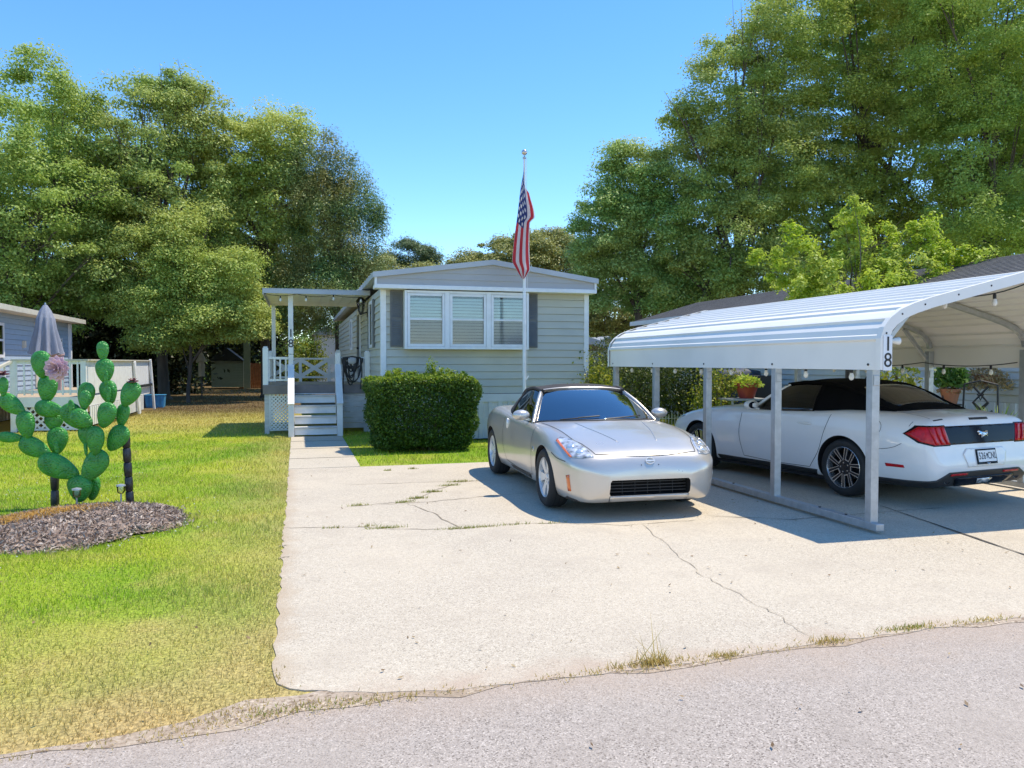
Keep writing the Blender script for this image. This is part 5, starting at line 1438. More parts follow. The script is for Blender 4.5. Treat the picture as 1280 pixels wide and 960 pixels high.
# ------------------------------------------------------------------ shrubs between the house and the carport
def shrub(label, px, Z, hw, h, mat, n, lsize, seed, loc=None, name='shrub', clump=0.28, hd=None, group=None, per=60, z0=0.1):
    r = np.random.default_rng(seed); x, y = loc if loc else at(px, Z)
    t = thing(name, label, 'shrub', (x, y, 0), 0, group)
    C = clump_centres([(0, 0, h * .5, hw, hd or hw, h * .5), (hw * .35, 0, h * .62, hw * .6, hw * .6, h * .38), (-hw * .3, .1, h * .4, hw * .7, hw * .6, h * .4)], n, r)
    P = np.repeat(C, per, 0); g = r.normal(0, 1, P.shape) * clump * .55; P = P + g; P = P[P[:, 2] > z0]
    V = leaves(P, lsize, r, .4, .5); np_mesh('foliage', V, np.arange(len(V)).reshape(-1, 4), mat, t)
    b = MB(); rr = random.Random(seed)
    for k in range(7):
        a = rr.uniform(0, 2 * PI); q = hw * rr.uniform(.2, .8)
        b.tube([(.1 * math.cos(a), .1 * math.sin(a), -.05), (q * .6 * math.cos(a), q * .6 * math.sin(a), h * .45), (q * math.cos(a), q * math.sin(a), h * .85)], [.03, .02, .006], 6)
    obj('stem', b, M['bark'], t, fix=False)
    return t
M['yshrub'] = leaf_mat('yellowish_shrub_leaves', [(0.10, 0.16, 0.015), (0.22, 0.27, 0.02), (0.45, 0.40, 0.04)], 0.35)
M['hedge'] = leaf_mat('hedge_leaves', [(0.03, 0.055, 0.012), (0.06, 0.10, 0.018), (0.12, 0.15, 0.03)], 0.25, patch=(0.15, 0.18, 0.03), pscale=1.2)
shrub('yellow-leaved shrub at the right corner of the grey mobile home', 743, 16.6, .42, 1.75, M['yshrub'], 60, .075, 61)
shrub('dark green shrub between the house corner and the carport posts', 790, 20.5, 1.1, 2.0, M['hedge'], 170, .07, 62)
shrub('big dark shrub seen under the carport eave, right of the silver car windscreen', 855, 20.5, 1.05, 2.05, M['hedge'], 190, .07, 63)
shrub('dark round shrub behind the left shrubs, near the lean-to', 755, 24, 1.2, 2.3, M['hedge'], 150, .08, 64)
shrub('small bright green shrub behind the front wheel of the white car', 897, 17.5, .48, 1.5, M['yshrub'], 60, .07, 65)
shrub('dark shrub at the left corner of the off-white house', 905, 23, .9, 2.2, M['hedge'], 120, .07, 66)
# low bright ground shoots along the skirting
shrub('low yellow-green plants by the house skirting behind the silver car roof', 700, 15.2, .75, .95, M['bush_top'], 40, .05, 67, hd=.3)
shrub('small sunlit shrub seen between the porch railings', 383, 32, .8, 2.6, M['yshrub'], 110, .09, 68)
# thin wire edging
ex, ey = at(855, 19.6)
ed = thing('wire_edging', 'low white wire garden edging in front of the dark shrubs', 'edging', (ex, ey, 0), 0)
b = MB()
for k in range(26):
    x = -1.1 + k * .085; h = .38 if k % 2 else .30
    b.tube([(x, 0, 0), (x, 0, h)], .006, 5)
b.bar((-1.1, 0, .2), (1.05, 0, .2), .008, .008)
obj('wire', b, M['white_trim'], ed, fix=False)

# ------------------------------------------------------------------ pots and furniture by the off-white house
M['fern'] = leaf_mat('potted_fern', [(0.04, 0.12, 0.015), (0.09, 0.20, 0.03), (0.16, 0.27, 0.05)], 0.35)
M['dry'] = leaf_mat('dried_plant', [(0.30, 0.19, 0.07), (0.46, 0.33, 0.15), (0.55, 0.42, 0.24)], 0.3)
M['lily'] = leaf_mat('strap_leaves', [(0.10, 0.20, 0.03), (0.20, 0.32, 0.05), (0.34, 0.42, 0.10)], 0.35)
def pot_mesh(b, c, r0, r1, h, m=0):
    b.lathe([(r0, 0), (r1, h * .8), (r1 * 1.1, h * .8), (r1 * 1.1, h), (r1 * .9, h), (r1 * .85, h * .9)], c, 16, m)
def puff(t, c, rx, rz, n, ls, mat, seed, name='foliage', droop=0.0, asp=.4):
    r = np.random.default_rng(seed); d = r.normal(0, 1, (n, 3)); d /= np.linalg.norm(d, axis=1)[:, None]
    P = d * (r.uniform(.2, 1, n) ** .5)[:, None] * np.array([rx, rx, rz]); P[:, 2] -= droop * (P[:, 0] ** 2 + P[:, 1] ** 2) / max(rx, .01) ; P += np.array(c)
    V = leaves(P, ls, r, .4, asp); return np_mesh(name, V, np.arange(len(V)).reshape(-1, 4), mat, t)
def blades(t, c, n, L, w_, mat, seed, name='leaf'):
    r = np.random.default_rng(seed); V = []; F = []
    for k in range(n):
        a = r.uniform(0, 2 * PI); l = L * r.uniform(.6, 1.1); sp_ = r.uniform(.3, .8); o = len(V)
        for j in range(5):
            u = j / 4; rad = sp_ * l * u * u * .8 + .03; z = l * (u - .35 * sp_ * u * u * u); ww = w_ * (1 - u * .9) * .5
            V.append((c[0] + math.cos(a) * rad - math.sin(a) * ww, c[1] + math.sin(a) * rad + math.cos(a) * ww, c[2] + z)); V.append((c[0] + math.cos(a) * rad + math.sin(a) * ww, c[1] + math.sin(a) * rad - math.cos(a) * ww, c[2] + z))
        for j in range(4): F.append((o + 2 * j, o + 2 * j + 1, o + 2 * j + 3, o + 2 * j + 2))
    return np_mesh(name, np.array(V), np.array(F), mat, t)
x, y = at(1188, 12.4)
t = thing('plant_stand', 'black wire plant stand under the clay-potted fern behind the white car', 'plant stand', (x, y, 0))
b = MB()
for k in range(3):
    a = 2 * PI * k / 3 + .4; b.tube([(.28 * math.cos(a), .28 * math.sin(a), 0), (.15 * math.cos(a), .15 * math.sin(a), .95)], .012, 6)
b.lathe([(.17, .93), (.17, .95)], (0, 0, 0), 16); b.tube([(-.28, 0, 0), (-.1, .02, 1.2), (.15, .05, 2.0)], .012, 6); obj('stand', b, M['black_metal'], t, fix=False)
t = thing('potted_plant', 'green fern in a clay pot on the black stand behind the white car', 'potted plant', (x, y, .955))
b = MB(); pot_mesh(b, (0, 0, 0), .10, .14, .24); obj('pot', b, M['terracotta'], t, smooth=40); puff(t, (0, 0, .52), .27, .24, 700, .11, M['fern'], 71, droop=.5); puff(t, (0, 0, .3), .2, .1, 160, .07, M['dry'], 78, name='dry_leaf', droop=.5)
x, y = at(1232, 12.6)
t = thing('hanging_basket', 'hanging basket of dried straw-coloured plants under the right eave of the carport', 'hanging basket', (x, y, 1.25))
b = MB(); b.lathe([(.05, 0), (.14, .05), (.18, .16), (.17, .17)], (0, 0, 0), 16); obj('basket', b, M['terracotta'], t, smooth=40); puff(t, (0, 0, .16), .42, .2, 900, .10, M['dry'], 72, name='dried_plant', droop=.45, asp=.22)
b = MB()
for k in range(3):
    a = 2 * PI * k / 3; b.tube([(.17 * math.cos(a), .17 * math.sin(a), .16), (0, 0, .45)], .005, 4)
b.tube([(0, 0, .45), (0, 0, .62)], .005, 4); obj('hanger', b, M['black_metal'], t, fix=False)
x, y = at(1224, 11.6)
t = thing('garden_chair', 'black wrought metal garden chair behind the white car', 'chair', (x, y, 0), -.9)
b = MB()
b.tube([(-.24, .2, 0), (-.24, .22, .5), (-.22, .30, 1.28)], .014, 6); b.tube([(.24, .2, 0), (.24, .22, .5), (.22, .30, 1.28)], .014, 6); b.tube([(-.22, .30, 1.28), (0, .31, 1.34), (.22, .30, 1.28)], .014, 6)
for k in range(4): b.tube([(-.22 + .06 * k, .27, .75 + .13 * k), (0, .27, .65 + .13 * k), (.22 - .06 * k, .27, .75 + .13 * k)], .014, 6)
b.tube([(-.2, .26, .6), (.1, .28, 1.0), (-.1, .3, 1.25)], .018, 6); b.tube([(.2, .26, .6), (-.1, .28, 1.0), (.1, .3, 1.25)], .018, 6)
obj('back', b, M['black_metal'], t, fix=False)
b = MB(); b.box(-.26, .26, -.24, .22, .47, .495); obj('seat', b, M['black_metal'], t)
for x_ in (-.23, .23):
    b = MB(); b.tube([(x_, -.22, 0), (x_, -.22, .47)], .013, 6); obj('leg', b, M['black_metal'], t)
x, y = at(1248, 11.0)
t = thing('strap_leaf_plant', 'clump of long light green strap leaves right of the black chair', 'plant', (x, y, 0))
blades(t, (0, 0, .05), 170, 1.05, .05, M['lily'], 73); puff(t, (0, 0, .25), .4, .25, 300, .1, M['fern'], 74)
x, y = at(1262, 10.6)
t = thing('brown_planter', 'brown wooden planter box with dry stalks at the right edge beside the white car', 'planter', (x, y, 0))
b = MB(); b.box(-.35, .35, -.2, .2, 0, .42)
for k in range(3): b.box(-.37, .37, -.22, .22, .03 + k * .14, .03 + k * .14 + .11)
obj('box', b, M['bark'], t, fix=False); blades(t, (0, 0, .42), 60, .5, .02, M['dry'], 75)
x, y = at(1202, 13.2)
t = thing('potted_plant', 'low dark green plant in a black pot under the black stand', 'potted plant', (x, y, 0)); b = MB(); pot_mesh(b, (0, 0, 0), .15, .2, .3); obj('pot', b, M['black_plastic'], t, smooth=40); blades(t, (0, 0, .28), 60, .7, .03, M['fern'], 76)
x, y = at(1122, 12.9)
t = thing('potted_plant', 'tall leafy shrub in a pot, seen just under the carport number plate', 'potted plant', (x, y, 0)); b = MB(); pot_mesh(b, (0, 0, 0), .17, .24, .4); obj('pot', b, M['terracotta'], t, smooth=40); puff(t, (0, 0, 1.2), .42, .45, 600, .10, M['yshrub'], 77); b = MB(); b.tube([(0, 0, .35), (.02, 0, .8), (0, .03, 1.4)], .02, 6); obj('stem', b, M['bark'], t)
# group left of the white car's windscreen
M['table_w'] = pm('grey_folding_table', (0.42, 0.42, 0.42), 0.6)
x, y = at(928, 17.2)
t = thing('side_table', 'low grey table carrying the red flower pot behind the white car bonnet', 'table', (x, y, 0))
b = MB(); b.box(-.45, .45, -.3, .3, .78, .82); obj('table_top', b, M['table_w'], t)
for a in (-.4, .4):
    for c_ in (-.25, .25):
        b = MB(); b.box(a - .02, a + .02, c_ - .02, c_ + .02, 0, .778); obj('leg', b, M['table_w'], t)
t = thing('flower_pot', 'red pot of yellow-green flowers behind the white car bonnet', 'flower pot', (x + .05, y - .1, .821))
b = MB(); pot_mesh(b, (0, 0, 0), .16, .25, .34); obj('pot', b, M['red_pot'], t, smooth=40); puff(t, (0, 0, .40), .36, .14, 420, .1, M['lime_leaf'], 79, droop=.3)
x, y = at(922, 18.6)
t = thing('covered_grill', 'barbecue under a rumpled dark blue cover by the off-white house', 'grill', (x, y, 0))
r = np.random.default_rng(8); b = MB(); rows = []
for i in range(13):
    z = 1.38 * i / 12; rows.append([((.62 + .10 * math.sin(3 * a_ + z * 3) + .05 * math.sin(7 * a_ + z * 6)) * math.cos(a_) * (1 - .35 * max(0, z - .95)), .42 * (1 + .12 * math.sin(5 * a_ - z * 4)) * math.sin(a_), z + .05 * math.sin(4 * a_) * (z > .9)) for a_ in [2 * PI * k / 40 for k in range(41)]])
rows.append([(0, 0, 1.5)] * 41); b.grid(rows); obj('cover', b, M['tarp_blue'], t, smooth=80)
for x_ in (-.4, .4):
    b = MB(); b.lathe([(.09, -.03), (.09, .03)], (x_, -.3, .09), 12, axis='x'); obj('wheel', b, M['black_plastic'], t)
x, y = at(953, 17.6)
t = thing('black_chair', 'small black upright chair between the blue cover and the white car windscreen', 'chair', (x, y, 0), -.5)
b = MB(); b.box(-.24, .24, .2, .24, .8, 1.32); obj('backrest', b, M['black_plastic'], t, bevel=.03)
b = MB(); b.box(-.25, .25, -.22, .24, .45, .49); obj('seat', b, M['black_plastic'], t, bevel=.01)
for a in (-.22, .22):
    for c_, h in ((-.2, .448), (.218, .80)):
        b = MB(); b.box(a - .015, a + .015, c_ - .015, c_ + .015, 0, h); obj('leg', b, M['black_plastic'], t)
# ================================================================== MULCH BED AND CACTUS
mx, my = MUL
M['mulch'] = pm('grey_brown_mulch', (0.22, 0.15, 0.11), 0.95, var=0.3, scale=8, col2=(0.34, 0.25, 0.19), bump=0.9, bscale=35)
M['chip_a'] = leaf_mat('bark_chips', [(0.16, 0.105, 0.075), (0.33, 0.245, 0.185), (0.52, 0.43, 0.35)], 0.0)
M['pine_straw'] = leaf_mat('orange_pine_straw', [(0.46, 0.24, 0.035), (0.60, 0.36, 0.07), (0.40, 0.20, 0.05)], 0.2)
def mound_h(X, Z):
    q = (X / 1.0) ** 2 + (Z / 1.1) ** 2
    return 0.12 * max(0, 1 - q) ** 0.7 + 0.022 * math.sin(X * 9) * math.sin(Z * 8 + 1) * max(0, 1 - q)
b = MB(); rows = []
for i in range(15):
    q = i / 14; row = []
    for k in range(61):
        t = 2 * PI * k / 60
        e = 1 + 0.06 * math.sin(3 * t + .5) + 0.05 * math.sin(5 * t + 1) + 0.035 * math.sin(9 * t + 2) + 0.02 * math.sin(17 * t)
        X = math.cos(t) * q * 0.95 * e; Z = math.sin(t) * q * 1.06 * e
        dx, dy = cam2lot(X, Z); row.append((mx + dx, my + dy, mound_h(X, Z) + 0.004 - (0.02 if i == 14 else 0)))
    rows.append(row)
b.grid(rows)
tag(obj('mulch_bed', b, M['mulch'], smooth=180), kind='stuff')
r = np.random.default_rng(91); n = 9500
t = r.uniform(0, 2 * PI, n); q = np.sqrt(r.uniform(0, 1, n)) * (1.0 + 0.05 * np.sin(5 * t + 1) + 0.05 * r.normal(0, 1, n) ** 2 * 0.6)
X = np.cos(t) * q * 0.96; Z = np.sin(t) * q * 1.07
h = 0.12 * np.clip(1 - (X / 1.0) ** 2 - (Z / 1.1) ** 2, 0, 1) ** 0.7
C = np.stack([mx + X * CT + Z * ST, my - X * ST + Z * CT, h + r.uniform(0.006, 0.024, n)], 1)
V = leaves(C, 0.055, r, 0.55, 0.26)
tag(np_mesh('mulch_chips', V, np.arange(len(V)).reshape(-1, 4), M['chip_a']), kind='stuff')
n = 2600
X = r.normal(-0.42, 0.22, n); Z = r.normal(0.10, 0.17, n) + 0.7 * (X + 0.3); k = (X ** 2 + Z ** 2) < 1.0; X = X[k]; Z = Z[k]
h = 0.12 * np.clip(1 - (X / 1.0) ** 2 - (Z / 1.1) ** 2, 0, 1) ** 0.7
C = np.stack([mx + X * CT + Z * ST, my - X * ST + Z * CT, h + r.uniform(0.012, 0.035, len(X))], 1)
V = leaves(C, 0.085, r, 1.3, 0.07)
tag(np_mesh('pine_straw', V, np.arange(len(V)).reshape(-1, 4), M['pine_straw']), kind='stuff')

m = bpy.data.materials.new('hammered_green_paint'); nt, N, L = nodes_of(m); M['pad'] = m
o = N.new('ShaderNodeOutputMaterial'); p = N.new('ShaderNodeBsdfPrincipled'); L.new(p.outputs[0], o.inputs[0])
p.inputs['Roughness'].default_value = 0.42; p.inputs['Specular IOR Level'].default_value = 0.6
tc = N.new('ShaderNodeTexCoord'); nz = N.new('ShaderNodeTexNoise'); nz.inputs['Scale'].default_value = 9; nz.inputs['Detail'].default_value = 5
L.new(tc.outputs['Object'], nz.inputs[0])
cr = N.new('ShaderNodeValToRGB'); cr.color_ramp.elements[0].position = .3; cr.color_ramp.elements[0].color = (0.026, 0.18, 0.020, 1); cr.color_ramp.elements[1].position = .7; cr.color_ramp.elements[1].color = (0.058, 0.33, 0.04, 1)
L.new(nz.outputs[0], cr.inputs[0])
vo = N.new('ShaderNodeTexVoronoi'); vo.inputs['Scale'].default_value = 38; L.new(tc.outputs['Object'], vo.inputs['Vector'])
mr = N.new('ShaderNodeMapRange'); mr.inputs[1].default_value = 0; mr.inputs[2].default_value = .5; mr.inputs[3].default_value = 0; mr.inputs[4].default_value = 1
L.new(vo.outputs['Distance'], mr.inputs[0])
bp = N.new('ShaderNodeBump'); bp.inputs['Strength'].default_value = .55; bp.inputs['Distance'].default_value = .02
L.new(mr.outputs[0], bp.inputs['Height']); L.new(bp.outputs[0], p.inputs['Normal'])
n2 = N.new('ShaderNodeTexNoise'); n2.inputs['Scale'].default_value = 24; L.new(tc.outputs['Object'], n2.inputs[0])
m2 = N.new('ShaderNodeMapRange'); m2.inputs[1].default_value = .60; m2.inputs[2].default_value = .72; m2.inputs[4].default_value = .3; L.new(n2.outputs[0], m2.inputs[0])
mxn = N.new('ShaderNodeMix'); mxn.data_type = 'RGBA'; mxn.inputs[7].default_value = (0.05, 0.10, 0.045, 1); L.new(m2.outputs[0], mxn.inputs[0]); L.new(cr.outputs[0], mxn.inputs[6]); L.new(mxn.outputs[2], p.inputs['Base Color'])
CZ = 8.42
cx, cy = at(98, CZ)
cac = thing('cactus_sculpture', 'green painted metal prickly pear cactus sculpture with a pink flower on the mulch bed', 'sculpture', (cx, cy, 0), -TH)
KPX = CZ / 961 / 3.43
def cpos(zx, zy): return ((zx - 337) * KPX, 0.10 + (716 - zy) * KPX)
PADS = [  # x, y, width, height in the enlarged view, lean to the right in degrees, depth order
    (335, 664, 122, 108, 0, 0.0), (368, 664, 78, 106, 0, 0.09), (402, 566, 100, 146, 36, -0.02), (247, 572, 102, 168, -66, 0.0), (142, 490, 82, 128, -62, 0.02),
    (42, 443, 46, 96, -84, 0.0), (108, 391, 86, 114, -10, 0.0), (47, 304, 76, 120, -56, 0.02), (14, 226, 42, 78, 2, 0.0),
    (212, 463, 86, 112, 4, 0.13), (195, 380, 76, 70, 4, 0.14), (196, 322, 74, 132, -84, 0.06), (179, 237, 88, 110, 6, 0.10), (162, 130, 84, 110, -4, 0.07),
    (233, 488, 20, 58, -8, 0.02), (303, 355, 86, 116, -34, 0.05), (348, 265, 80, 108, 14, 0.09), (368, 284, 52, 80, 8, -0.02), (312, 316, 26, 66, -6, -0.03),
    (362, 362, 76, 92, -56, -0.06), (349, 440, 72, 88, -6, 0.10), (418, 455, 84, 116, 2, -0.06), (462, 347, 84, 106, 20, -0.04), (491, 449, 86, 116, 34, 0.04),
    (508, 351, 56, 96, 10, 0.08), (546, 258, 78, 106, 26, 0.05), (445, 251, 84, 98, -14, 0.10), (451, 190, 18, 60, 4, 0.02), (461, 262, 20, 64, 4, 0.02),
    (430, 158, 78, 98, -2, 0.10), (422, 72, 50, 78, -2, 0.10), (368, 495, 18, 56, -6, -0.02)]
def pad_mesh(w_, h, seed):
    """teardrop pad: narrow foot, broad rounded head, bellied front and back"""
    b = MB(); n, k = 18, 12; rr = random.Random(seed); vs = []; fs = []
    dp = max(min(w_, h) * 0.40, 0.03)
    for i in range(k + 1):
        ph = PI * i / k; z = math.cos(ph)
        prof = math.sin(ph) * (0.80 + 0.24 * z)
        for j in range(n):
            t = 2 * PI * j / n
            vs.append((w_ / 2 * 1.12 * prof * math.copysign(abs(math.cos(t)) ** 0.85, math.cos(t)), dp / 2 * 1.15 * math.sin(ph) ** 0.8 * (0.85 + .15 * z) * math.copysign(abs(math.sin(t)) ** 0.9, math.sin(t)), h / 2 * z))
    for i in range(k):
        for j in range(n): fs.append((i * n + j, (i + 1) * n + j, (i + 1) * n + (j + 1) % n, i * n + (j + 1) % n))
    b.add(vs, fs); return b
for i, (zx, zy, w_, h_, an, dpt) in enumerate(PADS):
    X, Z = cpos(zx, zy)
    o = obj('pad', pad_mesh(w_ * KPX * 1.10, h_ * KPX * 1.10, i), M['pad'], cac, smooth=180)
    o.location = (X, dpt, Z); o.rotation_euler = (0, R(an), R((i * 37) % 31 - 15))
M['black_post'] = pm('black_painted_post', (0.02, 0.02, 0.022), 0.35, bump=.2)
b = MB()
def stack_post(b, x0, z0, x1, z1, y, n):
    for k in range(n):
        a = Vector((x0 + (x1 - x0) * k / n, y, z0 + (z1 - z0) * k / n)); c = Vector((x0 + (x1 - x0) * (k + 1) / n, y, z0 + (z1 - z0) * (k + 1) / n)); d = c - a
        b.tube([a, a + d * .06, a + d * .5, a + d * .94, c], [.032, .041, .044, .041, .032], 12)
X0, Z0 = cpos(204, 745); X1, Z1 = cpos(204, 590); stack_post(b, X0, Z0 - .05, X1, Z1, .10, 2); obj('support_post', b, M['black_post'], cac, smooth=50, fix=False)
b = MB(); X0, Z0 = cpos(532, 725); X1, Z1 = cpos(516, 430); stack_post(b, X0, Z0 - .05, X1, Z1, .10, 5); obj('support_post', b, M['black_post'], cac, smooth=50, fix=False)
def metal_flower(zx, zy, rad, mat, y, layers, lab, name='flower', tilt=PI / 2):
    X, Z = cpos(zx, zy); b = MB()
    for li, (n, rr_, op) in enumerate(layers):
        for k in range(n):
            a = 2 * PI * k / n + li * .4; rows = []
            for i in range(6):
                u = i / 5; row = []
                for j in range(5):
                    v = j / 4 * 2 - 1; ww = rad * rr_ * .42 * math.sin(PI * min(1, .12 + .88 * u) ** .8)
                    px_ = rad * rr_ * (.12 + .88 * u); pz = op * rad * (u ** 1.5) * .7 + .25 * ww * v * v
                    row.append((math.cos(a) * px_ - math.sin(a) * v * ww, math.sin(a) * px_ + math.cos(a) * v * ww, pz + li * .012))
                rows.append(row)
            b.grid(rows)
    b.ell((0, 0, .02), rad * .13, rad * .13, rad * .1, 8, 6)
    o = obj(name, b, mat, cac, smooth=60, solid=.003); o.location = (X, y, Z); o.rotation_euler = (tilt, 0, 0); o['label'] = lab; return o
M['pink'] = pm('dusty_pink_paint', (0.66, 0.42, 0.46), 0.5, var=.12)
M['maroon'] = pm('dark_red_paint', (0.10, 0.02, 0.022), 0.5, var=.2)
metal_flower(252, 147, 58 * KPX, M['pink'], -.02, [(12, 1.0, .15), (10, .78, .45), (7, .52, .9), (4, .3, 1.1)], 'pink many-petalled metal flower')
metal_flower(560, 206, 26 * KPX, M['maroon'], .05, [(7, 1.0, .15), (6, .7, .6)], 'dark red flower on the right pad', tilt=.2)
metal_flower(12, 176, 30 * KPX, M['maroon'], .0, [(7, 1.0, .15), (6, .7, .6)], 'dark red flower on the left pad', tilt=.2)
M['solar'] = glass_mat('clear_lamp_plastic', (.9, .9, .88), .08)
for i, (zx, dy, lab) in enumerate(((377, -.25, 'small clear garden stake light in front of the cactus foot'), (512, .0, 'small clear garden stake light beside the right black post'))):
    X = (zx - 337) * KPX; lx_, ly_ = cam2lot(X, dy)
    t = thing('stake_light', lab, 'garden light', (cx + lx_, cy + ly_, 0.07))
    b = MB(); b.tube([(0, 0, -.05), (0, 0, .11)], .009, 6); obj('stake', b, M['steel'], t)
    b = MB(); b.lathe([(.025, .11), (.04, .13), (.042, .19)], (0, 0, 0), 12); obj('lens', b, M['solar'], t, smooth=40)
    b = MB(); b.lathe([(.05, .191), (.048, .205), (.01, .215)], (0, 0, 0), 12); obj('cap', b, M['steel'], t, smooth=40)

# ================================================================== CARS
def paint(name, col, metal, rough, coat):
    m = bpy.data.materials.new(name); nt, N, L = nodes_of(m)
    o = N.new('ShaderNodeOutputMaterial'); p = N.new('ShaderNodeBsdfPrincipled'); L.new(p.outputs[0], o.inputs[0])
    p.inputs['Metallic'].default_value = metal; p.inputs['Roughness'].default_value = rough
    p.inputs['Coat Weight'].default_value = coat; p.inputs['Coat Roughness'].default_value = 0.05
    geo = N.new('ShaderNodeTexCoord'); n = N.new('ShaderNodeTexNoise'); n.inputs['Scale'].default_value = 3; n.inputs['Detail'].default_value = 7
    L.new(geo.outputs['Object'], n.inputs[0])
    mr = N.new('ShaderNodeMapRange'); mr.inputs[1].default_value = .5; mr.inputs[2].default_value = .8; mr.inputs[4].default_value = .18; L.new(n.outputs[0], mr.inputs[0])
    mx = N.new('ShaderNodeMix'); mx.data_type = 'RGBA'; mx.inputs[6].default_value = rgba(col); mx.inputs[7].default_value = rgba([c * .72 for c in col])
    L.new(mr.outputs[0], mx.inputs[0]); L.new(mx.outputs[2], p.inputs['Base Color'])
    m3 = N.new('ShaderNodeMapRange'); m3.inputs[3].default_value = rough * .85; m3.inputs[4].default_value = rough * 1.3; L.new(n.outputs[0], m3.inputs[0]); L.new(m3.outputs[0], p.inputs['Roughness'])
    return m
M['silver'] = paint('silver_car_paint', (0.60, 0.56, 0.505), 0.55, 0.28, 0.5)
M['white_paint'] = paint('white_car_paint', (0.82, 0.805, 0.78), 0.0, 0.30, 0.7)
M['cavity'] = pm('dark_car_cavity', (0.008, 0.008, 0.009), 0.9)
M['soft_black'] = pm('black_soft_top_cloth', (0.005, 0.005, 0.0055), 0.9, var=.2, bump=.15, bscale=200, spec=.08)
M['soft_brown'] = pm('faded_dark_soft_top_cloth', (0.045, 0.040, 0.038), 0.85, var=.2, bump=.15, bscale=200)
M['tyre'] = pm('tyre_rubber', (0.018, 0.018, 0.018), 0.75, var=.2, bump=.2)
M['alloy'] = pm('silver_alloy', (0.70, 0.69, 0.67), 0.3, metal=.3, var=.06)
M['alloy_dark'] = pm('black_alloy', (0.022, 0.022, 0.024), 0.25, var=.1)
M['alloy_cut'] = pm('machined_alloy_edge', (0.70, 0.70, 0.71), 0.25, metal=.85, var=.05)
M['disc'] = pm('brake_disc', (0.10, 0.10, 0.10), 0.4, metal=.6)
M['windscreen'] = glass_mat('windscreen_glass', (.55, .60, .62), .34, .015)
M['tint_glass'] = glass_mat('dark_car_glass', (.12, .14, .135), .05, .01)
M['rear_screen'] = glass_mat('smoked_rear_screen', (.30, .29, .24), .10, .03)
M['amber'] = pm('amber_lens', (0.75, 0.16, 0.02), 0.12, coat=1, var=.1)
M['red_lens'] = pm('red_lens', (0.50, 0.006, 0.012), 0.2, spec=.3, coat=.15, var=.25, scale=18)
M['gloss_black'] = pm('gloss_black_panel', (0.005, 0.006, 0.012), 0.10, spec=.18, coat=.0, var=.1)
M['chrome'] = pm('chrome', (0.75, 0.75, 0.76), 0.08, metal=1, var=.03)
M['lamp_clear'] = pm('headlamp_reflector', (0.60, 0.60, 0.58), 0.25, metal=.35, coat=1, var=.75, scale=16)
M['lamp_bowl'] = pm('headlamp_bowl', (0.80, 0.80, 0.78), 0.18, metal=.7, var=.2, scale=30)
M['gap'] = pm('dark_panel_gap', (0.03, 0.03, 0.03), 0.8)
M['plate_white'] = pm('plate_white', (0.78, 0.78, 0.77), 0.4, var=.03)
M['seat'] = pm('dark_seat', (0.035, 0.033, 0.032), 0.7)

class Car: pass
def car_body(T, L, nsec=5):
    f = {k: interp(v) for k, v in T.items()}
    def section(s):
        w_, zb, zsh, zc, zw, fs = (f[k](s) for k in ('w', 'zb', 'zsh', 'zc', 'zw', 'fs'))
        zw = min(max(zw, zb + .3 * (zsh - zb)), zb + .7 * (zsh - zb))
        P = [(0, zb), (.5 * w_, zb), (.84 * w_, zb + .004), (.955 * w_, zb + .13 * (zsh - zb)), (w_, zw), (.985 * w_, zw + .62 * (zsh - zw)), (fs * w_, zsh), (.5 * fs * w_, zsh + .78 * (zc - zsh)), (0, zc)]
        return [(q.x, q.y) for q in catmull([(a, b_, 0) for a, b_ in P], nsec)]
    st = []
    for a, b_, n in ((0, .12, 8), (.12, .5, 8), (.5, L - .6, 54), (L - .6, L - .15, 12), (L - .15, L, 10)):
        st += [a + (b_ - a) * i / n for i in range(n)]
    st.append(L)
    return f, section, st

def build_car(t, T, L, FO, WB, mat, arch, cuts, cabin):
    c = Car(); c.t = t; c.y0 = WB / 2 + FO
    f, section, st = car_body(T, L); c.f = f
    b = MB(); rows = []
    for s in st:
        h = section(s); full = [(-x, z) for x, z in h[::-1]][:-1] + h          # over the top from left ... to bottom and round
        full = [(x, z) for x, z in h] + [(-x, z) for x, z in h[-2:0:-1]]
        rows.append([(x, s - c.y0, z) for x, z in full])
    n = len(rows[0]); vs = [p for r_ in rows for p in r_]; fs = []
    for i in range(len(rows) - 1):
        for j in range(n): fs.append((i * n + j, i * n + (j + 1) % n, (i + 1) * n + (j + 1) % n, (i + 1) * n + j))
    fs.append(tuple(range(n))); fs.append(tuple((len(rows) - 1) * n + k for k in range(n - 1, -1, -1)))
    b.add(vs, fs)
    me_o = obj('body', b, [mat, M['cavity']], t, smooth=40)
    bm = bmesh.new(); bm.from_mesh(me_o.data); bmesh.ops.triangulate(bm, faces=bm.faces); c.bvh = BVHTree.FromBMesh(bm); bm.free()
    # wheel wells, cabin and intakes are cut out for real
    for cut in cuts:
        k = obj('cutter', cut, [M['cavity'], M['cavity']], None)
        k.data.materials.clear(); k.data.materials.append(mat); k.data.materials.append(M['cavity'])
        k.data.polygons.foreach_set('material_index', [1] * len(k.data.polygons))
        md = me_o.modifiers.new('cut', 'BOOLEAN'); md.operation = 'DIFFERENCE'; md.solver = 'EXACT'; md.object = k
        bpy.context.view_layer.update()
        # work in the car's own space: cutter shares its parent
        k.parent = t
        bpy.context.view_layer.update()
        me = bpy.data.meshes.new_from_object(me_o.evaluated_get(bpy.context.evaluated_depsgraph_get()))
        me_o.modifiers.clear(); me_o.data = me
        bpy.data.objects.remove(k)
    me_o.data.name = 'body'
    me_o.data.polygons.foreach_set('use_smooth', [True] * len(me_o.data.polygons)); me_o.data.set_sharp_from_angle(angle=R(38))
    c.body = me_o
    return c

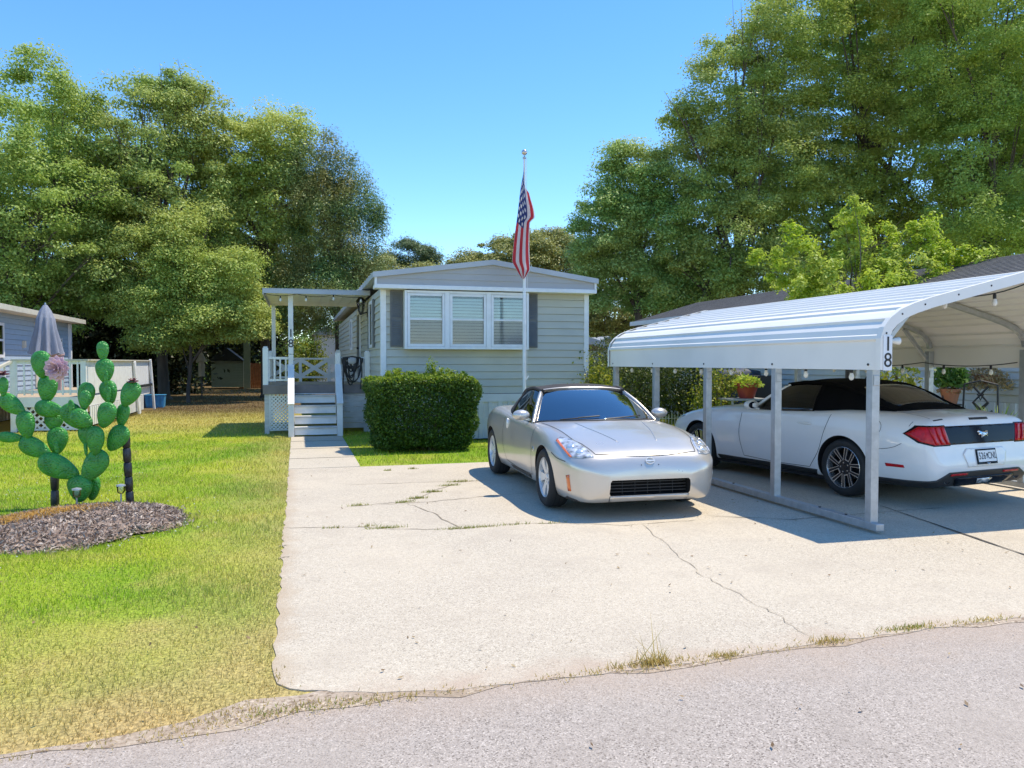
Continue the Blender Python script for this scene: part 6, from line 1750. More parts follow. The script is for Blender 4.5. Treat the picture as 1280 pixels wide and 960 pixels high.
def P3(c, x, s, z): return Vector((x, s - c.y0, z))
def decal(c, pts, d, name, mat, off=.004, thick=.012, cuts=3, parent=None, smooth=True, curve=0):
    """a conforming panel: outline points are dropped on the body along d"""
    d = Vector(d).normalized(); bm = bmesh.new()
    pp = [P3(c, *p) for p in pts]
    if curve:
        pp = catmull(pp + [pp[0]], curve)[:-1]
    vs = [bm.verts.new(p) for p in pp]; fc = bm.faces.new(vs)
    bmesh.ops.triangulate(bm, faces=[fc], ngon_method='BEAUTY')
    for _ in range(cuts):
        ed = [e for e in bm.edges if e.calc_length() > .035]
        if ed: bmesh.ops.subdivide_edges(bm, edges=ed, cuts=1)
        bmesh.ops.triangulate(bm, faces=bm.faces)
    for v in bm.verts:
        h, nrm, i, ds = c.bvh.ray_cast(v.co - d * 1.5, d, 4)
        if h is None: h, nrm, i, ds = c.bvh.find_nearest(v.co)
        if nrm.dot(d) > 0: nrm = -nrm
        v.co = h + nrm * off
    bmesh.ops.recalc_face_normals(bm, faces=bm.faces)
    av = Vector()
    for f_ in bm.faces: av += f_.normal * f_.calc_area()
    if av.dot(d) > 0: bmesh.ops.reverse_faces(bm, faces=bm.faces)
    me = bpy.data.meshes.new(name); bm.to_mesh(me); bm.free(); me.materials.append(mat)
    if smooth: me.polygons.foreach_set('use_smooth', [True] * len(me.polygons)); me.set_sharp_from_angle(angle=R(50))
    o = bpy.data.objects.new(name, me); COL.objects.link(o); o.parent = parent or c.t
    sd = o.modifiers.new('solid', 'SOLIDIFY'); sd.thickness = thick; sd.offset = -1
    return o
def seam(c, lines, d, name='panel_gap', mat=None, w_=.007, off=.003, raised=None):
    d = Vector(d).normalized(); b = MB()
    for pts in lines:
        P = catmull([P3(c, *p) for p in pts], 10) if len(pts) > 2 else [P3(c, *pts[0]).lerp(P3(c, *pts[1]), i / 14) for i in range(15)]
        A = []; B = []; prev = None
        H = []
        for p in P:
            h, nrm, i, ds = c.bvh.ray_cast(p - d * 1.5, d, 4)
            if h is None: continue
            if nrm.dot(d) > 0: nrm = -nrm
            H.append((h, nrm))
        if len(H) < 2: continue
        if raised:
            b.tube([h for h, _ in H], [raised * (.2 if k in (0, len(H) - 1) else 1) for k in range(len(H))], 6); continue
        for k, (h, nrm) in enumerate(H):
            tdir = (H[min(k + 1, len(H) - 1)][0] - H[max(k - 1, 0)][0]).normalized(); sd = tdir.cross(nrm).normalized() * w_ / 2
            A.append(h + nrm * off + sd); B.append(h + nrm * off - sd)
        b.grid([A, B])
    return obj(name, b, mat or M['gap'], c.t, fix=False, smooth=180 if raised else None)

def lathe_x(b, prof, n=40, m=0):
    vs = []; fs = []
    for r_, x in prof:
        for k in range(n):
            t = 2 * PI * k / n; vs.append((x, r_ * math.cos(t), r_ * math.sin(t)))
    for i in range(len(prof) - 1):
        for k in range(n): fs.append((i * n + k, i * n + (k + 1) % n, (i + 1) * n + (k + 1) % n, (i + 1) * n + k))
    b.add(vs, fs, m)
def wheel_parts(t, r_t, w_, r_rim, kind):
    """wheel with its outer face towards +x; the wheel itself is drum and disc, tyre and rim are its pieces"""
    b = MB(); lathe_x(b, [(.02, -.03), (.15, -.03), (.15, -.008), (.02, -.008)]); lathe_x(b, [(r_rim - .012, -w_ / 2 + .01), (r_rim - .012, .02), (r_rim - .016, .02), (r_rim - .016, -w_ / 2 + .012), (.02, -w_ / 2 + .012)])
    wh = obj('wheel', b, M['disc'] if kind == 'z' else M['alloy_dark'], t, smooth=40, fix=False)
    b = MB(); h = w_ / 2
    lathe_x(b, [(r_rim - .004, -h + .012), (r_rim + .012, -h), (r_t - .035, -h - .004), (r_t - .012, -h + .018), (r_t, -h + .05), (r_t, h - .05), (r_t - .012, h - .018), (r_t - .035, h + .004), (r_rim + .03, h + .006), (r_rim + .012, h), (r_rim - .004, h - .014)], 56)
    for k in (-.05, 0, .05): lathe_x(b, [(r_t + .0005, k - .004), (r_t + .0005, k + .004)], 56, 1)
    ty = obj('tyre', b, [M['tyre'], M['cavity']], wh, smooth=50, fix=False)
    b = MB(); xf = h - .022
    lathe_x(b, [(r_rim - .014, -.03), (r_rim - .014, xf - .01), (r_rim - .004, xf + .012), (r_rim + .004, xf + .008), (r_rim + .004, -.02)], 56, 0 if kind == 'z' else 1)
    def spoke(pts, x0, x1, m=0, dome=0.0):
        n = len(pts); vs = []
        for x in (x0, x1):
            for y, z in pts:
                rr_ = math.hypot(y, z) / r_rim; vs.append((x - dome * (1 - rr_) ** 1 * 1.0 + (0), y, z))
        fs = [tuple(range(n)), tuple(range(2 * n - 1, n - 1, -1))] + [(k, k + n, (k + 1) % n + n, (k + 1) % n) for k in range(n)]
        b.add(vs, fs, m)
    def rot(pts, a): return [(y * math.cos(a) - z * math.sin(a), y * math.sin(a) + z * math.cos(a)) for y, z in pts]
    if kind == 'z':
        for k in range(6):
            a = 2 * PI * k / 6 + .3
            spoke(rot([(.04, -.032), (.12, -.038), (r_rim - .05, -.050), (r_rim - .01, -.066), (r_rim - .01, .066), (r_rim - .05, .050), (.12, .038), (.04, .032)], a), xf - .035, xf - .002, 0, .022)
        lathe_x(b, [(.0, xf - .012), (.03, xf - .012), (.034, xf - .02)], 20); lathe_x(b, [(.0, xf - .02), (.07, xf - .02), (.078, xf - .034), (.078, xf - .06)], 24)
        for k in range(5):
            a = 2 * PI * k / 5; b.lathe([(.008, xf - .03), (.008, xf - .017)], (0, .055 * math.cos(a), .055 * math.sin(a)), 8, 2, 'x')
        obj('rim', b, [M['alloy'], M['alloy'], M['gap']], wh, smooth=30, fix=False)
    else:
        for k in range(5):
            a = 2 * PI * k / 5 + .25
            for s_ in (1, -1):
                q = [(.055, .012 * s_), (.10, .030 * s_), (r_rim - .008, .040 * s_), (r_rim - .008, .082 * s_), (.12, .056 * s_), (.06, .046 * s_)]
                spoke(rot(q if s_ > 0 else q[::-1], a), xf - .04, xf - .006, 0, .02)
                for y0_, z0_, y1_, z1_ in ((.085, .026, r_rim - .006, .041), (.07, .050, r_rim - .006, .083)):
                    q = [(y0_, (z0_ - .003) * s_), (y1_, (z1_ - .004) * s_), (y1_, (z1_ + .005) * s_), (y0_, (z0_ + .003) * s_)]
                    spoke(rot(q if s_ > 0 else q[::-1], a), xf - .02, xf - .003, 1, .02)
            q = [(.085, -.03), (.098, -.03), (.098, .03), (.085, .03)]; spoke(rot(q, a), xf - .02, xf - .003, 1, .02)
        lathe_x(b, [(.0, xf - .012), (.032, xf - .012), (.036, xf - .02)], 20, 0); lathe_x(b, [(.0, xf - .022), (.075, xf - .022), (.085, xf - .034), (.085, xf - .06)], 24, 0)
        for k in range(5):
            a = 2 * PI * k / 5 + .25 + PI / 5; b.lathe([(.009, xf - .03), (.009, xf - .014)], (0, .057 * math.cos(a), .057 * math.sin(a)), 8, 1, 'x')
        obj('rim', b, [M['alloy_dark'], M['alloy_cut']], wh, smooth=30, fix=False)
    return wh
def four_wheels(c, FO, WB, r_t, w_, r_rim, kind, track):
    first = None
    for s in (FO, FO + WB):
        for sd in (1, -1):
            if first is None: o = first = wheel_parts(c.t, r_t, w_, r_rim, kind)
            else: o = copy_tree(first)
            o.location = (sd * (track - w_ / 2), s - c.y0, r_t); o.rotation_euler = (R(40 * (s > 2) + 13 * sd), 0, 0 if sd > 0 else PI)
def wells(FO, WB, y0, rad, w_in, zc):
    out = []
    for s in (FO, FO + WB):
        for sd in (1, -1):
            b = MB(); vs = []; n = 48
            for x in (sd * w_in, sd * 1.3):
                for k in range(n): vs.append((x, s - y0 + rad * math.cos(2 * PI * k / n), zc + rad * math.sin(2 * PI * k / n)))
            b.add(vs, [tuple(range(n)), tuple(range(2 * n - 1, n - 1, -1))] + [(k, k + n, (k + 1) % n + n, (k + 1) % n) for k in range(n)]); out.append(b)
    return out

def greenhouse(c, G, glass, cloth, frame_mat, side_glass, win, rear=None, rear_mat=None):
    """windscreen, side glass and soft top from a belt line, a rail line and a centre line"""
    f = {k: interp(v) for k, v in G['lines'].items()}
    sc_, sa, sh, se = G['cowl'], G['abase'], G['header'], G['end']
    def Bp(s): return Vector((f['xb'](s), s - c.y0, f['zb'](s)))
    def Rp(s): return Vector((f['xr'](s), s - c.y0, f['zr'](s)))
    def top(s, q):
        return Vector((f['xr'](s) * q, s - c.y0, f['zr'](s) + (f['zc'](s) - f['zr'](s)) * (1 - abs(q) ** 2.3)))
    # windscreen
    n, k = 14, 24; rows = []
    for i in range(n + 1):
        t = i / n; row = []
        for j in range(k + 1):
            q = j / k * 2 - 1
            bs = sc_ + (sa - sc_) * abs(q) ** 2.2; bx = f['xb'](sa) * q * .985
            h, nn, ii, dd = c.bvh.ray_cast(Vector((bx, bs - c.y0, 3)), Vector((0, 0, -1)), 5)
            base = Vector((bx, bs - c.y0, (h.z if h else f['zb'](sa)) - .01)); 
            hd = top(sh, q); hd.y += .05 * q * q; hd.z -= .012
            p = base.lerp(hd, t); p.z += .030 * math.sin(PI * t); p.y -= .02 * math.sin(PI * t) * (1 - q * q); row.append(p)
        rows.append(row)
    ws = obj('windscreen', MB().grid(rows), glass, c.t, smooth=180, solid=.005)
    # pillars and header in body colour
    for sd in (0, -1):
        L_ = [r_[sd] for r_ in rows]; b = MB(); b.tube([p + Vector((0, .0, .004)) for p in L_], [.024] * len(L_), 8); obj('windscreen_pillar', b, frame_mat, c.t, smooth=60, fix=False)
    b = MB(); b.tube([p + Vector((0, .012, .006)) for p in rows[-1]], .019, 8); obj('header_rail', b, frame_mat, c.t, smooth=60, fix=False)
    b = MB(); b.tube([p + Vector((0, -.015, .006)) for p in rows[0]], .017, 6); obj('cowl_trim', b, M['black_plastic'], c.t, smooth=60, fix=False)
    # wipers
    for x0, x1 in ((-.52, -.02), (.06, .56)):
        b = MB(); P = []
        for i in range(9):
            q = (x0 + (x1 - x0) * i / 8) / f['xb'](sa); r_ = rows[0 if i < 1 else 1]; j = min(max(int((q + 1) / 2 * k), 0), k); a = rows[0][j].lerp(rows[2][j], .15 + .5 * i / 8); P.append(a + Vector((0, -.012, .016)))
        b.tube(P, .009, 5); obj('wiper', b, M['black_plastic'], c.t, fix=False)
    wb0, wb1, wt0, wt1 = win
    for sd in (1, -1):
        rows2 = []
        for i in range(15):
            t = i / 14; row = []
            for j in range(9):
                v = j / 8; p = Bp(wb0 + (wb1 - wb0) * t).lerp(Rp(wt0 + (wt1 - wt0) * t), v); p.x += .022 * math.sin(PI * v); p.x *= sd; row.append(p)
            rows2.append(row)
        obj('side_window', MB().grid(rows2), side_glass, c.t, smooth=180, solid=.005)
    # soft top
    b = MB(); rows = []; S = [sh + (se - sh) * i / 34 for i in range(35)]
    for s in S: rows.append([top(s, j / 24 * 2 - 1) for j in range(25)])
    b.grid(rows)
    for sd in (1, -1):
        rows2 = []
        for i in range(20):
            t = i / 19; row = []
            for j in range(9):
                v = j / 8; p = Bp(wb1 + (se - wb1) * t).lerp(Rp(wt1 + (se - wt1) * t), v); p.x += .022 * math.sin(PI * v) * (1 - t); p.x *= sd; p.z -= .02 * (v == 0); row.append(p)
            rows2.append(row)
        b.grid(rows2)
        b.tube([Vector((Rp(s).x * sd, Rp(s).y, Rp(s).z - .005)) for s in S], [.024] * 34 + [.01], 8)
        e0 = Bp(wb1); e1 = Rp(wt1); b.tube([Vector((e0.x * sd, e0.y, e0.z)), Vector((e0.x * .5 * sd + e1.x * .5 * sd + .02 * sd, (e0.y + e1.y) / 2, (e0.z + e1.z) / 2)), Vector((e1.x * sd, e1.y, e1.z))], .016, 6)
    st = obj('soft_top', b, cloth, c.t, smooth=50, solid=.006)
    if rear:
        s0, s1, q1 = rear; rows = []
        for i in range(11):
            s = s0 + (s1 - s0) * i / 10; row = []
            for j in range(17):
                q = (j / 16 * 2 - 1); lim = q1 * (1 - .0 * i) * (1 - .10 * (abs(i / 5 - 1) ** 6)); e = 1e-3
                p = top(s, q * lim); nrm = (top(s + e, q * lim) - p).cross(top(s, q * lim + e) - p); nrm.normalize()
                if nrm.z < 0: nrm = -nrm
                row.append(p + nrm * .006)
            rows.append(row)
        obj('rear_window', MB().grid(rows), rear_mat, c.t, smooth=180, solid=.004)
    return f
def cabin_fit(c, sd_, s_dash, s_seat, zf, drive_x):
    b = MB(); b.prism([(s_dash - .1 - c.y0, .62), (s_dash + .28 - c.y0, .62), (s_dash + .28 - c.y0, .84), (s_dash + .1 - c.y0, .90), (s_dash - .1 - c.y0, .90)], 'x', -.62, .62); obj('dashboard', b, M['seat'], c.t, bevel=.02)
    for x in (-.36, .36):
        b = MB(); b.box(x - .24, x + .24, s_seat - .42 - c.y0, s_seat + .05 - c.y0, .40, .52); b.prism([(s_seat - .02 - c.y0, .50), (s_seat + .10 - c.y0, .50), (s_seat + .26 - c.y0, 1.06), (s_seat + .16 - c.y0, 1.08)], 'x', x - .23, x + .23)
        b.prism([(s_seat + .17 - c.y0, 1.08), (s_seat + .26 - c.y0, 1.07), (s_seat + .29 - c.y0, 1.20), (s_seat + .21 - c.y0, 1.21)], 'x', x - .12, x + .12); obj('seat', b, M['seat'], c.t, bevel=.03)
    b = MB(); P = []
    for k in range(25):
        t = 2 * PI * k / 24; P.append((drive_x + .18 * math.cos(t), s_dash + .36 - c.y0 + .06 * math.sin(t), .90 + .165 * math.sin(t)))
    b.tube(P, .014, 6); b.bar((drive_x - .17, s_dash + .36 - c.y0, .90), (drive_x + .17, s_dash + .36 - c.y0, .90), .03, .05); obj('steering_wheel', b, M['grey_cloth'], c.t, smooth=60, fix=False)
def mirror(c, x, s, z, mat, sd, w_=.20, h=.12):
    b = MB(); b.ell((sd * (x + w_ * .55), s - c.y0, z + .03), w_ * .55, .085, h * .55, 16, 10)
    b.bar((sd * (x - .06), s - c.y0, z - .045), (sd * (x + .10), s - c.y0, z - .005), .06, .03)
    o = obj('wing_mirror', b, mat, c.t, smooth=60, fix=False)
    return o
# ------------------------------------------------------------------ silver roadster
ZT_ = dict(
    zc=[(0, .50), (.03, .585), (.08, .655), (.16, .70), (.30, .745), (.6, .815), (1.0, .88), (1.3, .922), (1.5, .93), (2.0, .925), (3.0, .95), (3.5, .985), (3.9, .97), (4.15, .93), (4.27, .80), (4.31, .62)],
    zb=[(0, .33), (.03, .235), (.10, .170), (.3, .155), (1.0, .165), (3.3, .165), (3.9, .21), (4.15, .28), (4.27, .4), (4.31, .5)],
    w=[(0, .46), (.03, .60), (.08, .70), (.16, .775), (.30, .835), (.5, .875), (.905, .903), (1.5, .885), (2.3, .885), (3.0, .897), (3.55, .908), (3.9, .88), (4.15, .80), (4.27, .66), (4.31, .5)],
    zsh=[(0, .475), (.03, .555), (.08, .62), (.16, .665), (.30, .715), (.5, .775), (.905, .838), (1.35, .868), (1.9, .885), (2.6, .90), (3.2, .945), (3.55, .96), (3.9, .935), (4.15, .88), (4.27, .76), (4.31, .6)],
    zw=[(0, .42), (.3, .46), (.905, .52), (2, .50), (3.55, .55), (4.31, .56)],
    fs=[(0, .80), (.3, .80), (.905, .84), (1.5, .88), (2.5, .91), (3.55, .87), (4.31, .8)])
t = thing('parked_car', 'silver two-seat roadster with a dark soft top parked facing the road', 'car', (3.55, 9.40, 0.017), R(-1.75))
FO, WB, L_ = .905, 2.65, 4.31; y0 = WB / 2 + FO
cuts = wells(FO, WB, y0, .362, .60, .325)
g = MB(); g.prism([(-.43, .245), (.43, .245), (.445, .27), (.44, .385), (.42, .407), (-.42, .407), (-.44, .385), (-.445, .27)], 'y', -y0 - .3, -y0 + .22); cuts.append(g)
g = MB(); g.prism([(-.70, 1.62 - y0), (.70, 1.62 - y0), (.66, 2.75 - y0), (.5, 3.0 - y0), (-.5, 3.0 - y0), (-.66, 2.75 - y0)], 'z', .42, 1.4); cuts.append(g)
c = build_car(t, ZT_, L_, FO, WB, M['silver'], .36, cuts, None)
four_wheels(c, FO, WB, .328, .225, .222, 'z', .888)
G = dict(cowl=1.28, abase=1.66, header=2.12, end=3.60, lines=dict(
    zc=[(2.12, 1.283), (2.4, 1.325), (2.8, 1.30), (3.1, 1.215), (3.4, 1.085), (3.6, .975)], zr=[(2.12, 1.245), (2.4, 1.272), (2.8, 1.235), (3.1, 1.13), (3.4, 1.01), (3.6, .955)],
    xr=[(2.12, .545), (2.4, .57), (2.8, .565), (3.1, .55), (3.4, .52), (3.6, .46)], xb=[(1.5, .80), (2.2, .815), (2.8, .79), (3.2, .70), (3.5, .58), (3.6, .46)], zb=[(1.5, .875), (2.2, .895), (2.8, .92), (3.2, .945), (3.6, .955)]))
greenhouse(c, G, M['windscreen'], M['soft_brown'], M['silver'], M['tint_glass'], (1.66, 2.72, 2.12, 2.70))
cabin_fit(c, 1, 1.72, 2.55, .4, .36)
for sd in (-1, 1): mirror(c, .80, 1.80, .93, M['silver'], sd)
FR = (0, 1, 0)
# lamps wrap from the nose over the wing
for sd in (-1, 1):
    dd = (-sd * .55, .62, -.56)
    hl = decal(c, [(sd * .545, .15, .60), (sd * .66, .17, .595), (sd * .745, .25, .60), (sd * .80, .42, .68), (sd * .815, .64, .775), (sd * .77, .66, .80), (sd * .68, .50, .775), (sd * .60, .30, .70)], dd, 'headlight', M['lamp_clear'], off=.006, cuts=4)
    o = decal(c, [(sd * .752, .26, .60), (sd * .772, .29, .605), (sd * .832, .62, .765), (sd * .805, .645, .785), (sd * .785, .42, .69)], dd, 'amber_lens' if sd < 0 else 'lamp_edge', M['amber'] if sd < 0 else M['lamp_clear'], off=.012, cuts=3); o.parent = hl
    for (a, s_, z_, r_) in ((.665, .26, .655, .045), (.725, .40, .70, .048)):
        h, nn, i_, d_ = c.bvh.ray_cast(P3(c, sd * a, s_, z_) - Vector(dd) * 1.5, Vector(dd).normalized(), 4)
        if h is None: continue
        if nn.dot(Vector(dd)) > 0: nn = -nn
        q = nn.to_track_quat('Z', 'Y').to_matrix(); b = MB(); b.ell(h + nn * .0, r_, r_, .022, 16, 8, 0, q)
        o = obj('lamp_bowl', b, M['lamp_bowl'], t, smooth=180); o.parent = hl
    decal(c, [(sd * .775, .235, .28), (sd * .80, .27, .275), (sd * .808, .29, .44), (sd * .787, .245, .45)], (-sd * .7, .72, 0), 'side_marker', M['amber'] if sd < 0 else M['lamp_clear'], off=.006, cuts=2)
# grille slats, lip
for z in (.28, .312, .344, .376):
    b = MB(); b.bar((-.42, -y0 + .075, z), (.42, -y0 + .075, z), .02, .007); obj('grille_slat', b, M['black_plastic'], t)
for x in (-.28, -.14, 0, .14, .28):
    b = MB(); b.box(x - .003, x + .003, -y0 + .087, -y0 + .10, .25, .40); obj('grille_bar', b, M['black_plastic'], t)
decal(c, [(-.435, .05, .238), (.435, .05, .238), (.43, .05, .185), (-.43, .05, .185)], FR, 'bumper_lip', M['silver'], off=.010, cuts=4)
seam(c, [[(-.437, .1, .24), (-.432, .1, .18)], [(.437, .1, .24), (.432, .1, .18)]], FR)
# bonnet edge, bonnet ridges and panel lines
seam(c, [[(-.56, .15, .640), (-.3, .09, .638), (0, .065, .64), (.3, .09, .638), (.56, .15, .640)]], (0, .6, -.8), w_=.010)
seam(c, [[(-.56, .14, .64), (-.62, .35, .72), (-.68, .52, .79), (-.71, 1.0, .86), (-.74, 1.50, .9)], [(.56, .14, .64), (.62, .35, .72), (.68, .52, .79), (.71, 1.0, .86), (.74, 1.50, .9)]], (0, 0, -1), w_=.007)
for sd in (-1, 1): seam(c, [[(sd * .22, .36, .75), (sd * .34, .8, .85), (sd * .42, 1.22, .91)]], (0, 0, -1), name='bonnet_ridge', mat=M['silver'], raised=.007)
for sd in (-1, 1):
    sdv = (-sd, 0, 0)
    seam(c, [[(sd, 1.42, .85), (sd, 1.43, .5), (sd, 1.48, .28)], [(sd, 1.48, .28), (sd, 2.2, .27), (sd, 2.72, .30)], [(sd, 2.72, .30), (sd, 2.86, .55), (sd, 2.82, .90)]], sdv)
    seam(c, [[(sd, .28, .58), (sd, .45, .60), (sd, .60, .64)]], sdv)
    decal(c, [(sd, 1.55, .265), (sd, 2.55, .265), (sd, 2.5, .225), (sd, 1.6, .215)], sdv, 'sill_strip', M['black_plastic'], off=.004)
    h, nn, i_, d_ = c.bvh.ray_cast(P3(c, sd * 2, 2.66, .79), Vector(sdv), 4)
    b = MB(); b.ell(h, .022, .035, .075, 12, 8); obj('door_handle', b, M['alloy'], t, smooth=180)
    h, nn, i_, d_ = c.bvh.ray_cast(P3(c, sd * 2, 1.33, .60), Vector(sdv), 4)
    b = MB(); lathe_x(b, [(.026, -.002), (.026, .004), (.02, .006), (.0, .006)], 16); o = obj('wing_badge', b, M['chrome'], t); o.location = h + nn * .001; o.rotation_euler = (0, 0, 0 if sd > 0 else PI)
# badge: ring with a bar
h, nn, i_, d_ = c.bvh.ray_cast(P3(c, 0, -1, .592), Vector(FR), 4)
b = MB(); b.tube([(.046 * math.cos(2 * PI * k / 28), 0, .032 * math.sin(2 * PI * k / 28)) for k in range(29)], .006, 6); b.box(-.052, .052, -.007, .005, -.008, .008)
o = obj('badge', b, M['alloy'], t, smooth=40, fix=False); o.location = h + nn * .006; o.rotation_euler = (R(-28), 0, 0)
b = MB()
for x in (-.10, .09): b.ell((x, h.y - .018, .555), .006, .004, .006, 8, 4)
obj('bolt_hole', b, M['gap'], t)
M['scuff'] = pm('torn_black_bumper_scuff', (0.03, 0.028, 0.027), .8, var=.5, scale=40)
decal(c, [(-.82, .36, .19), (-.76, .24, .18), (-.70, .18, .178), (-.73, .21, .195), (-.80, .32, .215)], (.6, .8, 0), 'scuff', M['scuff'], off=.004, cuts=2)
b = MB(); b.box(-.58, .58, -y0 + .45, y0 - .75, .13, .20); obj('underbody', b, M['cavity'], t)
for sd in (-1, 1):
    decal(c, [(sd * .55, 4.25, .62), (sd * .78, 4.1, .62), (sd * .80, 3.98, .82), (sd * .70, 4.1, .86)], (-sd * .6, -.8, 0), 'tail_light', M['red_lens'], off=.006)
b = MB(); b.bar((0, 2.14 - y0, 1.235), (0, 2.10 - y0, 1.20), .03, .03); b.ell((0, 2.06 - y0, 1.185), .11, .02, .035, 14, 8); obj('rear_view_mirror', b, M['black_plastic'], t, smooth=60, fix=False)

# ------------------------------------------------------------------ white convertible
MT = dict(
    zc=[(0, .55), (.04, .66), (.12, .745), (.3, .82), (.8, .93), (1.3, .995), (1.6, 1.02), (2.5, 1.02), (3.6, 1.045), (4.1, 1.05), (4.45, 1.03), (4.64, 1.012), (4.68, .99), (4.71, .92), (4.735, .80), (4.76, .66), (4.78, .54), (4.79, .50)],
    zb=[(0, .40), (.04, .27), (.12, .21), (.4, .175), (1, .17), (3.6, .18), (4.2, .22), (4.5, .23), (4.68, .25), (4.74, .31), (4.78, .41), (4.79, .45)],
    w=[(0, .5), (.04, .66), (.12, .77), (.3, .86), (.6, .92), (.93, .948), (1.6, .928), (2.5, .928), (3.2, .946), (3.65, .958), (4.1, .948), (4.4, .925), (4.58, .895), (4.68, .86), (4.74, .82), (4.78, .74), (4.79, .68)],
    zsh=[(0, .52), (.04, .62), (.12, .705), (.3, .775), (.93, .905), (1.6, .95), (2.5, .965), (3.2, .995), (3.65, 1.02), (4.1, 1.01), (4.45, .985), (4.62, .965), (4.68, .935), (4.71, .87), (4.735, .76), (4.76, .63), (4.78, .52), (4.79, .49)],
    zw=[(0, .46), (.93, .58), (2, .56), (3.65, .63), (4.79, .49)],
    fs=[(0, .82), (.3, .84), (.93, .86), (1.6, .90), (2.5, .92), (3.65, .88), (4.4, .86), (4.62, .87), (4.74, .92), (4.79, .92)])
HD = 8.7
t = thing('parked_car', 'white convertible with a black soft top parked nose-in under the carport', 'car', (6.99, 9.26, 0.017), PI + R(HD))
FO, WB, L_ = .93, 2.72, 4.79; y0 = WB / 2 + FO
cuts = wells(FO, WB, y0, .385, .62, .345)
g = MB(); g.prism([(-.70, 1.95 - y0), (.70, 1.95 - y0), (.70, 3.4 - y0), (.5, 3.75 - y0), (-.5, 3.75 - y0), (-.70, 3.4 - y0)], 'z', .45, 1.5); cuts.append(g)
g = MB(); g.prism([(-.20, .545), (.20, .545), (.24, .72), (-.24, .72)], 'y', L_ - .115 - y0, L_ + .1 - y0); 
c = build_car(t, MT, L_, FO, WB, M['white_paint'], .385, cuts, None)
four_wheels(c, FO, WB, .345, .245, .248, 'm', .932)
G = dict(cowl=1.62, abase=2.02, header=2.42, end=4.14, lines=dict(
    zc=[(2.42, 1.345), (2.8, 1.392), (3.2, 1.385), (3.6, 1.305), (3.9, 1.185), (4.14, 1.055)], zr=[(2.42, 1.31), (2.8, 1.345), (3.2, 1.328), (3.6, 1.225), (3.9, 1.095), (4.14, 1.02)],
    xr=[(2.42, .575), (2.8, .60), (3.2, .60), (3.6, .60), (3.9, .60), (4.14, .60)], xb=[(2.0, .85), (2.5, .868), (3.2, .855), (3.6, .81), (3.95, .72), (4.14, .61)], zb=[(2.0, .955), (2.5, .965), (3.2, .99), (3.6, 1.01), (4.14, 1.015)]))
greenhouse(c, G, M['tint_glass'], M['soft_black'], M['white_paint'], M['tint_glass'], (2.02, 3.12, 2.42, 3.05), rear=(3.52, 4.02, .80), rear_mat=M['rear_screen'])
cabin_fit(c, 1, 2.0, 2.95, .4, .36)
for sd in (-1, 1):
    o = mirror(c, .86, 2.12, .99, M['white_paint'], sd)
    b = MB(); b.ell((sd * .975, 2.17 - y0, 1.02), .085, .03, .05, 12, 8); q = obj('mirror_glass', b, M['gloss_black'], t, smooth=180); q.parent = o
RE = (0, -1, 0)
# black lamp panel, three-bar lamps, badge
pl = decal(c, [(-.64, 4.7, .705), (.64, 4.7, .705), (.70, 4.7, .80), (.66, 4.7, .905), (-.66, 4.7, .905), (-.70, 4.7, .80)], RE, 'tail_panel', M['gloss_black'], off=.006, cuts=5)
for sd in (-1, 1):
    tl = decal(c, [(sd * .53, 4.7, .71), (sd * .76, 4.68, .71), (sd * .86, 4.6, .745), (sd * .905, 4.5, .82), (sd * .84, 4.58, .90), (sd * .60, 4.7, .905)], (-sd * .35, -1, 0), 'tail_light', M['red_lens'], off=.010, cuts=4)
    for k in range(3):
        x = .545 + k * .085
        o = decal(c, [(sd * x, 4.7, .715), (sd * (x + .035), 4.7, .715), (sd * (x + .085), 4.7, .81), (sd * (x + .105), 4.7, .895), (sd * (x + .07), 4.7, .895), (sd * (x + .05), 4.7, .81)], (-sd * .35, -1, 0), 'lamp_bar', M['red_lens'], off=.022, thick=.02, cuts=3); o.parent = tl
    o = decal(c, [(sd * .52, 4.7, .695), (sd * .77, 4.68, .695), (sd * .875, 4.6, .73), (sd * .915, 4.48, .82), (sd * .85, 4.56, .915), (sd * .58, 4.7, .918)], (-sd * .35, -1, 0), 'lamp_surround', M['gloss_black'], off=.004, cuts=4)
horse = [(-1, .35), (-.92, .52), (-.7, .62), (-.55, .55), (-.3, .35), (.2, .3), (.5, .38), (.8, .56), (1, .5), (.75, .3), (.62, .05), (.85, -.2), (.95, -.55), (.85, -.55), (.7, -.25), (.35, -.1), (.1, -.15), (-.15, -.1), (-.1, -.5), (-.3, -.75), (-.36, -.6), (-.25, -.4), (-.4, -.1), (-.75, -.3), (-.8, -.1), (-.5, .05), (-.62, .25), (-.85, .2)]
decal(c, [(-u * .085, 4.7, .81 + v * .058) for u, v in horse], RE, 'badge', M['chrome'], off=.014, thick=.008, cuts=2)
decal(c, [(-.155, 4.66, .985), (.155, 4.66, .985), (.155, 4.70, .965), (-.155, 4.70, .965)], (0, -1, -.1), 'brake_light', M['gap'], off=.004, cuts=2)
decal(c, [(.70, 4.6, .945), (.56, 4.6, .955), (.56, 4.6, .942), (.70, 4.6, .932)], (0, -.9, -.4), 'script_badge', M['gap'], off=.004, cuts=2)
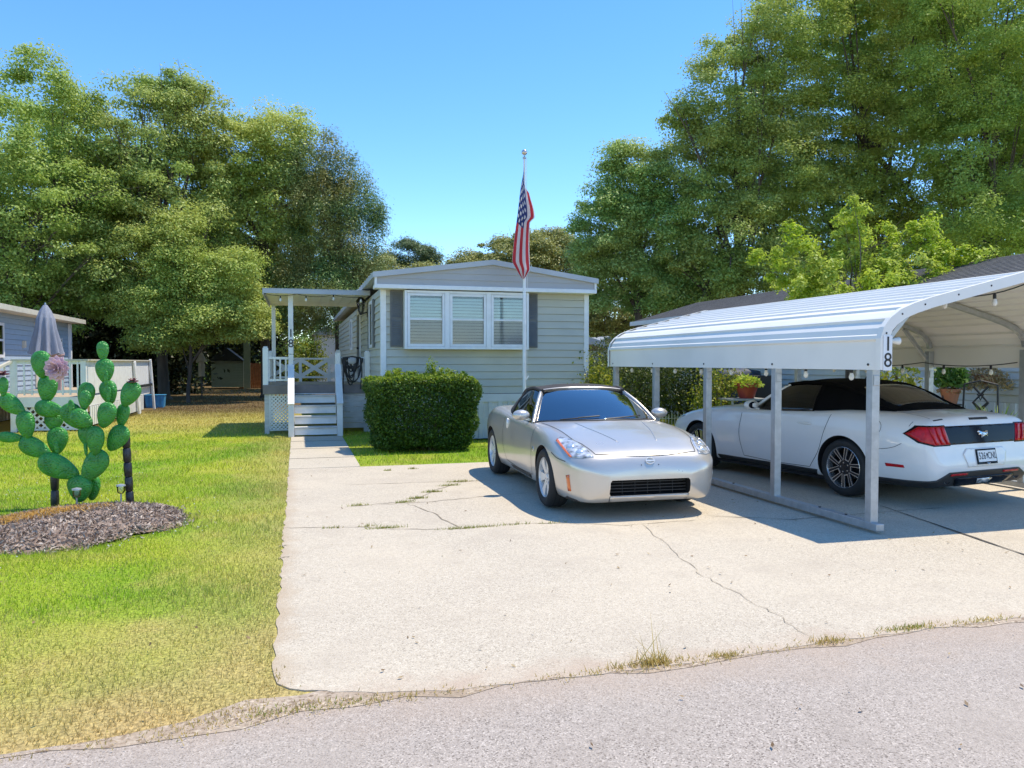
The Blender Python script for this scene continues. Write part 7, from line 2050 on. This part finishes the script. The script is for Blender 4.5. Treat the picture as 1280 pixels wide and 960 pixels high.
# number plate in its recess
plate_x, plate_z = 0.0, .56
h, nn, i_, d_ = c.bvh.ray_cast(P3(c, 0, 6, plate_z), Vector(RE), 4)
sr = decal(c, [(-.30, 4.7, .455), (.30, 4.7, .455), (.36, 4.7, .60), (.30, 4.7, .655), (-.30, 4.7, .655), (-.36, 4.7, .60)], RE, 'plate_recess', M['white_paint'], off=.010, thick=.016, cuts=4)
b = MB(); b.box(-.165, .165, 0, .014, -.085, .085); pf = obj('plate_frame', b, M['gloss_black'], t, bevel=.004); pf.location = (0, h.y + .010, plate_z); pf.rotation_euler = (R(12), 0, 0)
b = MB(); b.box(-.148, .148, .0145, .0165, -.058, .066); p_ = obj('licence_plate', b, M['plate_white'], t); p_.parent = pf
Mt = Matrix.Translation((0, .0172, .003)) @ Matrix.Rotation(PI, 4, 'Z') @ Matrix.Rotation(PI / 2, 4, 'X')
text_obj('plate_text', '526', .108, M['num_black'], pf, Matrix.Translation((.082, 0, 0)) @ Mt, .001, .72); text_obj('plate_text', 'CNL', .108, M['num_black'], pf, Matrix.Translation((-.082, 0, 0)) @ Mt, .001, .70)
b = MB(); b.prism([(-.004, -.02), (.004, -.02), (.003, .008), (.018, .0), (.012, .018), (.018, .026), (.0, .034), (-.018, .026), (-.012, .018), (-.018, .0), (-.003, .008)], 'y', .0168, .0182); o = obj('plate_emblem', b, M['tarp_blue'], t); o.parent = pf
o = decal(c, [(-u * .03, 4.7, .487 + v * .013) for u, v in horse], RE, 'frame_badge', M['chrome'], off=.034, thick=.004, cuts=1)
# black lower valance, exhausts, reflectors
decal(c, [(-.78, 4.6, .225), (.78, 4.6, .225), (.90, 4.4, .24), (.895, 4.4, .30), (.74, 4.6, .33), (.58, 4.7, .41), (-.58, 4.7, .41), (-.74, 4.6, .33), (-.895, 4.4, .30), (-.90, 4.4, .24)], RE, 'rear_valance', M['black_plastic'], off=.012, thick=.02, cuts=5)
decal(c, [(-.50, 4.7, .35), (.50, 4.7, .35), (.42, 4.7, .26), (-.42, 4.7, .26)], RE, 'diffuser', M['gloss_black'], off=.026, thick=.03, cuts=4)
decal(c, [(-.12, 4.7, .33), (.12, 4.7, .33), (.10, 4.7, .28), (-.10, 4.7, .28)], RE, 'reverse_light', M['lamp_clear'], off=.034, thick=.01, cuts=2)
for sd in (-1, 1):
    decal(c, [(sd * .30, 4.7, .395), (sd * .56, 4.7, .395), (sd * .57, 4.7, .375), (sd * .30, 4.7, .375)], RE, 'reflector', M['red_lens'], off=.020, cuts=3)
    b = MB(); b.tube([(sd * .58, L_ - .30 - y0, .33), (sd * .58, L_ - .035 - y0, .33)], .052, 18, cap=False); b.tube([(sd * .58, L_ - .30 - y0, .33), (sd * .58, L_ - .04 - y0, .33)], .046, 18, cap=False); b.lathe([(.05, 0), (.0, .001)], (sd * .58, L_ - .2 - y0, .33), 18, axis='y'); obj('exhaust_pipe', b, M['chrome'], t, smooth=40, fix=False)
    sdv = (-sd, 0, 0)
    decal(c, [(sd, 4.25, .475), (sd, 4.47, .475), (sd, 4.48, .445), (sd, 4.26, .44)], sdv, 'side_marker', M['red_lens'], off=.006)
    seam(c, [[(sd, 1.86, .90), (sd, 1.83, .6), (sd, 1.90, .30)], [(sd, 1.90, .30), (sd, 2.5, .28), (sd, 3.12, .29)], [(sd, 3.12, .29), (sd, 3.28, .50), (sd, 3.38, .75), (sd, 3.46, .97)]], sdv)
    seam(c, [[(sd, 4.02, .64), (sd, 4.2, .63), (sd, 4.35, .66), (sd, 4.45, .71)], [(sd * .8, 4.52, .95), (sd, 4.50, .90)]], sdv, w_=.005)
    if sd > 0: seam(c, [[(sd, 4.10 + .085 * math.cos(2 * PI * k / 16), .86 + .085 * math.sin(2 * PI * k / 16)) for k in range(17)]], sdv, name='fuel_flap', w_=.005)
    decal(c, [(sd, 1.33, .26), (sd, 3.24, .27), (sd, 3.20, .195), (sd, 1.36, .195)], sdv, 'sill_skirt', M['black_plastic'], off=.006, thick=.02)
    h, nn, i_, d_ = c.bvh.ray_cast(P3(c, sd * 2, 3.05, .835), Vector(sdv), 4)
    b = MB(); b.ell(h + Vector((sd * .012, 0, 0)), .020, .125, .017, 14, 8); obj('door_handle', b, M['white_paint'], t, smooth=180)
    decal(c, [(sd * .50, .1, .62), (sd * .80, .25, .66), (sd * .86, .55, .76), (sd * .72, .40, .77), (sd * .5, .18, .72)], (-sd * .5, .7, -.5), 'headlight', M['lamp_clear'], off=.006)
seam(c, [[(-.62, 4.20, 1.02), (-.66, 4.45, 1.0), (-.70, 4.62, .98)], [(.62, 4.20, 1.02), (.66, 4.45, 1.0), (.70, 4.62, .98)]], (0, 0, -1), w_=.006)
seam(c, [[(-.64, 1.0, .95), (-.70, 1.5, .99)], [(.64, 1.0, .95), (.70, 1.5, .99)]], (0, 0, -1), w_=.006)
decal(c, [(-.55, 0, .60), (.55, 0, .60), (.5, 0, .44), (-.5, 0, .44)], FR, 'front_grille', M['black_plastic'], off=.006)
b = MB(); b.box(-.84, .84, -y0 + .25, y0 - .9, .15, .22); obj('underbody', b, M['cavity'], t)
